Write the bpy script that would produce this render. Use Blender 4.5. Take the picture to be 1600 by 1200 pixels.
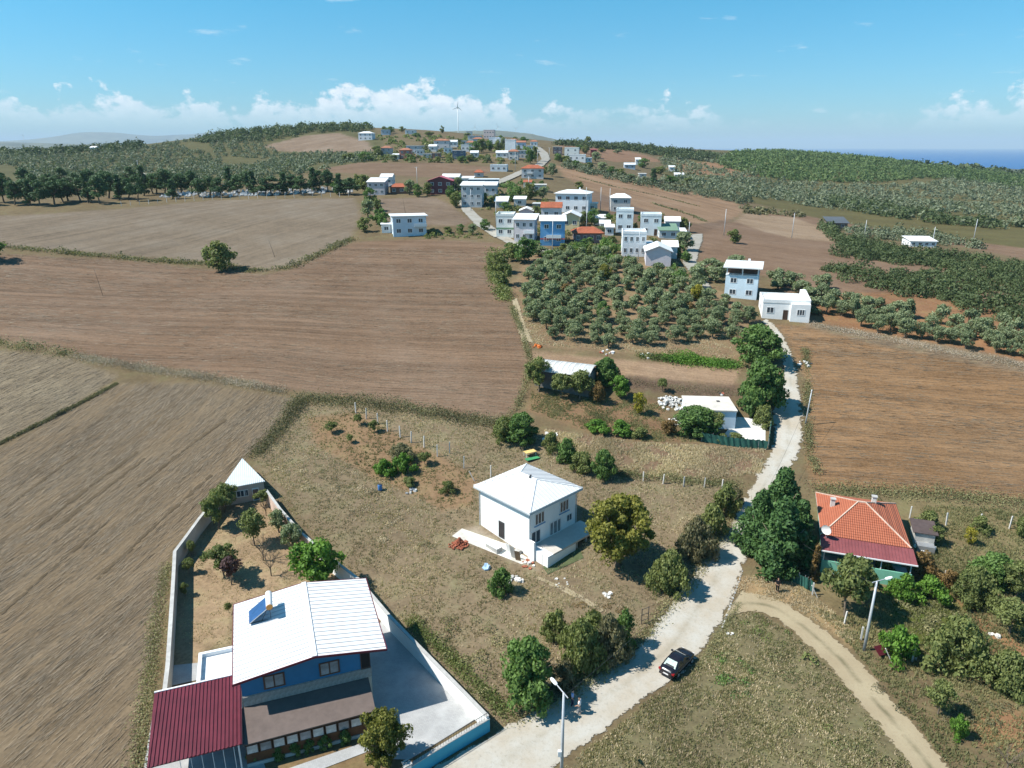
import bpy, bmesh, math, random
import numpy as np
from mathutils import Vector, Matrix

for o in list(bpy.data.objects):
    bpy.data.objects.remove(o, do_unlink=True)
SC = bpy.context.scene
COL = SC.collection
RNG = np.random.default_rng(7)
random.seed(7)
rad = math.radians

# ------------------------------------------------------------------ camera
PITCH = rad(18.5)
CAM = np.array([0.0, 0.0, 48.0])
FPX = 1110.0                      # focal length in pixels of a 1600 px wide picture
cd = bpy.data.cameras.new('camera')
cd.sensor_width = 36.0
cd.lens = 36.0 * FPX / 1600.0
cd.clip_start = 0.5
cd.clip_end = 120000.0
cam = bpy.data.objects.new('camera', cd)
COL.objects.link(cam)
cam.location = CAM
cam.rotation_euler = (math.pi / 2 - PITCH, 0, 0)
SC.camera = cam
SC.view_settings.view_transform = 'Standard'
SC.view_settings.look = 'None'
SC.view_settings.gamma = 1.0
SC.view_settings.exposure = 0.6
SC.view_settings.use_curve_mapping = False
SC.cycles.use_denoising = True
SC.cycles.max_bounces = 6
SC.cycles.diffuse_bounces = 3
SC.cycles.transparent_max_bounces = 6
SC.cycles.volume_bounces = 0

# ------------------------------------------------------------------ world and sun
SUN_EL, SUN_AZ = rad(50), rad(186)          # azimuth of the direction TO the sun, from +X
sun_dir = Vector((math.cos(SUN_EL) * math.cos(SUN_AZ), math.cos(SUN_EL) * math.sin(SUN_AZ), math.sin(SUN_EL)))
W = bpy.data.worlds.new('World')
SC.world = W
W.use_nodes = True
nt = W.node_tree
nt.nodes.clear()
def N(tree, typ, **kw):
    n = tree.nodes.new(typ)
    for k, v in kw.items():
        if k.startswith('i_'):
            key = k[2:]
            n.inputs[int(key) if key.isdigit() else key].default_value = v
        else:
            setattr(n, k, v)
    return n
def L(tree, a, b):
    tree.links.new(a, b)
def M(tree, op, a, b=None, c=None, clamp=False):
    n = tree.nodes.new('ShaderNodeMath')
    n.operation = op
    n.use_clamp = clamp
    for i, v in enumerate((a, b, c)):
        if v is None:
            continue
        if isinstance(v, (int, float)):
            n.inputs[i].default_value = v
        else:
            tree.links.new(v, n.inputs[i])
    return n.outputs[0]
def MIXC(tree, fac, a, b, blend='MIX'):
    n = tree.nodes.new('ShaderNodeMix')
    n.data_type = 'RGBA'
    n.blend_type = blend
    n.clamp_factor = True
    for s, v in ((0, fac), (6, a), (7, b)):
        if isinstance(v, (int, float)):
            n.inputs[s].default_value = v
        elif isinstance(v, tuple):
            n.inputs[s].default_value = v if len(v) == 4 else (*v, 1)
        else:
            tree.links.new(v, n.inputs[s])
    return n.outputs[2]
sky = N(nt, 'ShaderNodeTexSky', sky_type='NISHITA')
sky.sun_disc = False
sky.sun_elevation = SUN_EL
sky.sun_rotation = rad(90) - SUN_AZ
sky.altitude = 100
sky.air_density = 1.0
sky.dust_density = 0.3
sky.ozone_density = 3.0
tc = N(nt, 'ShaderNodeTexCoord')
sep = N(nt, 'ShaderNodeSeparateXYZ')
L(nt, tc.outputs['Generated'], sep.inputs[0])
dx, dy, dz = sep.outputs
el = M(nt, 'MULTIPLY', M(nt, 'ARCSINE', dz), 57.2958)
az = M(nt, 'MULTIPLY', M(nt, 'ARCTAN2', dx, dy), 57.2958)      # degrees right of +Y
# clear-air tint: the photographed sky is a clean cyan blue that pales towards the horizon
t_el = M(nt, 'DIVIDE', el, 12.0, clamp=True)
tint = MIXC(nt, t_el, (0.45, 0.66, 0.86), (0.245, 0.86, 0.97))
skyc = MIXC(nt, 1.0, sky.outputs[0], tint, 'MULTIPLY')
# cumulus band low over the horizon: ragged tops, flat hazy bases
def gauss(mu, sg, amp):
    d = M(nt, 'DIVIDE', M(nt, 'SUBTRACT', az, mu), sg)
    e = M(nt, 'POWER', 2.71828, M(nt, 'MULTIPLY', M(nt, 'MULTIPLY', d, d), -1.0))
    return M(nt, 'MULTIPLY', e, amp)
amp = gauss(-8.0, 11.0, 2.7)
for g in ((12.5, 3.0, 1.3), (35.0, 7.0, 1.9), (-29.0, 7.0, 1.5), (70, 14, 1.4), (-75, 16, 1.5), (140, 30, 1.4), (-150, 25, 1.2)):
    amp = M(nt, 'ADD', amp, gauss(*g))
cmb = N(nt, 'ShaderNodeCombineXYZ')
L(nt, az, cmb.inputs[0]); L(nt, M(nt, 'MULTIPLY', el, 1.5), cmb.inputs[1])
n1 = N(nt, 'ShaderNodeTexNoise', noise_dimensions='2D', i_Scale=0.42, i_Detail=7.0, i_Roughness=0.6)
L(nt, cmb.outputs[0], n1.inputs['Vector'])
n2 = N(nt, 'ShaderNodeTexNoise', noise_dimensions='2D', i_Scale=1.1, i_Detail=5.0, i_Roughness=0.6)
L(nt, cmb.outputs[0], n2.inputs['Vector'])
pf = M(nt, 'MULTIPLY', M(nt, 'SUBTRACT', n1.outputs[0], 0.5), 6.0)
pf2 = M(nt, 'MULTIPLY', M(nt, 'SUBTRACT', n2.outputs[0], 0.5), 1.6)
top = M(nt, 'ADD', M(nt, 'ADD', M(nt, 'ADD', amp, 1.5), pf), pf2)
den = M(nt, 'DIVIDE', M(nt, 'SUBTRACT', top, el), 0.75, clamp=True)
base = M(nt, 'DIVIDE', M(nt, 'SUBTRACT', el, 0.9), 2.2, clamp=True)
ampf = M(nt, 'MULTIPLY', amp, 0.9, clamp=True)
den = M(nt, 'MULTIPLY', M(nt, 'MULTIPLY', den, base), M(nt, 'MULTIPLY_ADD', ampf, 0.82, 0.12))
# a few thin wisps higher up
cm2 = N(nt, 'ShaderNodeCombineXYZ')
L(nt, M(nt, 'MULTIPLY', az, 0.35), cm2.inputs[0]); L(nt, M(nt, 'MULTIPLY', el, 1.6), cm2.inputs[1])
n3 = N(nt, 'ShaderNodeTexNoise', noise_dimensions='2D', i_Scale=0.62, i_Detail=5.0, i_Roughness=0.6)
L(nt, cm2.outputs[0], n3.inputs['Vector'])
wis = M(nt, 'MULTIPLY', M(nt, 'SUBTRACT', n3.outputs[0], 0.665), 4.5, clamp=True)
wis = M(nt, 'MULTIPLY', wis, M(nt, 'DIVIDE', M(nt, 'SUBTRACT', 16.0, el), 6.0, clamp=True))
den = M(nt, 'MAXIMUM', den, M(nt, 'MULTIPLY', wis, 0.7))
shade = MIXC(nt, M(nt, 'MULTIPLY', M(nt, 'SUBTRACT', n2.outputs[0], 0.25), 1.6, clamp=True), (5.2, 6.0, 6.6), (7.4, 7.7, 7.9))
allc = MIXC(nt, den, skyc, shade)
bg = N(nt, 'ShaderNodeBackground')
bg.inputs['Strength'].default_value = 0.1
L(nt, allc, bg.inputs['Color'])
wo = N(nt, 'ShaderNodeOutputWorld')
L(nt, bg.outputs[0], wo.inputs['Surface'])

sl = bpy.data.lights.new('sun', 'SUN')
sl.energy = 5.0
sl.angle = rad(0.5)
sl.color = (1.0, 0.955, 0.88)
so = bpy.data.objects.new('sun', sl)
COL.objects.link(so)
so.location = (-60, 0, 120)
so.rotation_euler = sun_dir.to_track_quat('Z', 'Y').to_euler()

# ------------------------------------------------------------------ camera rays and terrain
Fv = np.array([0, math.cos(PITCH), -math.sin(PITCH)])
Uv = np.array([0, math.sin(PITCH), math.cos(PITCH)])
Rv = np.array([1.0, 0, 0])
def ray(px, py):
    return Fv + (px - 800) / FPX * Rv + (600 - py) / FPX * Uv
def at_dep(px, py, dep):
    return CAM + ray(px, py) * dep
def wz(px, py, z):
    d = ray(px, py)
    return CAM + d * ((z - CAM[2]) / d[2])
# measured points of the land: (photo x, photo y, distance along the view axis)
CP = []
for px in (-300, 150, 500, 800, 1150, 1600, 1900):
    CP += [(px, 1200, 57.9), (px, 1050, 68.4), (px, 860, 88), (px, 760, 100), (px, 660, 116)]
for px in (-300, 0, 400, 800, 1200, 1600, 1900):
    CP += [(px, 590, 127), (px, 520, 145)]
CP += [(0, 460, 172), (400, 460, 170), (800, 470, 163), (1200, 470, 163), (1600, 480, 162),
       (0, 420, 190), (300, 400, 210), (550, 390, 212), (800, 400, 205), (1050, 400, 205), (1250, 420, 195), (1400, 400, 225), (1590, 430, 195), (1900, 430, 195),
       (0, 340, 250), (270, 330, 262), (500, 330, 262), (635, 370, 227), (850, 370, 230), (1100, 340, 300), (1250, 350, 330), (1450, 330, 430), (1590, 350, 360), (1900, 350, 360),
       (-300, 310, 290), (0, 312, 290), (270, 302, 320), (550, 300, 320), (700, 310, 290), (900, 310, 300), (1000, 310, 350), (1100, 300, 420), (1300, 300, 600), (1600, 300, 640),
       (0, 270, 480), (250, 260, 560), (450, 240, 650), (560, 260, 430), (700, 265, 430), (830, 275, 400), (1000, 265, 560), (1150, 265, 700),
       (570, 220, 650), (690, 235, 560), (800, 244, 500), (640, 212, 720), (765, 218, 800),
       (-300, 242, 900), (0, 240, 900), (100, 236, 860), (200, 229, 850), (300, 216, 830), (400, 206, 810), (490, 199, 800), (560, 200, 800), (640, 204, 780), (710, 207, 800), (780, 213, 850), (860, 223, 720), (920, 229, 800),
       (1000, 233, 850), (1100, 239, 900), (1250, 239, 1100), (1400, 252, 1050), (1500, 265, 980), (1600, 277, 900), (1900, 290, 900)]
pts = [at_dep(*c) for c in CP]
# beyond the crests (out of sight): the land falls away to a low plain on the left and to the sea on the right
def azr(a, r, z):
    return np.array([r * math.sin(rad(a)), r * math.cos(rad(a)), z])
for a in (-58, -45, -36, -25, -15, -8, 0, 6):
    pts += [azr(a, 1500, 34), azr(a, 2600, 0), azr(a, 9500, -12)]
for a in (13, 20, 28, 36, 46, 58):
    pts += [azr(a, 1700, -8 if a > 20 else 12), azr(a, 2600, -58), azr(a, 9500, -95)]
for a in (-58, -30, 0, 30, 58):
    pts += [azr(a, 18, 0), azr(a, 34, 0)]
pts = np.array(pts)
def feat(x, y):
    r = np.hypot(x, y)
    return np.stack([np.degrees(np.arctan2(x, y)) / 14.0, np.log(r) * 2.6], -1)
Xf = feat(pts[:, 0], pts[:, 1])
def ker(d2):
    return 0.5 * d2 * np.log(d2 + 1e-9)
n = len(Xf)
D2 = ((Xf[:, None] - Xf[None]) ** 2).sum(-1)
A = np.zeros((n + 3, n + 3))
A[:n, :n] = ker(D2) + np.eye(n) * 0.03
A[:n, n] = 1; A[:n, n + 1:] = Xf
A[n, :n] = 1; A[n + 1:, :n] = Xf.T
sol = np.linalg.solve(A, np.concatenate([pts[:, 2], np.zeros(3)]))
def tps(x, y):
    f = feat(x, y)
    out = np.empty(len(f))
    for i in range(0, len(f), 20000):
        g = f[i:i + 20000]
        d2 = ((g[:, None] - Xf[None]) ** 2).sum(-1)
        out[i:i + 20000] = ker(d2) @ sol[:n] + sol[n] + g @ sol[n + 1:]
    return out
AZ = np.radians(np.arange(-57, 57.01, 0.24))
rs = [17.0]
while rs[-1] < 9000:
    r = rs[-1]
    rs.append(r * (1.0065 if r < 130 else 1.011 if r < 1200 else 1.04))
RS = np.array(rs)
LR = np.log(RS)
GX = RS[:, None] * np.sin(AZ)[None]
GY = RS[:, None] * np.cos(AZ)[None]
GZ = tps(GX.ravel(), GY.ravel()).reshape(GX.shape)
def H(x, y):
    x = np.asarray(x, float); y = np.asarray(y, float)
    a = np.clip((np.arctan2(x, y) - AZ[0]) / (AZ[1] - AZ[0]), 0, len(AZ) - 1.001)
    q = np.clip(np.interp(np.log(np.maximum(np.hypot(x, y), 17.01)), LR, np.arange(len(LR))), 0, len(LR) - 1.001)
    i = q.astype(int); j = a.astype(int)
    fi = q - i; fj = a - j
    return (GZ[i, j] * (1 - fi) * (1 - fj) + GZ[i + 1, j] * fi * (1 - fj) + GZ[i, j + 1] * (1 - fi) * fj + GZ[i + 1, j + 1] * fi * fj)
TS = np.geomspace(22, 5000, 2600)
def at(px, py, dz=0.0):
    """point of the land (plus dz) that the photo shows at this pixel"""
    d = ray(px, py)
    P = CAM[None] + TS[:, None] * d[None]
    g = P[:, 2] - H(P[:, 0], P[:, 1]) - dz
    k = np.argmax(g < 0)
    if g[k] >= 0:
        k = int(np.argmin(g))
        return Vector((P[k, 0], P[k, 1], float(H(P[k, 0], P[k, 1]))))
    t = TS[k - 1] + (TS[k] - TS[k - 1]) * g[k - 1] / (g[k - 1] - g[k])
    p = CAM + d * t
    return Vector((p[0], p[1], float(H(p[0], p[1]))))
def depth_of(p):
    return float((np.array(p) - CAM) @ Fv)
def gz(x, y):
    return float(H(x, y))

# ------------------------------------------------------------------ materials
def lin(c):
    return tuple((v / 12.92 if v <= 0.04045 else ((v + 0.055) / 1.055) ** 2.4) for v in (q / 255 for q in c))
MATS = {}
def pm(name, col, rough=0.8, var=0.12, scale=2.0, bump=0.0, metal=0.0, spec=0.3, hue2=None, stretch=None):
    """procedural principled material: base colour broken up by two noises, optional bump"""
    if name in MATS:
        return MATS[name]
    m = bpy.data.materials.new(name)
    m.use_nodes = True
    t = m.node_tree
    b = t.nodes['Principled BSDF']
    b.inputs['Roughness'].default_value = rough
    b.inputs['Metallic'].default_value = metal
    b.inputs['Specular IOR Level'].default_value = spec
    co = N(t, 'ShaderNodeTexCoord')
    vec = co.outputs['Object']
    if stretch:
        mp = N(t, 'ShaderNodeMapping'); mp.inputs['Scale'].default_value = stretch
        L(t, vec, mp.inputs[0]); vec = mp.outputs[0]
    a = N(t, 'ShaderNodeTexNoise', i_Scale=scale, i_Detail=6.0, i_Roughness=0.65)
    L(t, vec, a.inputs['Vector'])
    c = N(t, 'ShaderNodeTexNoise', i_Scale=scale * 0.17, i_Detail=3.0)
    L(t, vec, c.inputs['Vector'])
    s = M(t, 'ADD', M(t, 'MULTIPLY', a.outputs[0], 0.6), M(t, 'MULTIPLY', c.outputs[0], 0.4))
    dark = tuple(max(0, v * (1 - 2.2 * var)) for v in col)
    lite = tuple(min(1, v * (1 + 2.2 * var)) for v in (hue2 or col))
    mr = N(t, 'ShaderNodeMapRange'); mr.inputs[1].default_value = 0.28; mr.inputs[2].default_value = 0.72
    L(t, s, mr.inputs[0])
    L(t, MIXC(t, mr.outputs[0], dark, lite), b.inputs['Base Color'])
    if bump:
        bp = N(t, 'ShaderNodeBump'); bp.inputs['Strength'].default_value = bump; bp.inputs['Distance'].default_value = 0.05
        L(t, a.outputs[0], bp.inputs['Height']); L(t, bp.outputs[0], b.inputs['Normal'])
    MATS[name] = m
    return m
def leafmat(name, col, col2, transl=0.33):
    """foliage: every leaf clump its own shade (attribute lv), every plant its own tone"""
    m = bpy.data.materials.new(name)
    m.use_nodes = True
    t = m.node_tree
    b = t.nodes['Principled BSDF']
    b.inputs['Roughness'].default_value = 0.62
    b.inputs['Specular IOR Level'].default_value = 0.25
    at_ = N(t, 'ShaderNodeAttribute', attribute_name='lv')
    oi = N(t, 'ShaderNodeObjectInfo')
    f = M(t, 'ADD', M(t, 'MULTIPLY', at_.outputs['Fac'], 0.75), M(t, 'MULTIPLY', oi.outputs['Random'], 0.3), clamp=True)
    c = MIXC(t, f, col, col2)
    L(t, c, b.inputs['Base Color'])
    tr = N(t, 'ShaderNodeBsdfTranslucent')
    L(t, MIXC(t, 1.0, c, (1.0, 1.1, 0.6), 'MULTIPLY'), tr.inputs['Color'])
    mx = N(t, 'ShaderNodeMixShader'); mx.inputs[0].default_value = transl
    L(t, b.outputs[0], mx.inputs[1]); L(t, tr.outputs[0], mx.inputs[2])
    L(t, mx.outputs[0], t.nodes['Material Output'].inputs['Surface'])
    MATS[name] = m
    return m
LEAF = {
    'olive': leafmat('olive_leaf', (0.116, 0.158, 0.078), (0.314, 0.359, 0.199)),
    'walnut': leafmat('walnut_leaf', (0.093, 0.111, 0.026), (0.296, 0.277, 0.056)),
    'fig': leafmat('fig_leaf', (0.061, 0.123, 0.036), (0.168, 0.267, 0.070)),
    'cypress': leafmat('cypress_leaf', (0.034, 0.085, 0.030), (0.111, 0.200, 0.056), 0.22),
    'pine': leafmat('pine_leaf', (0.037, 0.081, 0.037), (0.113, 0.183, 0.073), 0.22),
    'shrub': leafmat('shrub_leaf', (0.093, 0.125, 0.040), (0.243, 0.271, 0.092)),
    'brush': leafmat('brush_leaf', (0.111, 0.103, 0.055), (0.259, 0.241, 0.130)),
    'bright': leafmat('bright_leaf', (0.057, 0.140, 0.022), (0.173, 0.313, 0.048)),
    'forest': leafmat('forest_leaf', (0.055, 0.096, 0.030), (0.145, 0.206, 0.069), 0.25),
    'darkscrub': leafmat('darkscrub_leaf', (0.047, 0.072, 0.028), (0.124, 0.158, 0.062), 0.25),
    'farolive': leafmat('farolive_leaf', (0.098, 0.122, 0.074), (0.210, 0.239, 0.146), 0.25),
    'chaff': leafmat('chaff_leaf', (0.165, 0.128, 0.090), (0.310, 0.245, 0.165), 0.0),
    'yellow': leafmat('yellow_leaf', (0.173, 0.173, 0.023), (0.423, 0.361, 0.048)),
    'purple': leafmat('purple_leaf', (0.071, 0.044, 0.048), (0.173, 0.097, 0.090)),
    'rust': leafmat('rust_leaf', (0.140, 0.094, 0.035), (0.298, 0.188, 0.071)),
    'straw': leafmat('straw_leaf', (0.263, 0.201, 0.131), (0.700, 0.586, 0.394), 0.25),
    'weed': leafmat('weed_leaf', (0.120, 0.136, 0.056), (0.336, 0.304, 0.152), 0.25),
    'deadgrass': leafmat('deadgrass_leaf', (0.232, 0.189, 0.138), (0.580, 0.493, 0.392), 0.22),
}
BARK = pm('bark', (0.16, 0.125, 0.09), 0.95, 0.25, 6, 0.6)
WHITE = pm('white_plaster', (0.80, 0.80, 0.79), 0.8, 0.035, 1.2)
DARKGLASS = pm('window_glass', (0.05, 0.065, 0.08), 0.12, 0.2, 1.0, spec=0.6)
WFRAME = pm('white_frame', (0.75, 0.75, 0.74), 0.5, 0.03, 2)
BFRAME = pm('brown_frame', (0.085, 0.05, 0.035), 0.5, 0.1, 2)
CONC = pm('concrete', (0.42, 0.41, 0.385), 0.9, 0.15, 1.5, 0.3)
STEEL = pm('galvanised_steel', (0.42, 0.43, 0.44), 0.45, 0.1, 3, metal=0.5)
DARKM = pm('dark_metal', (0.05, 0.05, 0.052), 0.55, 0.1, 3)
WOOD = pm('weathered_wood', (0.26, 0.18, 0.11), 0.9, 0.25, 5, 0.3)

# ------------------------------------------------------------------ mesh helpers
def tag(o, label=None, cat=None, group=None, kind=None):
    if label: o['label'] = label
    if cat: o['category'] = cat
    if group: o['group'] = group
    if kind: o['kind'] = kind
    return o
def empty(name, loc, rz=0.0, label=None, cat=None, group=None):
    o = bpy.data.objects.new(name, None)
    o.empty_display_size = 0.3
    o.location = loc
    o.rotation_euler = (0, 0, rz)
    COL.objects.link(o)
    return tag(o, label, cat, group)
def link(name, me, parent=None, mat=None):
    o = bpy.data.objects.new(name, me)
    COL.objects.link(o)
    if parent is not None:
        o.parent = parent
    if mat is not None and len(me.materials) == 0:
        me.materials.append(mat)
    return o
def mesh_np(name, V, Fc, attrs=None, smooth=False):
    """mesh from numpy arrays; Fc is (m,k) with one k"""
    me = bpy.data.meshes.new(name)
    V = np.ascontiguousarray(V, np.float32); Fc = np.ascontiguousarray(Fc, np.int32)
    m, k = Fc.shape
    me.vertices.add(len(V)); me.vertices.foreach_set('co', V.ravel())
    me.loops.add(m * k); me.loops.foreach_set('vertex_index', Fc.ravel())
    me.polygons.add(m)
    me.polygons.foreach_set('loop_start', np.arange(0, m * k, k, dtype=np.int32))
    me.polygons.foreach_set('loop_total', np.full(m, k, np.int32))
    if smooth:
        me.polygons.foreach_set('use_smooth', np.ones(m, bool))
    for nm, typ, arr in attrs or ():
        a = me.attributes.new(nm, typ, 'POINT')
        key = {'FLOAT': 'value', 'FLOAT_VECTOR': 'vector', 'FLOAT_COLOR': 'color'}[typ]
        a.data.foreach_set(key, np.ascontiguousarray(arr, np.float32).ravel())
    me.update(calc_edges=True)
    return me
class MB:
    """collects simple shapes, builds one mesh"""
    def __init__(s):
        s.v = []; s.f = []
    def add(s, vs, fs):
        b = len(s.v)
        s.v += [tuple(v) for v in vs]
        s.f += [tuple(i + b for i in f) for f in fs]
        return s
    def box(s, x0, x1, y0, y1, z0, z1, rz=0, org=(0, 0, 0)):
        vs = [(x, y, z) for z in (z0, z1) for x, y in ((x0, y0), (x1, y0), (x1, y1), (x0, y1))]
        if rz or org != (0, 0, 0):
            c, q = math.cos(rz), math.sin(rz)
            vs = [(x * c - y * q + org[0], x * q + y * c + org[1], z + org[2]) for x, y, z in vs]
        return s.add(vs, [(0, 3, 2, 1), (4, 5, 6, 7), (0, 1, 5, 4), (1, 2, 6, 5), (2, 3, 7, 6), (3, 0, 4, 7)])
    def prism(s, poly, z0, z1):
        k = len(poly)
        z0 = [z0] * k if isinstance(z0, (int, float)) else z0
        z1 = [z1] * k if isinstance(z1, (int, float)) else z1
        vs = [(p[0], p[1], a) for p, a in zip(poly, z0)] + [(p[0], p[1], a) for p, a in zip(poly, z1)]
        fs = [tuple(range(k))[::-1], tuple(range(k, 2 * k))] + [(i, (i + 1) % k, (i + 1) % k + k, i + k) for i in range(k)]
        return s.add(vs, fs)
    def slab(s, poly3, t):
        """a sheet through 3D points with thickness t (downwards)"""
        k = len(poly3)
        vs = [(p[0], p[1], p[2] - t) for p in poly3] + [tuple(p) for p in poly3]
        fs = [tuple(range(k))[::-1], tuple(range(k, 2 * k))] + [(i, (i + 1) % k, (i + 1) % k + k, i + k) for i in range(k)]
        return s.add(vs, fs)
    def bar(s, a, b, w, h=None):
        a = Vector(a); b = Vector(b); h = h or w
        d = (b - a).normalized()
        u = d.cross(Vector((0, 0, 1)))
        u = u.normalized() if u.length > 1e-4 else Vector((1, 0, 0))
        v = u.cross(d)
        vs = [p + u * i * w / 2 + v * j * h / 2 for p in (a, b) for i, j in ((-1, -1), (1, -1), (1, 1), (-1, 1))]
        return s.add(vs, [(0, 1, 2, 3), (4, 7, 6, 5), (0, 4, 5, 1), (1, 5, 6, 2), (2, 6, 7, 3), (3, 7, 4, 0)])
    def tube(s, path, radii, n=8):
        path = [Vector(p) for p in path]
        b = len(s.v)
        for i, p in enumerate(path):
            d = (path[min(i + 1, len(path) - 1)] - path[max(i - 1, 0)]).normalized()
            u = d.cross(Vector((0, 1, 0.03)))
            u = u.normalized() if u.length > 1e-3 else Vector((1, 0, 0))
            v = u.cross(d)
            for k in range(n):
                a = 2 * math.pi * k / n
                s.v.append(tuple(p + (u * math.cos(a) + v * math.sin(a)) * radii[i]))
        for i in range(len(path) - 1):
            for k in range(n):
                q = (k + 1) % n
                s.f.append((b + i * n + k, b + i * n + q, b + (i + 1) * n + q, b + (i + 1) * n + k))
        s.f.append(tuple(b + k for k in range(n))[::-1])
        e = b + (len(path) - 1) * n
        s.f.append(tuple(e + k for k in range(n)))
        return s
    def mesh(s, name, smooth=False):
        me = bpy.data.meshes.new(name)
        me.from_pydata(s.v, [], s.f)
        if smooth:
            me.polygons.foreach_set('use_smooth', np.ones(len(me.polygons), bool))
        bm = bmesh.new(); bm.from_mesh(me); bmesh.ops.recalc_face_normals(bm, faces=bm.faces); bm.to_mesh(me); bm.free()
        me.update()
        return me
    def build(s, name, mat, parent=None, smooth=False):
        return link(name, s.mesh(name, smooth), parent, mat)

# ------------------------------------------------------------------ ground: one land sheet cut along field edges
def polyw(pix, dense=6):
    out = []
    for i, a in enumerate(pix):
        b = pix[(i + 1) % len(pix)]
        for k in range(dense):
            t = k / dense
            p = at(a[0] + (b[0] - a[0]) * t, a[1] + (b[1] - a[1]) * t)
            out.append((p.x, p.y))
    return np.array(out)
def inside(poly, x, y):
    c = np.zeros(x.shape, bool)
    j = len(poly) - 1
    for i in range(len(poly)):
        xi, yi = poly[i]; xj, yj = poly[j]
        if yi != yj:
            c ^= ((yi > y) != (yj > y)) & (x < (xj - xi) * (y - yi) / (yj - yi) + xi)
        j = i
    return c
def edgedist(poly, x, y):
    d = np.full(x.shape, 1e9)
    j = len(poly) - 1
    for i in range(len(poly)):
        a = poly[j]; e = poly[i] - a
        l2 = e @ e
        if l2 > 0:
            t = np.clip(((x - a[0]) * e[0] + (y - a[1]) * e[1]) / l2, 0, 1)
            d = np.minimum(d, (x - a[0] - t * e[0]) ** 2 + (y - a[1] - t * e[1]) ** 2)
        j = i
    return np.sqrt(d)
K_ALB = 0.53
def alb(c):
    return np.array(lin(c)) * K_ALB
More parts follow.
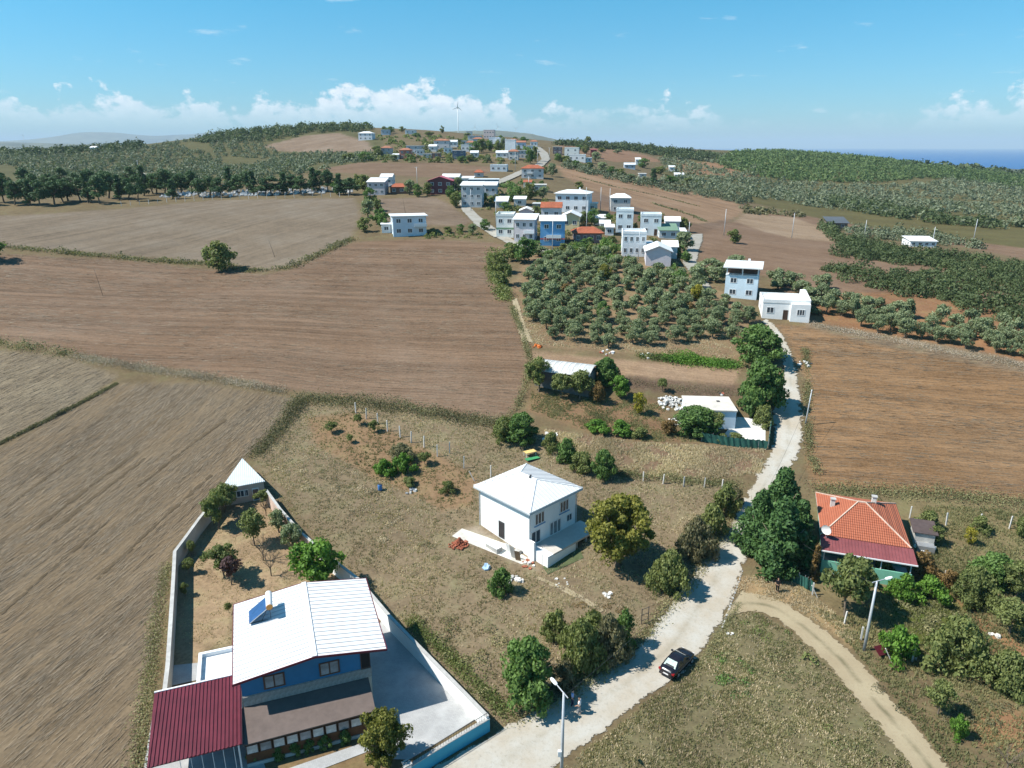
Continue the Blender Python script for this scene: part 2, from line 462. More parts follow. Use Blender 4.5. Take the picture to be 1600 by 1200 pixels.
# name, outline in the photo, colour seen, edge softness (share of distance), row direction in the photo, row strength
FIELDS = [
    ('olive_hillside', [(-400, 250), (0, 238), (300, 216), (490, 197), (580, 200), (600, 222), (585, 252), (510, 262), (400, 285), (0, 300), (-400, 310)], (112, 110, 76), .01, None, 0),
    ('wooded_hill', [(1030, 262), (1130, 236), (1250, 234), (1400, 246), (1700, 285), (1900, 320), (1600, 400), (1400, 370), (1180, 318), (1040, 290)], (118, 112, 74), .01, None, 0),
    ('hill_field', [(412, 228), (480, 211), (530, 208), (575, 222), (585, 236), (520, 239), (430, 236)], (158, 138, 118), .004, (1, -.2), .5),
    ('upper_field', [(512, 262), (560, 254), (700, 255), (780, 262), (760, 272), (700, 279), (600, 273), (515, 269)], (146, 122, 100), .004, (1, 0), .4),
    ('ridge_field', [(870, 227), (960, 231), (1010, 243), (1040, 253), (960, 253), (915, 243)], (166, 132, 106), .005, (1, .2), .4),
    ('tan_field', [(1040, 256), (1110, 253), (1190, 268), (1180, 276), (1090, 273), (1040, 264)], (172, 136, 104), .004, (1, .1), .4),
    ('slope_field', [(870, 258), (960, 277), (1060, 297), (1150, 316), (1162, 330), (1140, 346), (1090, 350), (1000, 326), (930, 300), (880, 276)], (172, 142, 114), .006, (1, .25), .7),
    ('slope_field', [(925, 298), (1000, 325), (1090, 350), (1145, 342), (1120, 368), (1040, 362), (960, 338), (915, 315)], (142, 118, 98), .006, (1, .25), .5),
    ('valley_field', [(1160, 318), (1300, 345), (1420, 365), (1700, 400), (1700, 425), (1500, 385), (1330, 362), (1180, 338)], (150, 124, 102), .006, (1, .15), .4),
    ('brown_field', [(1093, 368), (1150, 343), (1290, 355), (1340, 385), (1480, 418), (1500, 432), (1600, 470), (1700, 520), (1700, 565), (1480, 540), (1262, 500), (1200, 432), (1130, 425), (1090, 420)], (152, 126, 104), .006, (1, .12), .4),
    ('tan_field', [(1148, 346), (1165, 332), (1240, 340), (1300, 360), (1322, 380), (1240, 373), (1190, 361)], (176, 152, 126), .006, (1, .1), .4),
    ('stubble_field', [(-400, 360), (0, 338), (200, 326), (330, 313), (555, 309), (562, 340), (548, 371), (455, 416), (410, 425), (380, 416), (320, 408), (150, 396), (0, 383), (-400, 388)], (148, 134, 116), .006, (1, -.22), .5),
    ('stubble_field', [(590, 310), (680, 308), (700, 318), (737, 346), (720, 353), (600, 351), (583, 330)], (146, 128, 110), .005, (1, .1), .4),
    ('ploughed_field', [(-400, 393), (0, 397), (200, 407), (320, 421), (410, 429), (455, 421), (550, 379), (640, 373), (760, 378), (792, 384), (768, 402), (775, 440), (790, 470), (812, 505), (828, 545), (820, 590), (812, 615), (800, 643), (770, 655), (640, 634), (560, 625), (470, 611), (420, 604), (300, 580), (180, 566), (100, 547), (0, 529), (-400, 510)], (148, 123, 101), .006, (1, .06), 1.0),
    ('straw_field', [(-500, 560), (0, 548), (60, 553), (120, 562), (186, 590), (100, 641), (0, 693), (-500, 960)], (160, 146, 122), .005, (1, -.5), .5),
    ('stubble_field', [(-500, 970), (0, 700), (186, 598), (330, 600), (468, 625), (455, 652), (385, 716), (345, 772), (268, 862), (250, 1000), (228, 1080), (200, 1230), (-300, 1500), (-900, 1400)], (145, 128, 104), .008, (123, -90), 1.0),
    ('orange_field', [(1212, 507), (1270, 511), (1400, 535), (1600, 573), (1900, 640), (1900, 800), (1600, 782), (1450, 770), (1275, 762), (1262, 720), (1262, 650), (1258, 600), (1240, 550)], (164, 131, 97), .008, (1, .09), .9),
    ('grove_floor', [(800, 440), (830, 392), (1000, 410), (1095, 430), (1190, 505), (1160, 572), (1000, 556), (830, 540), (812, 500)], (160, 138, 110), .008, None, 0),
    ('olive_row_floor', [(1270, 462), (1400, 455), (1700, 500), (1700, 590), (1480, 545), (1270, 502)], (168, 130, 98), .01, None, 0),
    ('dry_verge', [(1262, 502), (1420, 528), (1700, 585), (1700, 600), (1400, 545), (1262, 512)], (158, 140, 116), .006, None, 0),
    ('cleared_strip', [(822, 548), (960, 560), (1155, 577), (1148, 603), (1040, 594), (980, 590), (930, 575), (826, 566)], (180, 152, 124), .006, (1, .15), .4),
    ('weed_plot', [(980, 588), (1150, 602), (1150, 622), (1060, 618), (975, 606)], (132, 112, 96), .01, None, 0),
    ('garden_plot', [(830, 612), (930, 622), (1040, 630), (1040, 665), (1095, 690), (1000, 690), (900, 668), (828, 640)], (156, 128, 100), .012, None, 0),
    ('rough_plot', [(850, 672), (1000, 692), (1195, 702), (1190, 740), (1100, 750), (980, 740), (880, 712)], (146, 124, 102), .012, None, 0),
    ('meadow', [(440, 640), (470, 622), (640, 640), (780, 665), (860, 690), (960, 745), (1130, 752), (1150, 800), (1090, 890), (1030, 960), (990, 1015), (900, 1070), (775, 1140), (610, 960), (500, 850), (418, 760), (400, 715)], (156, 141, 115), .02, None, 0),
    ('orchard_plot', [(480, 655), (560, 640), (640, 690), (745, 740), (738, 792), (690, 800), (640, 770), (560, 735), (500, 700)], (164, 138, 108), .008, None, 0),
    ('yard', [(705, 832), (745, 822), (830, 868), (840, 892), (800, 880), (750, 850)], (196, 184, 164), .012, None, 0),
    ('house_garden', [(352, 775), (412, 772), (450, 815), (510, 870), (560, 905), (480, 930), (366, 945), (362, 1010), (322, 1010), (318, 1060), (266, 1068), (276, 864)], (186, 163, 132), .01, None, 0),
    ('house_garden', [(385, 1180), (560, 1150), (650, 1140), (640, 1210), (380, 1230)], (150, 128, 96), .01, None, 0),
    ('grass_verge', [(1130, 962), (1170, 958), (1230, 985), (1290, 1030), (1350, 1100), (1440, 1210), (1500, 1300), (760, 1300), (880, 1210), (970, 1145), (1030, 1085), (1090, 1040)], (138, 131, 100), .02, None, 0),
    ('garden', [(1280, 770), (1450, 778), (1700, 795), (1800, 1150), (1600, 1130), (1420, 1040), (1340, 990), (1270, 930), (1230, 890)], (146, 134, 100), .02, None, 0),
    ('garden_lawn', [(1380, 935), (1490, 930), (1520, 960), (1470, 1010), (1400, 1000)], (112, 122, 62), .02, None, 0),
    ('soil_path', [(1490, 925), (1530, 930), (1560, 985), (1700, 1040), (1700, 1075), (1560, 1030), (1520, 980)], (178, 138, 104), .015, None, 0),
    ('dirt_patch', [(1520, 1110), (1570, 1105), (1700, 1140), (1700, 1190), (1570, 1180), (1500, 1150)], (176, 138, 104), .02, None, 0),
    ('track_verge', [(1150, 905), (1230, 900), (1290, 945), (1350, 1000), (1330, 1010), (1240, 950), (1170, 935)], (184, 160, 122), .015, None, 0),
]
nr, na = GX.shape
gx, gy = GX.ravel(), GY.ravel()
gcol = np.tile(alb((136, 122, 94)), (nr * na, 1))
far_w = np.clip((np.hypot(gx, gy) - 900) / 600, 0, 1)[:, None]
gcol = gcol * (1 - far_w) + alb((104, 112, 84)) * far_w
fuv = np.stack([gx, gy, np.zeros_like(gx)], -1) * 0.8
grow = np.zeros(nr * na)
rid = np.zeros(nr * na, int)
rngj = np.sin(gx * 0.31 + 1.7 * np.sin(gy * 0.23)) * 0.5 + np.sin(gy * 0.57 + np.sin(gx * 0.71)) * 0.3 + RNG.normal(0, 0.25, nr * na)
FW = []
for k, (nm, pix, colr, soft, rowd, rows) in enumerate(FIELDS):
    pw = polyw(pix)
    FW.append(pw)
    lo, hi = pw.min(0) - 12, pw.max(0) + 12
    sel = np.where((gx > lo[0]) & (gx < hi[0]) & (gy > lo[1]) & (gy < hi[1]))[0]
    x, y = gx[sel], gy[sel]
    ins = inside(pw, x, y)
    d = np.where(ins, 1, -1) * edgedist(pw, x, y)
    wd = soft * .5 * np.hypot(x, y) + 0.12
    w = np.clip((d / wd + rngj[sel] * 0.8) * 0.5 + 0.5, 0, 1)[:, None]
    gcol[sel] = gcol[sel] * (1 - w) + alb(colr) * w
    rid[sel[ins]] = k + 1
    if rowd:
        c = np.mean(pix, 0)
        p0 = at(*c); p1 = at(c[0] + rowd[0] / math.hypot(*rowd) * 20, c[1] + rowd[1] / math.hypot(*rowd) * 20)
        dv = (p1 - p0); a = math.atan2(dv.y, dv.x)
        u = -math.sin(a) * x + math.cos(a) * y; v = math.cos(a) * x + math.sin(a) * y
        q = sel[ins]
        fuv[q, 0] = u[ins] * 2.2; fuv[q, 1] = v[ins] * 0.04; fuv[q, 2] = k * 7.3
        grow[q] = rows
    else:
        q = sel[ins]
        grow[q] = 0
        fuv[q, 0] = x[ins] * .8; fuv[q, 1] = y[ins] * .8; fuv[q, 2] = k * 3.1
gm = bpy.data.materials.new('land')
gm.use_nodes = True
t = gm.node_tree
b = t.nodes['Principled BSDF']
b.inputs['Roughness'].default_value = 0.95
b.inputs['Specular IOR Level'].default_value = 0.1
a1 = N(t, 'ShaderNodeAttribute', attribute_name='gcol')
a2 = N(t, 'ShaderNodeAttribute', attribute_name='fuv')
a3 = N(t, 'ShaderNodeAttribute', attribute_name='grow')
geo = N(t, 'ShaderNodeNewGeometry')
s1 = N(t, 'ShaderNodeTexNoise', i_Scale=1.0, i_Detail=7.0, i_Roughness=0.74); L(t, a2.outputs['Vector'], s1.inputs['Vector'])
s2 = N(t, 'ShaderNodeTexNoise', i_Scale=0.055, i_Detail=5.0, i_Roughness=0.6); L(t, geo.outputs['Position'], s2.inputs['Vector'])
s3 = N(t, 'ShaderNodeTexNoise', i_Scale=2.6, i_Detail=4.0, i_Roughness=0.7); L(t, geo.outputs['Position'], s3.inputs['Vector'])
s4 = N(t, 'ShaderNodeTexNoise', i_Scale=0.35, i_Detail=4.0, i_Roughness=0.65); L(t, geo.outputs['Position'], s4.inputs['Vector'])
def cen(o, k):
    return M(t, 'MULTIPLY', M(t, 'SUBTRACT', o, 0.5), k)
rowk = M(t, 'MULTIPLY_ADD', a3.outputs['Fac'], 0.62, 0.35)
v = M(t, 'ADD', 1.0, M(t, 'MULTIPLY', cen(s1.outputs[0], 1.6), rowk))
v = M(t, 'ADD', v, cen(s2.outputs[0], 0.75))
v = M(t, 'ADD', v, cen(s3.outputs[0], 1.1))
v = M(t, 'ADD', v, M(t, 'MULTIPLY', cen(s4.outputs[0], 0.9), M(t, 'SUBTRACT', 1.0, M(t, 'MULTIPLY', a3.outputs['Fac'], 0.7))))
s5v = N(t, 'ShaderNodeVectorMath', operation='MULTIPLY'); s5v.inputs[1].default_value = (.17, .12, 1); L(t, a2.outputs['Vector'], s5v.inputs[0])
s5 = N(t, 'ShaderNodeTexNoise', i_Scale=1.0, i_Detail=3.0, i_Roughness=0.55); L(t, s5v.outputs[0], s5.inputs['Vector'])
v = M(t, 'ADD', v, M(t, 'MULTIPLY', cen(s5.outputs[0], 1.3), M(t, 'MINIMUM', a3.outputs['Fac'], .8)))
v = M(t, 'MAXIMUM', v, 0.25)
vc = N(t, 'ShaderNodeCombineXYZ')
for i in range(3): L(t, v, vc.inputs[i])
cc = MIXC(t, 1.0, a1.outputs['Color'], vc.outputs[0], 'MULTIPLY')
# patches: greener growth in unfarmed ground, redder earth in fields
hue = MIXC(t, M(t, 'MULTIPLY', M(t, 'SUBTRACT', s4.outputs[0], 0.48), 4.0, clamp=True), (1.05, 0.985, 0.945), (0.90, 0.99, 0.86))
huef = MIXC(t, M(t, 'MULTIPLY', M(t, 'SUBTRACT', s2.outputs[0], 0.45), 4.0, clamp=True), (1.03, 0.99, 0.95), (0.98, 1.0, 1.03))
hh = MIXC(t, M(t, 'MINIMUM', M(t, 'MULTIPLY', a3.outputs['Fac'], 2.0), 1.0), hue, huef)
cc = MIXC(t, 1.0, cc, hh, 'MULTIPLY')
L(t, cc, b.inputs['Base Color'])
bp = N(t, 'ShaderNodeBump'); bp.inputs['Strength'].default_value = 0.25; bp.inputs['Distance'].default_value = 0.08
L(t, M(t, 'ADD', M(t, 'MULTIPLY', s1.outputs[0], 0.8), s3.outputs[0]), bp.inputs['Height']); L(t, bp.outputs[0], b.inputs['Normal'])
ii, jj = np.meshgrid(np.arange(nr - 1), np.arange(na - 1), indexing='ij')
q0 = (ii * na + jj).ravel()
QF = np.stack([q0, q0 + 1, q0 + na + 1, q0 + na], -1)
fr = rid[q0]
VV = np.stack([gx, gy, GZ.ravel()], -1)
for k in range(len(FIELDS) + 1):
    fs = QF[fr == k]
    if not len(fs):
        continue
    u, inv = np.unique(fs, return_inverse=True)
    nm = 'ground' if k == 0 else FIELDS[k - 1][0]
    me = mesh_np(nm, VV[u], inv.reshape(-1, 4), [('gcol', 'FLOAT_COLOR', np.concatenate([gcol[u], np.ones((len(u), 1))], 1)), ('fuv', 'FLOAT_VECTOR', fuv[u]), ('grow', 'FLOAT', grow[u])], smooth=True)
    tag(link(nm, me, None, gm), kind='structure')

# ------------------------------------------------------------------ roads, tracks, paving
def noisy(seed, k):
    r = np.random.default_rng(seed)
    a = r.normal(0, 1, k + 8)
    return np.convolve(a, [.1, .2, .4, .2, .1], 'same')[4:4 + k]
def road(name, left, right, mat, off=0.05, jit=0.16, cross=10, step=0.55, seed=1):
    """sheet draped between two edges given in photo pixels"""
    def dens(pl):
        P = [at(*p) for p in pl]
        return P
    Lp, Rp = dens(left), dens(right)
    assert len(Lp) == len(Rp)
    # resample each section
    rows = []
    for i in range(len(Lp) - 1):
        ln = max((Lp[i + 1] - Lp[i]).length, (Rp[i + 1] - Rp[i]).length)
        k = max(2, int(ln / step))
        for q in range(k):
            f = q / k
            rows.append((Lp[i].lerp(Lp[i + 1], f), Rp[i].lerp(Rp[i + 1], f)))
    rows.append((Lp[-1], Rp[-1]))
    m = len(rows)
    # smooth the edges
    A = np.array([[p.x, p.y] for p, _ in rows]); B = np.array([[p.x, p.y] for _, p in rows])
    for arr in (A, B):
        for _ in range(12):
            arr[1:-1] = arr[:-2] * .25 + arr[1:-1] * .5 + arr[2:] * .25
    dirn = B - A
    dirn /= np.linalg.norm(dirn, axis=1)[:, None] + 1e-6
    A -= dirn * (noisy(seed, m) * jit + .35)[:, None]
    B += dirn * (noisy(seed + 9, m) * jit + .35)[:, None]
    f = np.linspace(0, 1, cross + 1)[None, :, None]
    G = A[:, None] * (1 - f) + B[:, None] * f
    z = H(G[..., 0].ravel(), G[..., 1].ravel()).reshape(m, cross + 1)
    dist = np.hypot(G[..., 0], G[..., 1])
    z = z + off + dist * 0.00045
    V = np.concatenate([G, z[..., None]], -1).reshape(-1, 3)
    i, j = np.meshgrid(np.arange(m - 1), np.arange(cross), indexing='ij')
    q = (i * (cross + 1) + j).ravel()
    Fc = np.stack([q, q + 1, q + cross + 2, q + cross + 1], -1)
    wd = np.linalg.norm(B - A, axis=1)[:, None] * np.ones((1, cross + 1))
    fr_ = np.linspace(0, 1, cross + 1)[None]
    edge = np.minimum(fr_, 1 - fr_) * wd
    me = mesh_np(name, V, Fc, [('edge', 'FLOAT', edge.ravel()), ('across', 'FLOAT', (fr_ + 0 * wd).ravel())], smooth=True)
    return tag(link(name, me, None, mat), kind='structure')
def dirtmat(name, c1, c2, c3, rut=.0, fade=.9):
    m = bpy.data.materials.new(name); m.use_nodes = True
    t = m.node_tree; b = t.nodes['Principled BSDF']
    b.inputs['Roughness'].default_value = .95; b.inputs['Specular IOR Level'].default_value = .1
    g = N(t, 'ShaderNodeNewGeometry')
    a = N(t, 'ShaderNodeTexNoise', i_Scale=0.22, i_Detail=6.0, i_Roughness=0.65); L(t, g.outputs['Position'], a.inputs['Vector'])
    c = N(t, 'ShaderNodeTexNoise', i_Scale=3.2, i_Detail=4.0, i_Roughness=0.7); L(t, g.outputs['Position'], c.inputs['Vector'])
    x = MIXC(t, M(t, 'MULTIPLY', M(t, 'SUBTRACT', a.outputs[0], .40), 4.5, clamp=True), c1, c2)
    x = MIXC(t, M(t, 'MULTIPLY', M(t, 'SUBTRACT', c.outputs[0], .52), 3.2, clamp=True), x, c3)
    e1 = N(t, 'ShaderNodeAttribute', attribute_name='edge'); e2 = N(t, 'ShaderNodeAttribute', attribute_name='across')
    # two wheel tracks worn pale, a darker strip with sparse grass between them
    mid = M(t, 'SUBTRACT', 1.0, M(t, 'MULTIPLY', M(t, 'ABSOLUTE', M(t, 'SUBTRACT', e2.outputs['Fac'], .5)), 9.0), clamp=True)
    mid = M(t, 'MULTIPLY', mid, M(t, 'MULTIPLY', M(t, 'SUBTRACT', a.outputs[0], .36), 4.0, clamp=True))
    x = MIXC(t, M(t, 'MULTIPLY', mid, rut), x, (.105, .10, .055))
    sh_ = M(t, 'SUBTRACT', 1.0, M(t, 'DIVIDE', e1.outputs['Fac'], fade * 1.6), clamp=True)
    x = MIXC(t, M(t, 'MULTIPLY', sh_, .7), x, c2)
    L(t, x, b.inputs['Base Color'])
    d = N(t, 'ShaderNodeTexNoise', i_Scale=1.1, i_Detail=6.0, i_Roughness=0.72); L(t, g.outputs['Position'], d.inputs['Vector'])
    mk_ = M(t, 'ADD', M(t, 'DIVIDE', e1.outputs['Fac'], fade), M(t, 'MULTIPLY', M(t, 'SUBTRACT', d.outputs[0], .5), 3.0))
    mk_ = M(t, 'MULTIPLY', M(t, 'SUBTRACT', mk_, .42), 5.0, clamp=True)
    tb_ = N(t, 'ShaderNodeBsdfTransparent'); mx_ = N(t, 'ShaderNodeMixShader')
    L(t, mk_, mx_.inputs[0]); L(t, tb_.outputs[0], mx_.inputs[1]); L(t, b.outputs[0], mx_.inputs[2]); L(t, mx_.outputs[0], t.nodes['Material Output'].inputs['Surface'])
    bp = N(t, 'ShaderNodeBump'); bp.inputs['Strength'].default_value = .4; bp.inputs['Distance'].default_value = .06
    L(t, c.outputs[0], bp.inputs['Height']); L(t, bp.outputs[0], b.inputs['Normal'])
    return m
GRAVEL = dirtmat('pale_gravel', tuple(alb((236, 231, 219))), tuple(alb((224, 211, 190))), tuple(alb((196, 188, 172))), .22, 1.0)
DIRT = dirtmat('sandy_track', tuple(alb((214, 197, 163))), tuple(alb((202, 183, 150))), tuple(alb((188, 170, 138))), .75, .6)
ROADM = dirtmat('village_road', tuple(alb((208, 204, 194))), tuple(alb((192, 186, 172))), tuple(alb((184, 178, 166))))
road('road', [(560, 1260), (690, 1192), (772, 1146), (862, 1098), (930, 1056), (1000, 1008), (1036, 958), (1078, 905), (1104, 868), (1140, 820), (1166, 775), (1184, 742), (1206, 705), (1210, 680), (1206, 645), (1222, 608), (1224, 560), (1212, 524)],
     [(800, 1260), (870, 1198), (945, 1142), (1005, 1092), (1075, 1048), (1105, 1008), (1132, 962), (1150, 925), (1164, 880), (1178, 835), (1196, 790), (1222, 752), (1252, 706), (1256, 680), (1254, 645), (1250, 608), (1240, 560), (1222, 522)], GRAVEL, cross=12)
road('road', [(1211, 527), (1205, 515), (1190, 503)], [(1222, 524), (1214, 511), (1198, 499)], GRAVEL, off=.04, cross=4)
road('track', [(1130, 965), (1190, 950), (1238, 985), (1296, 1040), (1350, 1105), (1400, 1165), (1450, 1230)], [(1158, 925), (1215, 935), (1268, 972), (1335, 1025), (1395, 1098), (1450, 1162), (1500, 1230)], DIRT, off=.035, cross=10, seed=4)
road('road', [(1098, 455), (1082, 432), (1066, 412), (1072, 392), (1078, 376), (1080, 367)], [(1112, 450), (1094, 430), (1089, 410), (1092, 392), (1098, 376), (1098, 366)], ROADM, off=.1, cross=6, seed=5)
road('road', [(776, 372), (800, 385), (830, 392), (880, 398)], [(790, 368), (806, 378), (832, 387), (880, 394)], ROADM, off=.12, cross=4, seed=6)
road('road', [(704, 306), (716, 318), (722, 330), (742, 352), (772, 372)], [(718, 306), (728, 318), (748, 338), (765, 350), (788, 369)], ROADM, off=.12, cross=4, seed=7)
road('road', [(752, 292), (778, 282), (806, 270), (836, 258), (846, 250), (842, 240), (832, 231)], [(764, 294), (790, 285), (818, 272), (850, 260), (860, 250), (856, 240), (842, 229)], ROADM, off=.3, cross=4, jit=.1, seed=8)
road('track', [(195, 272), (230, 276), (262, 280)], [(195, 269), (230, 272), (264, 276)], ROADM, off=.4, cross=3, jit=.1, seed=10)
road('footpath', [(838, 905), (866, 918), (905, 934), (938, 958)], [(841, 901), (869, 913), (908, 929), (944, 954)], DIRT, off=.03, cross=3, jit=.08, seed=11)
road('footpath', [(800, 470), (806, 500), (816, 535)], [(808, 466), (816, 498), (832, 535)], DIRT, off=.05, cross=3, seed=12)

TRACKM = dirtmat('wheel_pressed_soil', tuple(alb((112, 97, 76))), tuple(alb((124, 108, 86))), tuple(alb((104, 90, 70))), 0, .55)
for k_, (a_, b_) in enumerate([((60, 822), (214, 706)), ((86, 826), (226, 716)), ((10, 792), (120, 712)), ((150, 905), (330, 742)), ((0, 960), (170, 812)), ((215, 760), (352, 655))]):
    road('wheel_track', [a_, ((a_[0] + b_[0]) / 2 - 2, (a_[1] + b_[1]) / 2 - 1), b_], [(a_[0] + 2, a_[1] + 1), ((a_[0] + b_[0]) / 2, (a_[1] + b_[1]) / 2), (b_[0] + 2, b_[1] + 1)], TRACKM, off=.02, jit=.12, cross=4, seed=30 + k_)

# ------------------------------------------------------------------ sea, far hills, air
sm = bpy.data.materials.new('sea_water'); sm.use_nodes = True
t = sm.node_tree; b = t.nodes['Principled BSDF']
b.inputs['Base Color'].default_value = (0.012, 0.10, 0.27, 1); b.inputs['Roughness'].default_value = .55; b.inputs['Specular IOR Level'].default_value = .25
g = N(t, 'ShaderNodeNewGeometry')
a = N(t, 'ShaderNodeTexNoise', i_Scale=0.02, i_Detail=4.0); L(t, g.outputs['Position'], a.inputs['Vector'])
bp = N(t, 'ShaderNodeBump'); bp.inputs['Strength'].default_value = .3; bp.inputs['Distance'].default_value = 2.0
L(t, a.outputs[0], bp.inputs['Height']); L(t, bp.outputs[0], b.inputs['Normal'])
aa = np.radians(np.arange(-62, 62.1, 2)); rr = np.array([2200, 4000, 8000, 16000, 28000, 42000.])
V = np.array([(r * math.sin(x), r * math.cos(x), -60) for r in rr for x in aa])
k = len(aa)
Fc = np.array([(i * k + j, i * k + j + 1, (i + 1) * k + j + 1, (i + 1) * k + j) for i in range(len(rr) - 1) for j in range(k - 1)])
tag(link('sea', mesh_np('sea', V, Fc), None, sm), kind='structure')
HILLM = pm('far_hill_woods', (0.060, 0.085, 0.050), .95, .3, .004, hue2=(0.13, 0.13, 0.08))
def ridge(name, r, prof, thick, base=-64, seed=0, n=160):
    """a far range of hills: prof = (photo x, photo y of the skyline)"""
    xs = np.linspace(prof[0][0], prof[-1][0], n)
    ys = np.interp(xs, [p[0] for p in prof], [p[1] for p in prof])
    for _ in range(6):
        ys[1:-1] = ys[:-2] * .25 + ys[1:-1] * .5 + ys[2:] * .25
    ys = ys + noisy(seed, n) * .35
    V = []
    for x, y in zip(xs, ys):
        d = ray(x, y); d = d / math.hypot(d[0], d[1])
        top = CAM[2] + d[2] * r
        for f, hh in ((-1, 0), (-.7, .22), (-.4, .55), (-.15, .88), (0, 1), (.3, .8), (1, 0)):
            rr_ = r + f * thick
            V.append((d[0] * rr_, d[1] * rr_, base + (max(top, base + 2) - base) * hh))
    Fc = np.array([(i * 7 + j, (i + 1) * 7 + j, (i + 1) * 7 + j + 1, i * 7 + j + 1) for i in range(n - 1) for j in range(6)])
    return tag(link(name, mesh_np(name, np.array(V), Fc, smooth=True), None, HILLM), kind='structure')
ridge('far_hills', 17000, [(-500, 222), (-200, 215), (0, 221), (60, 217), (130, 206), (180, 207), (240, 213), (300, 209), (340, 207), (400, 212), (470, 216), (600, 222), (700, 228)], 3500, seed=3)
ridge('far_hills', 8000, [(-500, 225), (0, 222), (80, 224), (200, 227), (330, 229), (420, 232)], 1800, seed=5)
ridge('hills', 5200, [(560, 222), (620, 212), (680, 206), (730, 204), (780, 204), (830, 209), (870, 218), (910, 229), (950, 236)], 1500, seed=8)
ridge('headland', 3100, [(1330, 252), (1380, 249), (1440, 254), (1500, 259), (1600, 265), (1750, 272), (1900, 276)], 300, seed=9)
hz = bpy.data.materials.new('air'); hz.use_nodes = True
t = hz.node_tree; t.nodes.remove(t.nodes['Principled BSDF'])
pv = N(t, 'ShaderNodeVolumePrincipled')
pv.inputs['Color'].default_value = (0.66, 0.84, 1.0, 1); pv.inputs['Density'].default_value = 0.00006; pv.inputs['Anisotropy'].default_value = 0.0
L(t, pv.outputs[0], t.nodes['Material Output'].inputs['Volume'])
tag(MB().box(-46000, 46000, -400, 46000, -110, 400).build('haze', hz), kind='stuff')
# ------------------------------------------------------------------ vegetation
ORD = ['first', 'second', 'third', 'fourth', 'fifth', 'sixth', 'seventh', 'eighth', 'ninth', 'tenth', 'eleventh', 'twelfth', 'thirteenth', 'fourteenth']
def nth(k):
    k += 1
    return ORD[k - 1] if k <= len(ORD) else '%d%s' % (k, {1: 'st', 2: 'nd', 3: 'rd'}.get(k % 10 if k % 100 not in (11, 12, 13) else 0, 'th'))
def unit(v):
    return v / (np.linalg.norm(v, axis=-1, keepdims=True) + 1e-9)
def leaf_quads(C, Nn, size, r, asp=1.5, flop=0.55):
    """one irregular four-cornered leaf clump at each point"""
    k = len(C)
    nn = unit(Nn + r.normal(0, flop, (k, 3)))
    ref = unit(r.normal(0, 1, (k, 3)))
    tt = unit(np.cross(nn, ref)); bb = np.cross(nn, tt)
    s = np.asarray(size).reshape(-1, 1) * np.ones((k, 1))
    j = lambda: r.uniform(.7, 1.3, (k, 1))
    a = C + tt * s * asp * .5 * j(); c = C - tt * s * asp * .5 * j()
    b_ = C + bb * s * .5 * j() + nn * s * .12; d = C - bb * s * .5 * j() + nn * s * .12
    return np.stack([a, b_, c, d], 1).reshape(-1, 3)
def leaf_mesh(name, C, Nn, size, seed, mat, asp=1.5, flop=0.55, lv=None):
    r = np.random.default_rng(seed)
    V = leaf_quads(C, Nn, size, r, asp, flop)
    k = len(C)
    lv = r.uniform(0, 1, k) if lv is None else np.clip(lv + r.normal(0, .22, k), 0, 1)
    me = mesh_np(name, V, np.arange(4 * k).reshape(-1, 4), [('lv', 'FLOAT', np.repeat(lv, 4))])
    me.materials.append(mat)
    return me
def clumps(seed, R, z0, z1, nclump, cr, n, shape='round'):
    """leaf points on the outside of many overlapping clumps that fill a crown (unit: metres)"""
    r = np.random.default_rng(seed)
    cen, rd = [], []
    while len(cen) < nclump:
        f = r.uniform(0, 1)
        if shape == 'round':
            lim = math.sin(math.pi * (0.10 + 0.80 * f)) ** .65
        elif shape == 'cone':
            lim = (1 - f) ** .6 * .95 + .05
            if f < .12: lim *= .75
        elif shape == 'plume':
            lim = (1 - f ** 1.7) ** .85 * (.82 if f < .1 else 1.0)
        elif shape == 'flat':
            lim = math.sqrt(max(0, 1 - f * f)) if f > .05 else .9
        else:
            lim = (1 - f ** 2.2) ** .5
        a = r.uniform(0, 2 * math.pi); q = R * lim * math.sqrt(r.uniform(.12, 1))
        wob = 1 + .16 * math.sin(3 * a + seed) + .10 * math.sin(5 * a + 2 * seed)
        c = cr * r.uniform(.65, 1.25)
        q = max(0, q * wob - c * .55)
        cen.append((q * math.cos(a), q * math.sin(a), z0 + f * (z1 - z0)))
        rd.append(c)
    cen = np.array(cen); rd = np.array(rd)
    idx = r.integers(0, nclump, n)
    d = unit(r.normal(0, 1, (n, 3)) + np.array([0, 0, .35]))
    rad_ = rd[idx][:, None] * r.uniform(.55, 1.08, (n, 1)) * np.array([1, 1, .8])
    C = cen[idx] + d * rad_
    # random tone per clump; leaves pointing up are paler, those pointing down darker
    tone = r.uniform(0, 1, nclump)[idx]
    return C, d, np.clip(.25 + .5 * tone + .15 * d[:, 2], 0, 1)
def limbs(seed, h, R, zc, r0, n=6):
    r = random.Random(seed)
    m = MB()
    lean = (r.uniform(-.2, .2), r.uniform(-.2, .2))
    p = (lean[0] * zc, lean[1] * zc, zc)
    m.tube([(0, 0, -.4), (0, 0, 0.05), (lean[0] * zc * .5, lean[1] * zc * .5, zc * .5), p], [r0 * 1.5, r0 * 1.2, r0 * .9, r0 * .75], 8)
    for k in range(n):
        a = 2 * math.pi * k / n + r.uniform(-.4, .4)
        q = R * r.uniform(.5, .8); zz = zc + (h - zc) * r.uniform(.35, .85)
        mid = (p[0] + q * .45 * math.cos(a), p[1] + q * .45 * math.sin(a), zc + (zz - zc) * .6)
        end = (p[0] + q * math.cos(a), p[1] + q * math.sin(a), zz)
        m.tube([(p[0], p[1], zc - .1 * zc), mid, end], [r0 * .55, r0 * .33, r0 * .1], 6)
    return m.mesh('trunk', True)
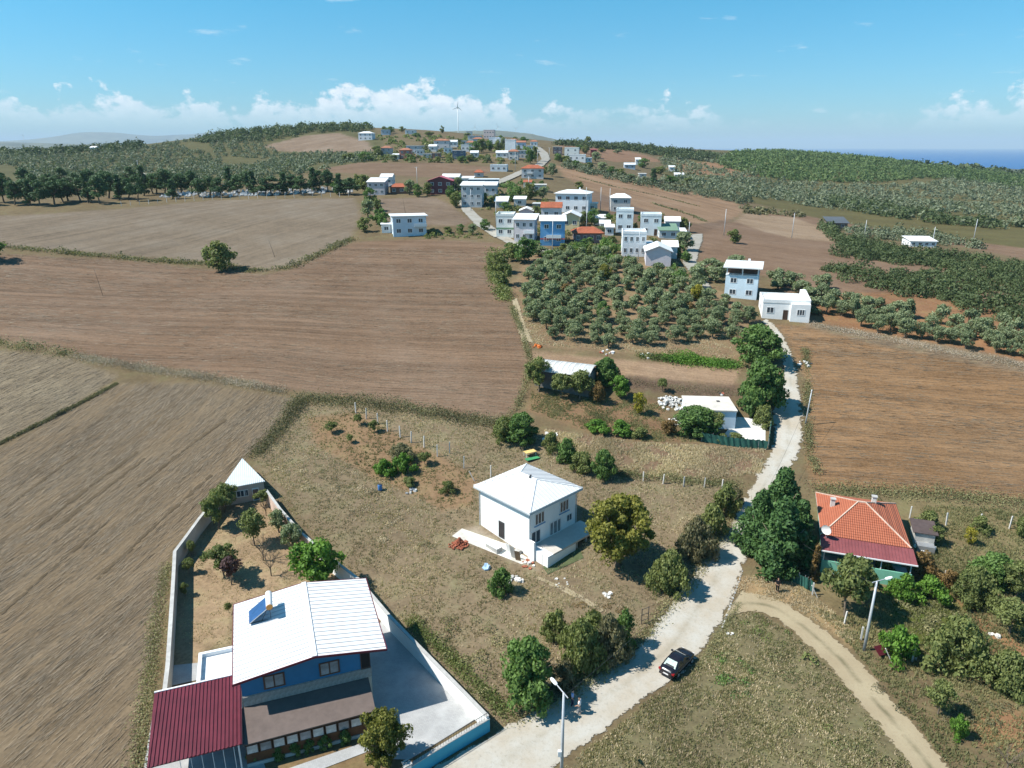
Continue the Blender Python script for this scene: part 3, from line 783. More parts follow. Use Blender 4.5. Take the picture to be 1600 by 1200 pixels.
def bare_mesh(seed, h, R):
    r = random.Random(seed)
    m = MB()
    m.tube([(0, 0, -.3), (0, 0, h * .3)], [.09, .07], 6)
    def br(p, d, ln, w, lvl):
        e = p + d * ln
        m.tube([p, p.lerp(e, .5) + Vector((r.uniform(-.05, .05), r.uniform(-.05, .05), .03)), e], [w, w * .75, w * .45], 5)
        if lvl:
            for _ in range(3):
                nd = (d + Vector((r.uniform(-.8, .8), r.uniform(-.8, .8), r.uniform(-.1, .5)))).normalized()
                br(p.lerp(e, r.uniform(.5, 1)), nd, ln * .62, w * .55, lvl - 1)
    for k in range(6):
        a = 2 * math.pi * k / 6 + r.uniform(-.3, .3)
        br(Vector((0, 0, h * .3)), Vector((math.cos(a) * R / h * 1.1, math.sin(a) * R / h * 1.1, .8)).normalized(), h * .42, .045, 3)
    return m.mesh('branches')
# unit models: crown radius 1, total height 1 in z are NOT used; real sizes are stored and scaled
PROTO = {}
def proto(kind):
    if kind in PROTO:
        return PROTO[kind]
    out = []
    def mk(nv, R, h, zc, z0, ncl, cr, nl, ls, leaf, shape, r0, asp=1.5, flop=.55, nlimb=6):
        for i in range(nv):
            sd = abs(hash(kind)) % 1000 if False else sum(map(ord, kind)) * 7 + i * 31
            C, d, tn = clumps(sd, R, z0, h - cr * .5, ncl, cr, nl, shape)
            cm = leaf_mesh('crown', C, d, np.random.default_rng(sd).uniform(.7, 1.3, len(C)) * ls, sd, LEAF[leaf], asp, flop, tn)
            tm = limbs(sd, h, R, zc, r0, nlimb); tm.materials.append(BARK)
            out.append((tm, cm, R, h))
    if kind == 'olive': mk(6, 2.2, 3.9, 1.0, 1.0, 30, .7, 2400, .2, 'olive', 'round', .17)
    elif kind == 'olive_small': mk(5, 2.0, 3.6, .9, .7, 18, .75, 1300, .26, 'olive', 'round', .16)
    elif kind == 'walnut': mk(1, 4.3, 8.2, 2.2, 1.7, 95, .95, 13000, .26, 'walnut', 'round', .33, nlimb=9)
    elif kind == 'fig': mk(3, 3.0, 5.0, 1.2, .5, 80, .75, 8500, .23, 'fig', 'dome', .2)
    elif kind == 'garden': mk(4, 1.8, 3.6, 1.2, 1.2, 30, .55, 3000, .16, 'shrub', 'round', .09)
    elif kind == 'greentree': mk(3, 2.2, 4.2, 1.2, .9, 40, .65, 4200, .2, 'bright', 'round', .12)
    elif kind == 'purple': mk(1, 1.5, 3.2, 1.0, 1.1, 18, .5, 900, .22, 'purple', 'round', .08)
    elif kind == 'cypress': mk(3, 2.9, 8.0, 1.0, .15, 190, .75, 15000, .25, 'cypress', 'plume', .22, 1.7, .7)
    elif kind == 'thin_cypress': mk(1, .8, 4.6, .4, .1, 40, .35, 1300, .22, 'rust', 'dome', .1)
    elif kind == 'pine': mk(5, 3.1, 8.0, 3.4, 2.5, 34, 1.0, 2200, .34, 'pine', 'dome', .2)
    elif kind == 'dark_cypress': mk(3, 1.9, 9.0, 1.0, .4, 44, .75, 2200, .34, 'pine', 'plume', .2)
    elif kind == 'village': mk(5, 2.8, 5.2, 1.3, .7, 30, .9, 1900, .32, 'shrub', 'round', .16)
    elif kind == 'village_green': mk(4, 2.8, 5.2, 1.3, .7, 30, .9, 1900, .32, 'fig', 'round', .16)
    elif kind == 'shrub': mk(5, 1.6, 2.0, .4, .1, 30, .5, 3000, .15, 'shrub', 'dome', .06)
    elif kind == 'green_shrub': mk(4, 1.6, 2.0, .4, .1, 30, .5, 3000, .15, 'fig', 'dome', .06)
    elif kind == 'brush': mk(4, 1.6, 2.0, .4, .1, 30, .5, 2800, .15, 'brush', 'dome', .06)
    elif kind == 'bright_shrub': mk(4, 1.6, 1.8, .3, .05, 30, .45, 3000, .15, 'bright', 'dome', .05)
    elif kind == 'yellow': mk(2, 2.2, 4.0, 1.0, .6, 24, .75, 1500, .26, 'yellow', 'round', .12)
    elif kind == 'rust': mk(2, 2.2, 3.6, 1.0, .6, 24, .75, 1800, .24, 'rust', 'round', .12)
    elif kind.startswith('big_'):
        lf = {'big_shrub': 'shrub', 'big_green_shrub': 'fig', 'big_brush': 'brush', 'big_rust': 'rust', 'big_garden': 'shrub', 'big_bright_shrub': 'bright'}[kind]
        mk(3, 3.6, 3.8, .5, .15, 110, .8, 9000, .22, lf, 'dome', .12)
    elif kind == 'bare':
        for i in range(3):
            out.append((limbs(900 + i, 1.2, .3, .8, .06, 3), bare_mesh(77 + i, 3.0, 1.8), 1.8, 3.0))
            out[-1][0].materials.append(BARK); out[-1][1].materials.append(BARK)
    PROTO[kind] = out
    return out
NTREE = [0]
def tree(kind, p, w, h, label, group=None, name='tree', cat='tree', var=None, parts=True):
    """a plant with trunk and crown standing on the land at p: crown width w, height h in metres"""
    NTREE[0] += 1
    pr = proto(kind)
    tm, cm, R, h0 = pr[(NTREE[0] if var is None else var) % len(pr)]
    r = random.Random(NTREE[0] * 13)
    e = empty(name, (p[0], p[1], gz(p[0], p[1])), r.uniform(0, 6.28), label, cat, group)
    sx, sz = w / (2 * R), h / h0
    e.scale = (sx * r.uniform(.95, 1.05), sx * r.uniform(.95, 1.05), sz)
    if parts:
        link('trunk', tm, e)
    link('branches' if kind == 'bare' else 'crown', cm, e)
    return e
def T(kind, px, py, wpx, hpx, label, group=None, name='tree', cat='tree', var=None):
    """place by the foot of the plant in the photo and its visible size in pixels"""
    p = at(px, py)
    m = depth_of(p) / FPX
    v = np.array(p) - CAM
    dep = math.atan2(-v[2], math.hypot(v[0], v[1]))
    w = wpx * m
    if w > 4.2 and 'big_' + kind in ('big_shrub', 'big_green_shrub', 'big_brush', 'big_rust', 'big_bright_shrub'):
        kind = 'big_' + kind
    h = max((hpx * m - .22 * w * math.sin(max(dep, 0))) / math.cos(dep), w * .35)
    return tree(kind, p, w, h, label, group, name, cat, var)

# near trees and bushes
T('walnut', 964, 884, 106, 112, 'large yellowing walnut tree beside the white hip-roofed house', name='walnut_tree')
for i, (x, y, w, h, lb) in enumerate([(1216, 892, 92, 118, 'front one of the dense dark green conifers beside the road'), (1182, 862, 70, 100, 'leftmost dense conifer of the clump, at the road edge'),
                                   (1244, 872, 64, 92, 'rightmost dense conifer of the clump, beside the tiled house'), (1216, 832, 84, 104, 'rearmost and tallest dense conifer of the clump by the road')]):
    T('cypress', x, y, w, h, lb, 'dense conifers beside the road', name='conifer_tree')
T('thin_cypress', 1271, 908, 18, 56, 'thin browning cypress between conifers and garden fence', name='cypress_tree')
T('fig', 826, 1094, 100, 96, 'big leafy fig tree at the road edge behind the lamp post', name='fig_tree')
for x, y, w, h, k, lb in [(905, 1046, 70, 80, 'shrub', 'tall olive green bush just right of the big fig tree'), (950, 1032, 70, 72, 'brush', 'brownish thorny bush between fig tree and wire gate'), (975, 1010, 44, 56, 'green_shrub', 'loose green bush nearest the wire gate'),
                          (880, 1074, 50, 44, 'brush', 'low brown bush in the shade at the foot of the fig'), (925, 1000, 60, 46, 'shrub', 'bright topped bush at the back of the roadside thicket'), (868, 1000, 50, 48, 'shrub', 'green bush at the back left of the roadside thicket')]:
    T(k, x, y, w, h, lb, name='bush', cat='bush')
for x, y, w, h, k, lb in [(1046, 922, 66, 66, 'shrub', 'green bush at the road edge right of the walnut tree'), (1085, 872, 62, 66, 'brush', 'greyish bush on the roadside bank, middle of the row'), (1108, 838, 50, 54, 'shrub', 'olive bush on the roadside bank behind the grey one'),
                          (1132, 808, 46, 52, 'shrub', 'yellow-green bush at the upper end of the roadside bank'), (785, 926, 44, 40, 'green_shrub', 'dark round shrub alone on the meadow before the white house'),
                          (1150, 790, 26, 30, 'brush', 'small scrubby bush at the top of the roadside bank')]:
    T(k, x, y, w, h, lb, name='bush', cat='bush')
# trees in the walled garden behind the blue house
for k, x, y, w, h, lb, nm in [
    ('garden', 342, 826, 46, 58, 'dark leafy tree against the left garden wall', 'garden_tree'), ('garden', 352, 800, 44, 46, 'leafy tree by the left wall next to the pink shed', 'garden_tree'),
    ('garden', 398, 852, 46, 56, 'green fruit tree in the middle of the walled garden', 'fruit_tree'), ('olive', 436, 832, 32, 40, 'grey-green olive near the pink wall, further one', 'olive_tree'),
    ('olive', 458, 860, 44, 44, 'grey-green olive near the pink wall, nearer one', 'olive_tree'), ('garden', 350, 900, 52, 52, 'pale leafy fruit tree beside the purple-leaved one', 'fruit_tree'),
    ('purple', 362, 914, 40, 48, 'small purple-leaved plum tree in the walled garden', 'plum_tree'), ('bare', 412, 876, 38, 42, 'bare leafless tree in the walled garden, rear one', 'bare_tree'),
    ('bare', 424, 900, 42, 44, 'bare leafless tree in the walled garden, nearer the roof', 'bare_tree'), ('greentree', 500, 916, 78, 78, 'bright green leafy tree at the right garden wall behind the blue house', 'leafy_tree'),
    ('garden', 300, 868, 18, 24, 'sapling in the shade of the left wall, rear one', 'sapling'), ('garden', 296, 896, 20, 26, 'sapling in the shade of the left wall, middle one', 'sapling'), ('garden', 290, 932, 16, 22, 'sapling in the shade of the left wall, front one', 'sapling'),
    ('garden', 412, 790, 26, 26, 'small bush tree right in front of the shed door', 'garden_tree'), ('bare', 416, 806, 26, 30, 'thin bare tree near the pink wall by the shed', 'bare_tree'),
    ('garden', 358, 958, 12, 18, 'tiny shrub at the corner of the white metal roof', 'shrub'), ('walnut', 600, 1196, 84, 82, 'loose yellowing tree over the gate of the blue house', 'garden_tree'), ]:
    T(k, x, y, w, h, lb, name=nm)
for i, (x, y) in enumerate([(398, 1186), (436, 1184), (462, 1178), (484, 1172), (510, 1168), (540, 1160)]):
    T('green_shrub', x, y, 24, 20, 'low rose bush under the porch windows, %s from the left' % nth(i), 'rose bushes below the porch', name='rose_bush', cat='bush')
# garden right of the track
for k, x, y, w, h, lb, nm in [
    ('garden', 1320, 962, 78, 100, 'tall dark fruit tree in front of the green veranda', 'fruit_tree'), ('garden', 1345, 938, 46, 52, 'shorter tree just behind the tall dark fruit tree', 'fruit_tree'),
    ('bright_shrub', 1412, 934, 54, 40, 'bright green vine bush in the garden, left one', 'vine_bush'), ('bright_shrub', 1452, 936, 58, 38, 'bright green vine bush in the garden, right one', 'vine_bush'),
    ('bright_shrub', 1398, 1030, 62, 56, 'bright green round bush by the leaning lamp post', 'bush'), ('shrub', 1492, 1040, 104, 82, 'big olive green bush near the lower right fence', 'bush'),
    ('shrub', 1572, 1076, 84, 66, 'wide olive bush at the right edge of the picture', 'bush'), ('fig', 1548, 916, 72, 58, 'fig tree with large leaves at the right edge behind the path', 'fig_tree'),
    ('shrub', 1520, 942, 68, 60, 'olive green bush tree left of the fig tree', 'bush'), ('garden', 1585, 935, 64, 60, 'dark tree at the right edge beside the fig tree', 'fruit_tree'), ('garden', 1578, 990, 66, 56, 'dull green bushy tree in front on the soil path', 'bush'),
    ('garden', 1465, 1116, 46, 54, 'pale flowering shrub alone beside the track', 'shrub'), ('bright_shrub', 1494, 1152, 30, 38, 'small bright yellow-green conifer shrub beside the track', 'shrub'),
    ('shrub', 1378, 900, 34, 34, 'bush at the foot of the green veranda wall', 'bush'), ('rust', 1440, 898, 44, 40, 'brownish bush at the right end of the veranda', 'bush'), ('rust', 1478, 916, 36, 30, 'low rusty bush behind the vine bushes', 'bush'),
    ('yellow', 1514, 850, 20, 28, 'small pale yellow-green fruit tree in the back garden', 'fruit_tree'), ('shrub', 1450, 826, 40, 30, 'greyish bush behind the tiled house', 'bush'), ('shrub', 1532, 830, 30, 26, 'bush by the white posts behind the tiled house', 'bush'), ('shrub', 1595, 836, 30, 30, 'bush at the right edge behind the white posts', 'bush'),
    ('garden', 1460, 850, 26, 30, 'small tree right of the tiled house', 'fruit_tree'), ('garden', 1340, 872, 22, 26, 'shrub in front of the left veranda post', 'shrub'), ('bare', 1572, 1205, 50, 44, 'bare twiggy shrub in the lower right corner', 'shrub')]:
    T(k, x, y, w, h, lb, name=nm, cat='bush' if nm in ('bush', 'shrub', 'vine_bush') else 'tree')
# around the middle plots
for k, x, y, w, h, lb, nm in [
    ('fig', 1184, 566, 84, 62, 'wide dark tree by the road at the corner of the olive grove', 'roadside_tree'), ('fig', 1186, 642, 76, 84, 'tall dense tree on the road bend above the flat-roofed house', 'roadside_tree'),
    ('shrub', 1192, 664, 34, 34, 'bush inside the green mesh fence by the road', 'bush'), ('fig', 1088, 676, 76, 46, 'bright vine-covered arbour in front of the flat-roofed house', 'vine_arbour'),
    ('garden', 1116, 678, 34, 36, 'small tree between arbour and window of the flat-roofed house', 'garden_tree'), ('fig', 946, 600, 50, 44, 'round dark tree at the end of the long metal shed', 'shade_tree'),
    ('garden', 842, 612, 46, 54, 'tall loose tree before the left end of the metal shed', 'shade_tree'), ('garden', 876, 622, 40, 40, 'leafy tree in front of the metal shed, second from left', 'shade_tree'), ('garden', 906, 624, 44, 46, 'brownish tree before the middle of the metal shed', 'shade_tree'),
    ('rust', 934, 630, 26, 34, 'thin autumn-coloured tree right of the metal shed', 'shade_tree'), ('greentree', 968, 622, 34, 36, 'bright green small tree on the brown weed plot', 'fruit_tree'), ('garden', 1035, 612, 18, 22, 'small lone tree on the brown weed plot', 'fruit_tree'),
    ('yellow', 998, 648, 24, 36, 'small yellow-green tree in the vegetable garden', 'fruit_tree'), ('fig', 816, 690, 56, 48, 'dark bush at the corner of the ploughed field', 'bush'), ('shrub', 788, 688, 44, 40, 'olive green bush left of the dark corner bush', 'bush'),
    ('shrub', 862, 704, 30, 30, 'bush at the upper end of the hedge row', 'bush'), ('green_shrub', 884, 722, 40, 38, 'second bush of the hedge row above the white house', 'bush'), ('shrub', 910, 736, 40, 34, 'third bush of the hedge row above the white house', 'bush'), ('fig', 943, 748, 40, 48, 'dark upright bush at the lower end of the hedge row', 'bush'),
    ('bright_shrub', 600, 742, 40, 26, 'bright green vegetable patch in the fenced orchard', 'vegetable_patch'), ('bright_shrub', 632, 736, 38, 30, 'green vine heap beside the vegetable patch', 'vegetable_patch'), ('brush', 628, 716, 44, 26, 'dull brown-green bush behind the vegetable patch', 'bush'),
    ('bright_shrub', 935, 672, 40, 20, 'row of bright green vegetables, left half', 'vegetable_row'), ('bright_shrub', 968, 676, 40, 22, 'row of bright green vegetables, right half', 'vegetable_row'), ('shrub', 1000, 684, 34, 18, 'low duller plants at the end of the vegetable row', 'vegetable_row'),
    ('garden', 518, 676, 20, 18, 'small fruit tree in the fenced orchard, left', 'fruit_tree'), ('garden', 585, 676, 18, 20, 'small fruit tree in the fenced orchard, middle', 'fruit_tree'), ('garden', 560, 664, 16, 18, 'small fruit tree in the fenced orchard, rear', 'fruit_tree'), ('garden', 547, 692, 14, 14, 'smallest fruit tree in the fenced orchard', 'fruit_tree'),
    ('garden', 664, 726, 22, 22, 'fruit tree beside the concrete post fence', 'fruit_tree'), ('shrub', 700, 770, 26, 20, 'yellow-green bush near the white house roof', 'bush'), ('shrub', 640, 758, 30, 14, 'low green plants below the vegetable patch', 'bush'),
    ('rust', 1046, 678, 30, 26, 'rusty bush beside the white rubble strip', 'bush'), ('shrub', 1150, 690, 30, 16, 'low bush behind the green mesh', 'bush'), ('shrub', 1128, 690, 24, 14, 'small plant behind the green mesh', 'bush')]:
    T(k, x, y, w, h, lb, name=nm, cat='bush' if nm in ('bush',) else ('plants' if 'vegetable' in nm else 'tree'))
T('village', 346, 424, 52, 48, 'big round lone bush tree on the boundary between two left fields', name='lone_tree')
T('village', 1147, 380, 22, 22, 'lone small tree on the brown field right of the village', name='lone_tree')
T('village_green', -24, 408, 60, 50, 'tree just outside the left edge of the picture', name='lone_tree')
T('village', 918, 230, 12, 16, 'lone tree on the skyline right of the village road', name='lone_tree')
T('village', 691, 208, 9, 11, 'lone tree on the skyline left of the wind turbine', name='lone_tree')
T('dark_cypress', 1020, 290, 18, 26, 'dark conifer alone on the slope below the white sheds', name='conifer_tree')
# olive grove below the village
GROVE = polyw([(812, 445), (845, 408), (900, 402), (1000, 424), (1090, 440), (1185, 505), (1148, 540), (1080, 536), (1010, 545), (930, 542), (850, 528), (822, 490)], 3)
def scatter(poly, step, seed, jit=.28, ang=0.2, idx=False):
    r = np.random.default_rng(seed)
    c = poly.mean(0); R_ = np.abs(poly - c).max() * 1.5
    k = int(R_ / step) + 1
    i, j = np.meshgrid(np.arange(-k, k + 1), np.arange(-k, k + 1))
    q = np.stack([i.ravel(), j.ravel()], -1) * step + r.normal(0, jit * step, (i.size, 2))
    ca, sa = math.cos(ang), math.sin(ang)
    q = q @ np.array([[ca, sa], [-sa, ca]]) + c
    ok = inside(poly, q[:, 0], q[:, 1])
    return (q[ok], j.ravel()[ok]) if idx else q[ok]
gq, gj = scatter(GROVE, 3.7, 5, .15, -.35, True)
rows_ = {}
for q, j_ in zip(gq, gj):
    if random.Random(int(q[0] * 97 + q[1] * 31)).random() > .06:
        rows_.setdefault(int(j_), []).append(q)
GT = []
for ri, j_ in enumerate(sorted(rows_)):
    for ci, q in enumerate(sorted(rows_[j_], key=lambda v: v[0])):
        GT.append((q, "olive in the grove's %s row from the front, %s from the left" % (nth(ri), nth(ci))))
for q, glab in GT:
    r = random.Random(int(q[0] * 97 + q[1] * 31))
    s = r.uniform(.62, 1.2)
    tree('olive' if q[1] < 150 else 'olive_small', q, 3.65 * s, 3.3 * s * r.uniform(.9, 1.1), glab, 'olive trees of the grove', name='olive_tree')
for k, x, y, w, h, lb in [('yellow', 1088, 470, 26, 26, 'yellow autumn tree at the right side of the olive grove'), ('walnut', 945, 442, 22, 30, 'dark green round tree standing out of the olive grove'), ('rust', 882, 462, 20, 20, 'small rusty tree within the olive grove, left'), ('rust', 1078, 492, 20, 20, 'small rusty tree within the olive grove, right'), ('village_green', 942, 500, 26, 30, 'greener tree in the middle of the olive grove'),
                          ('village_green', 820, 410, 44, 40, 'dark round tree at the top left corner of the grove'), ('village', 780, 426, 34, 34, 'bush tree on the field edge left of the grove, upper'), ('village', 786, 446, 36, 36, 'bush tree on the field edge left of the grove, lower'), ('village_green', 1060, 448, 34, 26, 'green tree at the upper right corner of the grove'), ('village', 800, 408, 24, 28, 'bush between field edge and grove corner')]:
    T(k, x, y, w, h, lb, name='tree')
# olive rows right of the small white house
for i in range(17):
    for j in range(3):
        x0, y0 = 1280 + i * 23.5, 470 + i * 4.2
        x, y = x0 + j * 9, y0 + j * 15 - (0 if i % 2 else 4)
        r = random.Random(i * 7 + j)
        if x > 1660 or (i < 2 and j == 2) or r.random() < .08:
            continue
        T('olive_small' if j == 0 else 'olive', x + r.uniform(-3, 3), y + 6 + r.uniform(-2, 2), r.uniform(24, 33), r.uniform(25, 34), 'olive tree right of the white houses, %s column from the left, %s from the back' % (nth(i), nth(j)), 'olive rows right of the white houses', name='olive_tree')
for ai, (x, y) in enumerate([(1096, 436), (1120, 440), (1112, 428), (1140, 425), (1150, 424), (1215, 446), (1236, 448), (1250, 462), (1215, 452), (1262, 474), (1272, 490), (1285, 452)]):
    T('olive_small', x, y, 34, 26, 'olive around the pale blue two-storey house, %s' % ['far left by the road', 'second at the left', 'behind the second at the left', 'behind the left corner', 'behind the left wall', 'right behind the right wall', 'second behind the right wall', 'between both white houses, rear', 'at the right wall', 'behind the small white house', 'right of the small white house', 'at the start of the rows'][ai], 'olives around the pale blue house', name='olive_tree')
# pines and cypresses along the cemetery
r = random.Random(3)
for i in range(40):
    x = -20 + i * 14.5 + r.uniform(-5, 5)
    y = np.interp(x, [-20, 130, 200, 300, 540], [322, 318, 312, 306, 303]) + r.uniform(-6, 3)
    k = 'dark_cypress' if i % 6 in (2, 5) and r.random() < .75 else 'pine'
    T(k, x, y, (20 if k == 'dark_cypress' else r.uniform(28, 38)), r.uniform(34, 46) * (1.05 if k == 'dark_cypress' else .9) * (1 if x < 260 else .82), ('dark upright cypress, %s tree from the left in the belt along the cemetery' if k == 'dark_cypress' else 'umbrella-crowned pine, %s tree from the left in the belt along the cemetery') % nth(i), 'tree belt along the cemetery', name='cypress_tree' if k == 'dark_cypress' else 'pine_tree')
for i in range(14):
    T('pine', -10 + i * 22 + r.uniform(-8, 8), r.uniform(292, 304), 30, 30, '%s pine from the left in the back row of the cemetery tree belt' % nth(i), 'back row of the tree belt', name='pine_tree')
# trees between the village houses
VT = [(570, 300, 24, 26), (578, 318, 22, 24), (590, 330, 18, 20), (575, 340, 26, 28), (592, 350, 24, 26), (570, 362, 24, 22), (600, 358, 22, 26), (560, 295, 18, 22), (640, 304, 22, 22), (652, 308, 18, 20), (668, 306, 18, 20), (705, 312, 18, 22), (712, 324, 22, 24), (716, 302, 20, 24), (755, 318, 16, 18),
      (776, 320, 14, 16), (800, 315, 18, 18), (828, 312, 26, 26), (848, 312, 18, 20), (812, 305, 14, 14), (838, 342, 18, 20), (790, 330, 22, 14), (852, 272, 12, 12), (862, 276, 18, 20), (845, 292, 12, 10), (905, 296, 16, 12), (925, 352, 22, 24), (912, 346, 20, 16), (908, 350, 14, 16), (950, 352, 16, 18), (880, 398, 22, 18),
      (905, 396, 24, 18), (925, 400, 22, 20), (945, 402, 22, 18), (960, 396, 16, 16), (900, 372, 16, 16), (915, 390, 30, 20), (955, 382, 20, 14), (940, 365, 18, 12), (1004, 350, 16, 18), (1030, 350, 20, 18), (1048, 356, 22, 18), (1068, 362, 22, 22), (1066, 392, 34, 30), (1058, 402, 24, 20), (1020, 390, 18, 18), (1072, 410, 20, 18), (992, 362, 10, 14),
      (738, 366, 18, 16), (720, 362, 14, 12), (700, 364, 16, 10), (758, 360, 18, 18), (676, 366, 14, 10), (842, 400, 30, 16), (860, 404, 26, 14), (808, 368, 16, 14), (798, 400, 26, 22), (752, 300, 12, 12), (540, 303, 18, 22), (528, 304, 18, 24),
      (590, 245, 20, 16), (570, 252, 26, 14), (545, 252, 30, 12), (615, 252, 18, 10), (640, 252, 16, 12), (684, 254, 14, 9), (722, 254, 18, 10), (735, 252, 18, 10), (762, 254, 12, 10), (742, 240, 20, 18), (752, 238, 22, 20), (765, 236, 18, 16), (778, 240, 16, 20), (786, 236, 12, 20), (828, 256, 18, 24), (836, 252, 14, 22), (822, 246, 14, 18), (715, 226, 14, 9), (600, 206, 10, 8), (610, 208, 16, 10), (628, 206, 12, 8), (572, 200, 14, 9), (540, 200, 16, 8), (520, 200, 16, 9), (470, 198, 14, 9), (666, 236, 10, 8), (650, 214, 16, 6), (670, 212, 18, 5), (730, 216, 14, 8), (782, 220, 10, 8), (805, 222, 12, 8), (818, 224, 14, 10),
      (915, 240, 16, 12), (930, 252, 20, 14), (872, 252, 14, 12), (885, 256, 18, 12), (900, 262, 18, 12), (920, 266, 20, 12), (940, 268, 20, 14), (955, 274, 20, 14), (970, 276, 20, 12), (1005, 262, 20, 14), (1030, 272, 22, 12), (985, 282, 20, 10), (1050, 286, 24, 12), (1075, 290, 24, 12), (905, 235, 12, 8), (940, 238, 14, 7), (965, 240, 14, 7)]
for i, (x, y, w, h) in enumerate(VT):
    k = ('village', 'village_green', 'village', 'olive_small', 'village_green')[i % 5]
    far = y < 258
    T(k, x, y, w, h, 'bushy tree among the far houses at the upper end of the village' if far else 'leafy tree growing between the village houses', 'trees of the upper village' if far else 'trees between the village houses', name='village_tree')
# scrub edges and thickets that nobody could count
def thicket(name, label_poly, step, wh, leaf, n, ls, seed, jit=.35, gap=0.0):
    """joined bushes spread over a patch: one mass of foliage"""
    poly = polyw(label_poly, 3)
    q = scatter(poly, step, seed, jit, .4)
    r = np.random.default_rng(seed)
    if gap:
        g_ = np.sin(q[:, 0] * .021 + seed) * np.cos(q[:, 1] * .013 + 2 * np.sin(q[:, 0] * .017)) + .6 * np.sin(q[:, 0] * .06 + q[:, 1] * .045)
        q = q[g_ < 1.05 - gap]
        q = q[r.uniform(0, 1, len(q)) > .08]
    k = len(q)
    w = r.uniform(wh[0], wh[1], k); hh = w * r.uniform(wh[2], wh[3], k)
    z = H(q[:, 0], q[:, 1])
    idx = np.repeat(np.arange(k), n)
    d = unit(r.normal(0, 1, (k * n, 3)) + np.array([0, 0, .5])); d[:, 2] = np.abs(d[:, 2]) * 1.0
    lump = 1 + .25 * np.sin(d[:, 0] * 5 + idx) * np.cos(d[:, 1] * 6 + idx * 2)
    C = np.stack([q[idx, 0] + d[:, 0] * w[idx] * .5 * lump, q[idx, 1] + d[:, 1] * w[idx] * .5 * lump, z[idx] + d[:, 2] * hh[idx] * lump * r.uniform(.55, 1.05, k * n)], -1)
    tone = r.uniform(.1, .9, k)[idx]
    me = leaf_mesh(name, C, d, np.repeat(w, n) * ls * r.uniform(.7, 1.3, k * n), seed, LEAF[leaf], 1.3, .6, tone)
    return tag(link(name, me), kind='stuff')
thicket('dark_scrub', [(1300, 398), (1330, 372), (1390, 388), (1500, 402), (1560, 412), (1700, 420), (1700, 540), (1600, 508), (1560, 500), (1500, 482), (1400, 460), (1330, 442), (1280, 428), (1290, 412), (1400, 425), (1490, 432), (1470, 420), (1390, 412), (1320, 404)], 3.0, (2.2, 5.2, .35, .75), 'darkscrub', 170, .10, 11, .6, .3)
thicket('dark_scrub', [(1285, 350), (1310, 368), (1335, 385), (1320, 388), (1296, 372), (1280, 356)], 3.5, (3, 5, .5, .8), 'darkscrub', 120, .13, 12)
thicket('scrub', [(1318, 360), (1400, 362), (1540, 385), (1530, 392), (1420, 378), (1330, 372)], 5, (3, 5, .6, .9), 'farolive', 100, .13, 13)
thicket('hillside_olives', [(0, 238), (120, 238), (210, 232), (330, 215), (420, 205), (412, 226), (440, 238), (520, 240), (590, 240), (584, 252), (512, 260), (505, 272), (400, 282), (200, 290), (0, 296), (-300, 300), (-300, 244)], 7.0, (3.2, 5.4, .5, .8), 'farolive', 34, .21, 21, .25, .5)
thicket('hilltop_trees', [(330, 213), (420, 203), (490, 196), (560, 197), (590, 202), (560, 206), (490, 208), (420, 222), (300, 224)], 10.0, (6, 10, .6, .8), 'darkscrub', 70, .16, 22)
thicket('hedge_trees', [(-300, 238), (0, 234), (130, 232), (200, 227), (260, 225), (200, 238), (100, 244), (-300, 250)], 14, (7, 11, .5, .8), 'darkscrub', 70, .16, 23)
thicket('forest', [(1120, 250), (1150, 238), (1250, 235), (1330, 239), (1420, 250), (1500, 262), (1480, 275), (1380, 285), (1250, 285), (1180, 276), (1130, 262)], 6.6, (4.2, 7.5, .55, .85), 'forest', 27, .23, 24, .5)
thicket('woodland', [(1030, 250), (1130, 240), (1190, 262), (1195, 275), (1120, 275), (1190, 280), (1280, 288), (1400, 290), (1500, 280), (1560, 285), (1700, 310), (1700, 345), (1600, 362), (1560, 362), (1450, 345), (1330, 332), (1180, 310), (1100, 298), (1030, 285), (1060, 275), (1180, 277), (1040, 270)], 6.8, (3.0, 6.2, .5, .8), 'farolive', 22, .24, 25, .5, .35)
thicket('woodland', [(1300, 310), (1420, 330), (1560, 352), (1600, 345), (1600, 362), (1480, 352), (1380, 340), (1290, 322)], 7, (4, 7.5, .5, .8), 'darkscrub', 60, .16, 26)
thicket('woodland', [(1420, 262), (1500, 262), (1600, 278), (1750, 290), (1750, 312), (1600, 298), (1500, 282), (1400, 276)], 8, (5, 8.5, .5, .8), 'forest', 44, .18, 27)
thicket('hedge_trees', [(860, 226), (920, 226), (1000, 230), (1100, 240), (1130, 244), (1100, 252), (1040, 248), (1000, 238), (920, 231)], 10, (6, 10, .5, .7), 'darkscrub', 60, .17, 28)
thicket('scrub', [(1160, 322), (1200, 328), (1260, 335), (1255, 340), (1165, 334)], 5, (3, 5, .3, .5), 'brush', 30, .25, 29)
thicket('slope_olives', [(870, 246), (905, 262), (960, 276), (1010, 284), (1060, 296), (1120, 302), (1180, 316), (1160, 320), (1060, 302), (990, 290), (930, 276), (880, 262)], 6.5, (4.0, 6.0, .55, .8), 'farolive', 80, .15, 30, .25)
thicket('coast_trees', [(1400, 256), (1600, 270), (1800, 285), (1800, 292), (1600, 279), (1420, 262)], 42, (14, 26, .3, .45), 'darkscrub', 30, .2, 31)
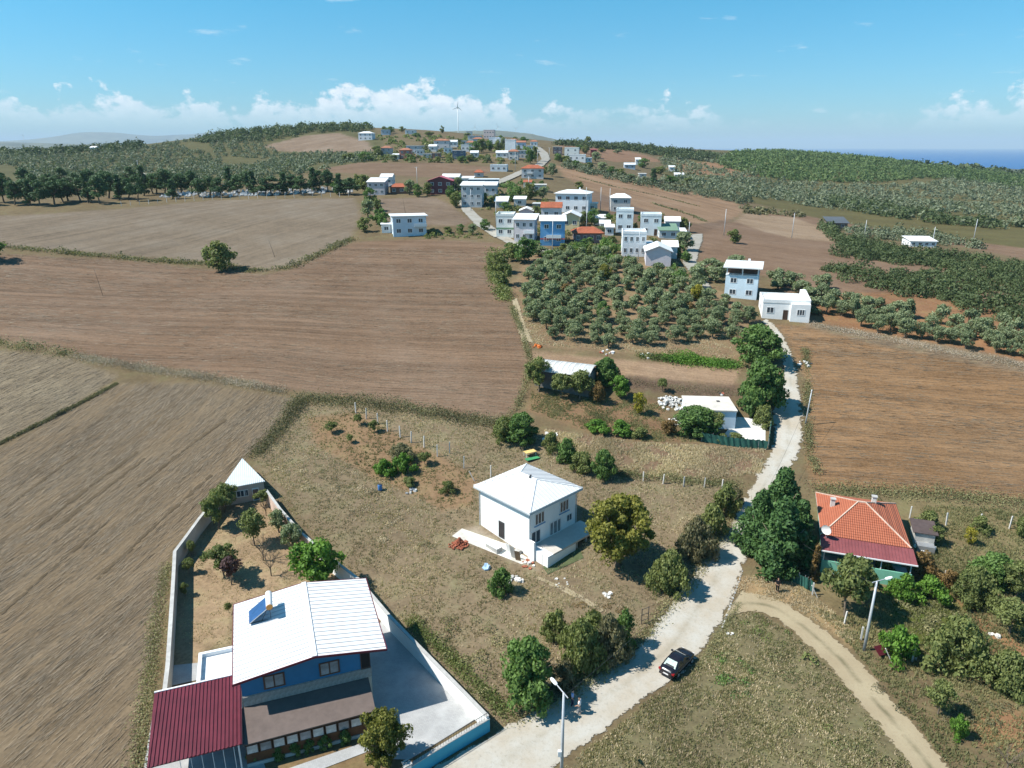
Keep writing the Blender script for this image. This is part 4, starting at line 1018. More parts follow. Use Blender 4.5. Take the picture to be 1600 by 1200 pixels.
def strip(name, pix, wid, hgt, leaf, per_m, ls, seed, gaps=True):
    """weedy growth along a field edge"""
    P = [at(*p) for p in pix]
    r = np.random.default_rng(seed)
    Cs = []
    for a, b_ in zip(P[:-1], P[1:]):
        ln = (b_ - a).length
        k = int(ln * per_m * (2.4 if depth_of(a) < 170 else 1.4))
        f = r.uniform(0, 1, k); f = f if not gaps else f[np.sin(f * ln * .45 + seed) + np.sin(f * ln * .17 + 1.3 * seed) > r.uniform(-2.2, .6, k)]; k = len(f)
        x = a.x + (b_.x - a.x) * f + r.normal(0, wid * .45, k); y = a.y + (b_.y - a.y) * f + r.normal(0, wid * .45, k)
        hh = hgt * (.38 + .7 * np.clip(np.sin(x * .31 + 2 * np.sin(y * .23)) * .6 + np.sin(x * 1.1 + y * .7) * .4, 0, 1)) * r.uniform(.02, 1, k)
        Cs.append(np.stack([x, y, H(x, y) + hh], -1))
    C = np.concatenate(Cs)
    d = unit(r.normal(0, 1, C.shape) + np.array([0, 0, .5]))
    me = leaf_mesh(name, C, d, r.uniform(.45, 1.1, len(C)) * ls * np.where(C[:, 1] < 150, .5, .8), seed, LEAF[leaf], 1.9, .6, .5 + .35 * np.sin(C[:, 0] * .5) * np.cos(C[:, 1] * .37))
    return tag(link(name, me), kind='stuff')
strip('field_edge_growth', [(-60, 383), (0, 386), (150, 400), (320, 412), (400, 424), (455, 418), (548, 374)], 2.2, 1.5, 'brush', 55, .42, 41)
strip('field_edge_growth', [(-60, 528), (0, 538), (60, 546), (110, 554)], 2.2, 1.6, 'weed', 60, .38, 42)
strip('dry_grass_bank', [(110, 556), (180, 568), (260, 582), (330, 592), (400, 604), (440, 612)], 1.6, 1.0, 'deadgrass', 170, .22, 43)
strip('field_edge_growth', [(455, 640), (475, 624), (560, 628), (640, 642), (720, 655), (790, 664)], 2.2, 1.6, 'brush', 110, .34, 44)
strip('field_edge_growth', [(462, 636), (445, 662), (420, 690), (398, 712)], 1.7, 1.5, 'brush', 110, .32, 45)
strip('ditch_growth', [(-20, 703), (60, 664), (130, 628), (182, 600)], .5, .6, 'brush', 130, .3, 46, False)
strip('field_edge_growth', [(775, 390), (768, 405), (775, 440), (790, 470)], 2.2, 2.0, 'shrub', 80, .4, 47)
strip('field_edge_growth', [(800, 480), (815, 520), (828, 560), (822, 600), (808, 636), (790, 655)], .9, .9, 'weed', 50, .3, 48)
strip('field_edge_growth', [(1275, 764), (1360, 768), (1450, 772), (1600, 786), (1700, 795)], 2.2, 1.0, 'weed', 90, .3, 49)
strip('field_edge_growth', [(1258, 545), (1262, 600), (1262, 660), (1266, 712), (1278, 740)], 1.0, .7, 'weed', 60, .28, 50)
strip('field_edge_growth', [(960, 740), (1030, 748), (1100, 754), (1155, 758)], 1.3, 1.0, 'weed', 110, .28, 51)
strip('hedge', [(1042, 562), (1090, 566), (1150, 572)], 2.0, 1.7, 'bright', 230, .4, 52, False)
strip('hedge', [(1000, 556), (1042, 562)], 1.4, 1.0, 'shrub', 100, .4, 53, False)
strip('dry_grass_bank', [(1270, 508), (1400, 532), (1520, 556), (1640, 582)], 2.0, .7, 'deadgrass', 130, .22, 54)
strip('field_edge_growth', [(1150, 930), (1170, 905), (1200, 905)], .8, .3, 'straw', 60, .2, 55)
strip('roadside_growth', [(795, 1128), (850, 1108), (920, 1070), (985, 1022), (1015, 985), (1040, 950), (1085, 905), (1110, 865), (1145, 815)], 1.1, .8, 'weed', 90, .24, 56)
strip('wall_growth', [(262, 880), (246, 960), (240, 1020), (232, 1070), (222, 1130), (216, 1200)], 1.1, .5, 'weed', 90, .24, 57)
strip('roadside_growth', [(1085, 1050), (1115, 1010), (1140, 968), (1155, 945)], .6, .4, 'weed', 60, .2, 58)
strip('wall_growth', [(640, 970), (700, 1026), (752, 1076), (792, 1118)], 1.0, 1.1, 'shrub', 130, .26, 59)
strip('weeds', [(985, 598), (1060, 608), (1145, 614)], 2.0, .8, 'brush', 120, .2, 60)
strip('slope_growth', [(900, 276), (960, 292), (1020, 304), (1090, 322)], 1.5, .5, 'brush', 8, .6, 61)
strip('slope_growth', [(1020, 318), (1085, 338), (1100, 346)], 1.5, .8, 'brush', 12, .7, 62)
# meadow grass: blades in tufts
def grass(name, poly_px, ntuft, leafs, hrange, seed, avoid=()):
    r = np.random.default_rng(seed)
    poly = polyw(poly_px, 4)
    lo, hi = poly.min(0), poly.max(0)
    q = r.uniform(lo, hi, (int(ntuft * 3.5), 2))
    q = q[inside(poly, q[:, 0], q[:, 1])]
    for av in avoid:
        q = q[~inside(av, q[:, 0], q[:, 1])]
    clump = np.sin(q[:, 0] * .9 + 1.3 * np.sin(q[:, 1] * .7)) * np.cos(q[:, 1] * .8 + np.sin(q[:, 0] * .5)) + r.normal(0, .55, len(q))
    q = q[np.argsort(-clump)[:ntuft]]
    k = len(q); nb = 5
    idx = np.repeat(np.arange(k), nb)
    th = r.uniform(hrange[0], hrange[1], k)[idx]
    bx = q[idx] + r.normal(0, .10, (k * nb, 2))
    z = H(bx[:, 0], bx[:, 1])
    a = r.uniform(0, 2 * math.pi, k * nb); wd = r.uniform(.03, .075, k * nb)
    ox, oy = np.cos(a) * wd, np.sin(a) * wd
    lean = r.normal(0, .28, (k * nb, 2)) * th[:, None]
    V = np.stack([np.stack([bx[:, 0] - ox, bx[:, 1] - oy, z - .02], -1), np.stack([bx[:, 0] + ox, bx[:, 1] + oy, z - .02], -1),
                  np.stack([bx[:, 0] + lean[:, 0], bx[:, 1] + lean[:, 1], z + th], -1)], 1).reshape(-1, 3)
    tone = np.sin(q[:, 0] * .35 + np.sin(q[:, 1] * .23)) * .3 + .5
    lv = np.clip(tone[idx] + .15 + r.normal(0, .14, k * nb), 0, 1)
    me = mesh_np(name, V, np.arange(3 * k * nb).reshape(-1, 3), [('lv', 'FLOAT', np.repeat(lv, 3))])
    return tag(link(name, me, None, LEAF[leafs]), kind='stuff')
MEADOW = FIELDS[[f[0] for f in FIELDS].index('meadow')][1]
YARD = polyw([(700, 836), (745, 815), (830, 790), (910, 800), (910, 855), (850, 895), (800, 884), (745, 856)], 3)
ORCH = FW[[f[0] for f in FIELDS].index('orchard_plot')]
grass('dry_grass', MEADOW, 15000, 'straw', (.07, .26), 71, (YARD, ORCH))
grass('green_weeds', MEADOW, 3500, 'weed', (.08, .3), 72, (YARD, ORCH))
VERGE = [(1138, 968), (1180, 954), (1236, 990), (1292, 1040), (1348, 1105), (1400, 1168), (1450, 1235), (835, 1235), (878, 1202), (952, 1146), (1012, 1096), (1082, 1050), (1112, 1008)]
grass('verge_grass', VERGE, 6500, 'weed', (.07, .26), 73)
grass('verge_dry_grass', VERGE, 4500, 'straw', (.07, .26), 74)
grass('garden_grass', [(1272, 950), (1340, 1022), (1400, 1095), (1456, 1162), (1505, 1230), (1640, 1230), (1660, 800), (1440, 790), (1430, 880), (1380, 930), (1320, 965)], 11000, 'weed', (.12, .4), 75)
grass('plot_grass', [(850, 672), (1000, 692), (1195, 702), (1190, 740), (1100, 750), (980, 740), (880, 712)], 7000, 'straw', (.15, .4), 76)
grass('orchard_weeds', [(480, 655), (560, 640), (640, 690), (745, 740), (738, 792), (690, 800), (640, 770), (560, 735), (500, 700)], 1800, 'weed', (.08, .3), 77)
grass('garden_litter', [(352, 780), (412, 775), (450, 815), (510, 870), (556, 905), (480, 925), (366, 940), (362, 1008), (300, 1010), (282, 1000), (290, 870)], 2600, 'straw', (.03, .12), 85)
grass('plot_weeds', [(830, 612), (930, 622), (1040, 630), (1040, 665), (1095, 690), (1000, 690), (900, 668), (828, 640)], 4500, 'weed', (.08, .3), 86)
grass('yard_weeds', [(1172, 905), (1230, 902), (1290, 945), (1345, 1000), (1330, 1006), (1240, 948), (1180, 935)], 1500, 'straw', (.08, .25), 87)
grass('grove_weeds', [(815, 505), (830, 470), (1000, 500), (1130, 520), (1160, 568), (1000, 552), (830, 538)], 5000, 'straw', (.08, .3), 88)
def straw_litter(name, fi, cnt, seed, maxd=400, leaf='chaff', ln=(.5, 1.5), sd=.09):
    """cut straw lying flat along the rows of a field"""
    r = np.random.default_rng(seed)
    pw = FW[fi]
    rowd = FIELDS[fi][4]; pix = FIELDS[fi][1]
    c = np.mean(pix, 0); p0 = at(*c); p1 = at(c[0] + rowd[0] / math.hypot(*rowd) * 20, c[1] + rowd[1] / math.hypot(*rowd) * 20)
    a0 = math.atan2(p1.y - p0.y, p1.x - p0.x)
    lo, hi = pw.min(0), np.minimum(pw.max(0), maxd)
    q = r.uniform(lo, hi, (cnt * 6, 2))
    q = q[inside(pw, q[:, 0], q[:, 1])]
    q = q[np.abs(np.arctan2(q[:, 0], q[:, 1])) < rad(42)]
    u = -math.sin(a0) * q[:, 0] + math.cos(a0) * q[:, 1]; v_ = math.cos(a0) * q[:, 0] + math.sin(a0) * q[:, 1]
    keep = np.sin(u * 1.1 + np.sin(v_ * .05)) * .3 + np.sin(u * .23 + np.sin(v_ * .03)) * .25 + np.sin(v_ * .07 + u * .3) * .3 + r.normal(0, .9, len(q))
    q = q[np.argsort(-keep)[:cnt]]
    k = len(q)
    a = a0 + r.normal(0, sd, k); l_ = r.uniform(*ln, k) * .5 * (1 + np.hypot(q[:, 0], q[:, 1]) / 150); w_ = r.uniform(.010, .022, k) * (1 + np.hypot(q[:, 0], q[:, 1]) / 150)
    dx_, dy_ = np.cos(a), np.sin(a)
    cs = [(-1, -1), (1, 0), (-1, 1)]
    V = np.stack([np.stack([q[:, 0] + dx_ * l_ * i_ - dy_ * w_ * j_, q[:, 1] + dy_ * l_ * i_ + dx_ * w_ * j_, H(q[:, 0] + dx_ * l_ * i_, q[:, 1] + dy_ * l_ * i_) + .03 + .05 * r.uniform(0, 1, k)], -1) for i_, j_ in cs], 1).reshape(-1, 3)
    me = mesh_np(name, V, np.arange(3 * k).reshape(-1, 3), [('lv', 'FLOAT', np.repeat(r.uniform(0, 1, k) ** 1.5, 3))])
    return tag(link(name, me, None, LEAF[leaf]), kind='stuff')
fidx = {}
for k_, f_ in enumerate(FIELDS): fidx.setdefault(f_[0], []).append(k_)
straw_litter('field_straw', fidx['stubble_field'][2], 16000, 101)
straw_litter('field_straw', fidx['ploughed_field'][0], 14000, 102, 215)
straw_litter('field_straw', fidx['orange_field'][0], 5000, 103)
straw_litter('field_straw', fidx['straw_field'][0], 4000, 104)
thicket('verge_weeds', [(1135, 985), (1180, 975), (1260, 1040), (1330, 1120), (1400, 1200), (1250, 1200), (1180, 1090), (1120, 1040)], 2.6, (.7, 1.8, .15, .3), 'weed', 130, .07, 78, .5)
thicket('verge_weeds', [(1180, 960), (1230, 985), (1290, 1040), (1250, 1060), (1190, 1010)], 2.6, (.8, 1.8, .25, .4), 'shrub', 70, .13, 79, .5)
thicket('green_weeds', [(1108, 1034), (1140, 1012), (1180, 1052), (1176, 1100), (1124, 1088)], 1.3, (.6, 1.5, .12, .24), 'fig', 60, .12, 111, .5)
thicket('green_weeds', [(1150, 962), (1190, 958), (1240, 1000), (1215, 1012), (1160, 985)], 1.5, (.6, 1.4, .12, .24), 'shrub', 60, .12, 112, .5)
thicket('green_weeds', [(1290, 1130), (1360, 1140), (1410, 1200), (1300, 1200)], 1.7, (.6, 1.5, .12, .24), 'shrub', 60, .12, 113, .5)
thicket('dry_thistles', [(880, 930), (960, 945), (1010, 960), (980, 990), (900, 960)], 1.6, (.5, 1.2, .15, .3), 'rust', 50, .12, 114, .5)
thicket('meadow_weeds', [(640, 960), (720, 950), (790, 1000), (790, 1100), (760, 1110), (690, 1040)], 2.0, (.8, 2.0, .3, .5), 'weed', 140, .075, 80, .5)
thicket('meadow_weeds', [(440, 700), (560, 720), (640, 800), (700, 860), (760, 950), (640, 950), (540, 850)], 4.0, (.7, 1.6, .2, .35), 'brush', 110, .07, 81, .5)
thicket('thistle_patch', [(420, 700), (480, 690), (560, 740), (640, 810), (600, 850), (520, 800), (430, 740)], 2.2, (.8, 1.8, .15, .3), 'straw', 130, .065, 82, .5)
thicket('garden_weeds', [(1360, 1080), (1440, 1060), (1600, 1110), (1600, 1190), (1500, 1180)], 2.2, (.8, 1.9, .25, .45), 'brush', 130, .075, 83, .5)
thicket('lawn_growth', [(1380, 940), (1480, 935), (1500, 960), (1460, 1000), (1410, 1000)], 1.2, (.8, 1.5, .15, .3), 'weed', 60, .13, 84, .5)
#BUILD
# ------------------------------------------------------------------ draped paving
from mathutils.geometry import delaunay_2d_cdt
def drape(name, pix, mat, off=0.06, step=0.8, kind='structure', parent=None):
    pw = polyw(pix, 8)
    lo, hi = pw.min(0), pw.max(0)
    xs = np.arange(lo[0], hi[0], step); ys = np.arange(lo[1], hi[1], step)
    X, Y = np.meshgrid(xs, ys)
    ins = inside(pw, X.ravel(), Y.ravel()) & (edgedist(pw, X.ravel(), Y.ravel()) > step * .35)
    pts_ = [Vector(p) for p in pw] + [Vector((a, c)) for a, c in zip(X.ravel()[ins], Y.ravel()[ins])]
    k = len(pw)
    vs, es, fs, *_ = delaunay_2d_cdt(pts_, [(i, (i + 1) % k) for i in range(k)], [list(range(k))], 1, 1e-4)
    me = bpy.data.meshes.new(name)
    me.from_pydata([(v.x, v.y, gz(v.x, v.y) + off) for v in vs], [], fs)
    me.polygons.foreach_set('use_smooth', np.ones(len(me.polygons), bool))
    o = link(name, me, parent, mat)
    return tag(o, kind=kind)
def pavemat(name, col, scale):
    m = bpy.data.materials.new(name); m.use_nodes = True
    t = m.node_tree; b = t.nodes['Principled BSDF']; b.inputs['Roughness'].default_value = .85
    g = N(t, 'ShaderNodeNewGeometry')
    mp = N(t, 'ShaderNodeMapping'); mp.inputs['Rotation'].default_value = (0, 0, rad(20)); L(t, g.outputs['Position'], mp.inputs[0])
    br = N(t, 'ShaderNodeTexBrick'); br.inputs['Scale'].default_value = scale; br.inputs['Mortar Size'].default_value = .02
    br.inputs['Color1'].default_value = (*[c * .92 for c in col], 1); br.inputs['Color2'].default_value = (*[c * 1.06 for c in col], 1); br.inputs['Mortar'].default_value = (*[c * .7 for c in col], 1)
    L(t, mp.outputs[0], br.inputs[0])
    n_ = N(t, 'ShaderNodeTexNoise', i_Scale=.6, i_Detail=5.0); L(t, g.outputs['Position'], n_.inputs['Vector'])
    L(t, MIXC(t, M(t, 'MULTIPLY', M(t, 'SUBTRACT', n_.outputs[0], .45), 3, clamp=True), br.outputs[0], tuple(c * 1.25 for c in col)), b.inputs['Base Color'])
    return m
PAVE = pavemat('grey_paving', (0.36, 0.36, 0.355), 2.2)
drape('courtyard', [(600, 962), (612, 972), (700, 1062), (756, 1116), (640, 1188), (600, 1186), (578, 1120), (576, 1010)], PAVE, .05)
drape('garden_paving', [(272, 1040), (330, 1034), (330, 1058), (268, 1072)], PAVE, .05)
drape('front_path', [(440, 1205), (640, 1136), (650, 1146), (470, 1215)], PAVE, .05)
drape('carport_floor', [(238, 1120), (380, 1100), (420, 1215), (215, 1260)], PAVE, .04)
drape('yard_slab', [(706, 838), (722, 826), (790, 850), (830, 876), (815, 882), (740, 852)], pm('worn_concrete', (0.56, 0.53, 0.47), .95, .18, 1.2, .3), .04)
drape('court', [(1140, 668), (1152, 652), (1196, 656), (1196, 690), (1130, 682)], pm('pale_concrete', (0.60, 0.585, 0.55), .95, .1, 1.0), .06)

# ------------------------------------------------------------------ windows, doors, walls
UW = {}
def unit_window(panes, border=.07):
    key = (panes, border)
    if key not in UW:
        m = MB()
        bw = border
        m.box(-.5, .5, -.05, .02, .5 - bw, .5); m.box(-.5, .5, -.05, .02, -.5, -.5 + bw)
        m.box(-.5, -.5 + bw, -.05, .02, -.5 + bw, .5 - bw); m.box(.5 - bw, .5, -.05, .02, -.5 + bw, .5 - bw)
        for k in range(1, panes):
            c = -.5 + k / panes
            m.box(c - bw * .4, c + bw * .4, -.045, .02, -.5 + bw, .5 - bw)
        g = MB().box(-.5 + bw * .5, .5 - bw * .5, -.02, .015, -.5 + bw * .5, .5 - bw * .5)
        UW[key] = {}, m, g
    return UW[key]
def window(parent, loc, w, h, face=0, frame=None, glass=None, panes=2, sill=None, name='window', border=.08):
    frame = frame or WFRAME; glass = glass or DARKGLASS
    cache, m, g = unit_window(panes, border)
    if ('f', frame.name) not in cache:
        a = m.mesh('window'); a.materials.append(frame); cache[('f', frame.name)] = a
    if ('g', glass.name) not in cache:
        a = g.mesh('pane'); a.materials.append(glass); cache[('g', glass.name)] = a
    o = link(name, cache[('f', frame.name)], parent)
    o.location = loc; o.rotation_euler = (0, 0, rad({0: 0, 'l': -90, 'r': 90, 'b': 180}[face])); o.scale = (w, 1, h)
    link('pane', cache[('g', glass.name)], o)
    return o
def wall_run(name, label, pix, h, th, mat, cap=None, pil=0, base=None, cat='wall'):
    """a wall following the land; pix = photo points of its top edge"""
    P = [at(x, y, h if isinstance(h, (int, float)) else hh) for (x, y), hh in zip(pix, [h] * len(pix) if isinstance(h, (int, float)) else h)]
    hs = [h] * len(P) if isinstance(h, (int, float)) else h
    o0 = P[0]
    e = empty(name, o0, 0, label, cat)
    w = MB(); c = MB(); pl = MB()
    for i in range(len(P) - 1):
        a, b_ = P[i], P[i + 1]
        d = Vector((b_.x - a.x, b_.y - a.y, 0)); ln = d.length; d /= ln
        nn = Vector((-d.y, d.x, 0)) * th / 2
        k = max(1, int(ln / 3))
        for q in range(k):
            f0, f1 = q / k, (q + 1) / k
            A_ = a.lerp(b_, f0); B_ = a.lerp(b_, f1)
            za, zb = gz(A_.x, A_.y), gz(B_.x, B_.y)
            ha = hs[i] + (hs[i + 1] - hs[i]) * f0; hb = hs[i] + (hs[i + 1] - hs[i]) * f1
            co = [A_ - nn, B_ - nn, B_ + nn, A_ + nn]
            loc = [(p.x - o0.x, p.y - o0.y) for p in co]
            zz0 = [za - .5 - o0.z, zb - .5 - o0.z, zb - .5 - o0.z, za - .5 - o0.z]
            zz1 = [za + ha - o0.z, zb + hb - o0.z, zb + hb - o0.z, za + ha - o0.z]
            w.prism(loc, zz0, zz1)
            co2 = [A_ - nn * 1.35, B_ - nn * 1.35, B_ + nn * 1.35, A_ + nn * 1.35]
            c.prism([(p.x - o0.x, p.y - o0.y) for p in co2], zz1, [z + .07 for z in zz1])
            if pil:
                link('pilaster', MB().box(-.16, .16, -.19, .19, zz0[0], zz1[0] + .1, math.atan2(d.y, d.x), (A_.x - o0.x, A_.y - o0.y, 0)).mesh('pilaster'), e, cap or mat)
    w.build('panel', mat, e)
    c.build('coping', cap or mat, e)
    return e

# ------------------------------------------------------------------ the blue house
BLUE = pm('blue_paint', (0.036, 0.165, 0.31), .75, .07, 1.0)
TEAL = pm('teal_paint', (0.055, 0.33, 0.46), .75, .07, .6)
REDM = pm('dark_red_sheet', (0.125, 0.018, 0.030), .5, .16, .8, spec=.4)
ROOFW = pm('white_sheet_roof', (0.74, 0.74, 0.73), .5, .05, .5, stretch=(1, 3, 1))
BROWNR = pm('brown_felt', (0.135, 0.105, 0.092), .95, .12, 1.4)
STONE = pm('stone_cladding', (0.33, 0.30, 0.27), .9, .22, 4, .4)
TIMBER = pm('brown_timber', (0.115, 0.05, 0.022), .7, .2, 3)
CREAM = pm('cream_plaster', (0.62, 0.56, 0.46), .85, .06, 1)
CURTAIN = pm('curtained_glass', (0.22, 0.24, 0.25), .2, .35, 1.6, spec=.5)
bo = (-22.95, 47.56)
bz = gz(-18, 53)
bh = empty('blue_house', (bo[0], bo[1], bz), rad(20), 'blue two-storey house with white metal roof, dark red carport and brown porch', 'house')
wl = MB()
wl.add([(.5, y, 2.9) for y in (.8, 10.8)] + [(11.3, y, 2.9) for y in (.8, 10.8)] + [(.5, y, 6.0) for y in (.8, 10.8)] + [(11.3, y, 6.15) for y in (.8, 10.8)] + [(6.6, y, 6.86) for y in (.8, 10.8)],
       [(0, 2, 6, 8, 4), (1, 5, 9, 7, 3), (0, 4, 5, 1), (2, 3, 7, 6), (4, 8, 9, 5), (8, 6, 7, 9), (0, 1, 3, 2)])
wl.build('upper_wall', BLUE, bh)
MB().box(.5, 11.3, .8, 10.8, -1, 2.895).build('lower_wall', CREAM, bh)
rf = MB()
rf.slab([(0, 0, 6.05), (6.6, 0, 7.0), (6.6, 11.4, 7.0), (0, 11.4, 6.05)], .12)
rf.slab([(6.6, 0, 7.0), (12.65, 0, 6.1), (12.65, 11.4, 6.1), (6.6, 11.4, 7.0)], .12)
rfo = rf.build('roof', ROOFW, bh)
k = 0
y = .3
rib = MB()
while y < 11.2:
    rib.bar((0.02, y, 6.05), (6.55, y, 6.995), .07, .09); rib.bar((6.65, y, 6.995), (12.63, y, 6.105), .07, .09)
    y += .6
SEAM = pm('grey_seam', (.5, .5, .5), .6, .05, 1)
rib.build('roof_seams', SEAM, rfo)
MB().bar((6.6, -.03, 7.03), (6.6, 11.43, 7.03), .42, .06).build('ridge_cap', ROOFW, rfo)
fs = MB()
for (a, c) in (((-.04, -.05, 5.97), (6.6, -.05, 6.92)), ((6.6, -.05, 6.92), (12.7, -.05, 6.02)), ((-.04, 11.45, 5.97), (6.6, 11.45, 6.92)), ((6.6, 11.45, 6.92), (12.7, 11.45, 6.02)), ((-.05, -.05, 5.97), (-.05, 11.45, 5.97)), ((12.7, -.05, 6.02), (12.7, 11.45, 6.02))):
    fs.bar(a, c, .07, .2)
fs.build('fascia', REDM, bh)
sb = MB().box(.46, 11.34, .74, .79, 2.95, 3.95).build('stone_band', STONE, bh)
pmesh = MB().box(-.225, .225, -.05, 0, -.46, .46).mesh('stone_panel'); pmesh.materials.append(STONE)
for i in range(22):
    o = link('stone_panel', pmesh, sb); o.location = (.75 + i * .487, .735 - random.uniform(0, .03), 3.45 + random.uniform(-.01, .01))
for x in (3.15, 7.75):
    window(bh, (x, .78, 4.85), 1.75, 1.35, 0, BFRAME, CURTAIN, 2)
window(bh, (10.85, .79, 4.85), .85, 1.95, 0, BFRAME, pm('painted_dark_opening', (.012, .012, .013), .6, .1), 1, name='balcony_opening')  # near-black pane paints in the shade of a recessed opening
for yy in (3, 7):
    window(bh, (11.31, yy, 4.9), 1.2, 1.2, 'r', BFRAME, CURTAIN, 2)
    window(bh, (.49, yy, 4.9), 1.2, 1.2, 'l', BFRAME, CURTAIN, 2)
pr = MB().slab([(.35, -3.05, 2.45), (11.0, -2.95, 2.45), (11.0, .73, 2.93), (.35, .73, 2.93)], .1).build('porch_roof', BROWNR, bh)
MB().box(.45, 10.9, -2.8, -2.62, .28, 1.15).build('porch_panel', TIMBER, bh)
MB().box(.45, 10.9, -2.9, -2.55, -.6, .28).build('porch_plinth', CONC, bh)
MB().box(.45, 10.9, -2.78, -2.66, 2.08, 2.33).build('porch_beam', TIMBER, bh)
MB().box(10.72, 10.9, -2.62, .72, -.5, 2.3).build('porch_end', TIMBER, bh)
CURT2 = pm('pale_curtain', (0.50, 0.50, 0.48), .3, .25, 2.5, spec=.4)
for i in range(10):
    window(bh, (.98 + i * 1.043, -2.79, 1.62), .96, .92, 0, BFRAME, CURT2 if i % 3 != 1 else CURTAIN, 1, name='porch_window', border=.07)
cp = MB().slab([(-6.5, -3.4, 2.95), (.34, -3.4, 2.95), (.34, 4.6, 3.3), (-6.7, 4.6, 3.3)], .06).build('carport_roof', REDM, bh)
ribs = MB()
x = -6.4
while x < .3:
    ribs.bar((x, -3.4, 2.98), (x, 4.6, 3.33), .09, .08); x += .3
ribs.build('sheet_ribs', REDM, cp)
MB().bar((-6.7, 4.68, 3.32), (.34, 4.68, 3.32), .16, .16).build('back_gutter', WFRAME, cp)
for x in (-6.2, .05):
    for yy in (-3.2, 4.2):
        MB().box(x - .06, x + .06, yy - .06, yy + .06, -.6, 2.9).build('post', WFRAME, bh)
for i in range(6):
    MB().box(-4.2 + i * .78 - .02, -4.2 + i * .78 + .02, -3.42, -3.38, -.6, 2.86).build('bar', WFRAME, bh)
# roof terrace of the low annex
MB().box(-3.3, .48, 4.9, 9.0, -.8, 2.7).build('annex', CREAM, bh)
an = MB()
an.box(-3.4, .5, 8.8, 9.1, 2.7, 3.15); an.box(-3.4, -3.1, 4.8, 8.8, 2.7, 3.15); an.box(-3.1, .5, 4.8, 5.0, 2.7, 3.0)
an.build('annex_parapet', WHITE, bh)
MB().box(-3.1, .48, 5.0, 8.8, 2.69, 2.74).build('annex_roof', pm('patchy_roof_coating', (.74, .71, .66), .9, .2, .7, hue2=(.8, .76, .72)), bh)
# solar water heater standing on the roof
sx, sy = 2.55, 8.2
ca, sa = math.cos(rad(20)), math.sin(rad(20))
sh = empty('solar_water_heater', (bo[0] + sx * ca - sy * sa, bo[1] + sx * sa + sy * ca, bz + 6.4), rad(20), 'solar water heater with blue panel and white tank on the white roof', 'solar heater')
PANEL = pm('solar_panel', (0.025, 0.075, 0.20), .2, .2, 2, spec=.6)
MB().slab([(-1.15, -1.0, .12), (.55, -1.0, 1.35), (.55, .95, 1.35), (-1.15, .95, .12)], .09).build('panel', PANEL, sh)
pf_ = MB()
for yy in (-1.02, .97):
    pf_.bar((-1.15, yy, .08), (.55, yy, 1.31), .06)
pf_.bar((-1.15, -1.02, .08), (-1.15, .97, .08), .06)
pf_.build('panel_frame', STEEL, sh)
MB().tube([(.75, -1.15, 1.5), (.75, -1.1, 1.5), (.75, 1.15, 1.5), (.75, 1.2, 1.5)], [.2, .3, .3, .2], 14).build('tank', WFRAME, sh, True)
MB().tube([(.75, -1.17, 1.5), (.75, -1.12, 1.5)], [.28, .31], 14).build('tank_cap', pm('orange_plastic', (.5, .22, .05), .6), sh)
st = MB()
for yy in (-.9, .85):
    st.bar((.75, yy, 1.25), (.75, yy, .06), .05); st.bar((.55, yy, 1.25), (-.1, yy, -.02), .04); st.bar((-1.15, yy, .02), (.85, yy, .1), .05)
st.build('stand', DARKM, sh)
# boundary walls
PINKW = pm('pinkish_render', (.54, .41, .34), .9, .1, .8)
LEFTW = pm('bare_concrete_wall', (.47, .44, .40), .9, .1, 1.2, hue2=(.52, .46, .40))
wall_run('garden_wall', 'long bare concrete wall along the stubble field, left of the garden', [(256, 1090), (262, 1040), (268, 950), (273, 862), (310, 812), (345, 768)], 2.0, .28, LEFTW, CONC, pil=0)
wall_run('garden_wall', 'pinkish rendered wall on the right of the garden below the shed', [(416, 766), (438, 796), (470, 832), (500, 858)], 1.9, .25, PINKW, CONC)
wall_run('garden_wall', 'white rendered wall between courtyard and dry meadow', [(500, 858), (560, 905), (608, 962), (680, 1036), (762, 1120)], [1.9, 1.9, 1.8, 1.7, 1.6], .25, WHITE, CONC)
fw = wall_run('front_wall', 'bright blue front wall with railing beside the road', [(764, 1122), (700, 1160), (632, 1202)], 1.35, .25, TEAL, CONC)
A_ = at(764, 1122, 1.35); B_ = at(632, 1202, 1.35)
rl = MB()
for k in range(31):
    p = A_.lerp(B_, .03 + k / 32)
    rl.bar((p.x - A_.x, p.y - A_.y, 1.42), (p.x - A_.x, p.y - A_.y, 2.0), .025)
rl.bar((0, 0, 2.0), (B_.x - A_.x, B_.y - A_.y, 2.0 + (B_.z - A_.z)), .035)
rl.build('railing', DARKM, fw)
gp = at(636, 1196, 1.6)
g_ = empty('gate_pillar', gp, rad(35), 'white gate pillar at the end of the blue front wall', 'pillar')
MB().box(-.25, .25, -.25, .25, -.5, 1.75).build('shaft', WHITE, g_); MB().prism([(-.32, -.32), (.32, -.32), (.32, .32), (-.32, .32)], 1.75, 1.88).build('cap', CONC, g_)
ga = at(560, 1215, 1.2)
gt = empty('gate', gp, math.atan2(ga.y - gp.y, ga.x - gp.x), 'dark metal bar gate at the courtyard entrance', 'gate')
gm_ = MB()
for k in range(16):
    gm_.bar((.5 + k * .2, 0, .15), (.5 + k * .2, 0, 1.5), .025)
for z in (.2, 1.45):
    gm_.bar((.4, 0, z), (3.6, 0, z), .05)
gm_.build('bars', DARKM, gt)
MB().box(3.6, 3.8, -.1, .1, -.3, 1.7).build('post', DARKM, gt)
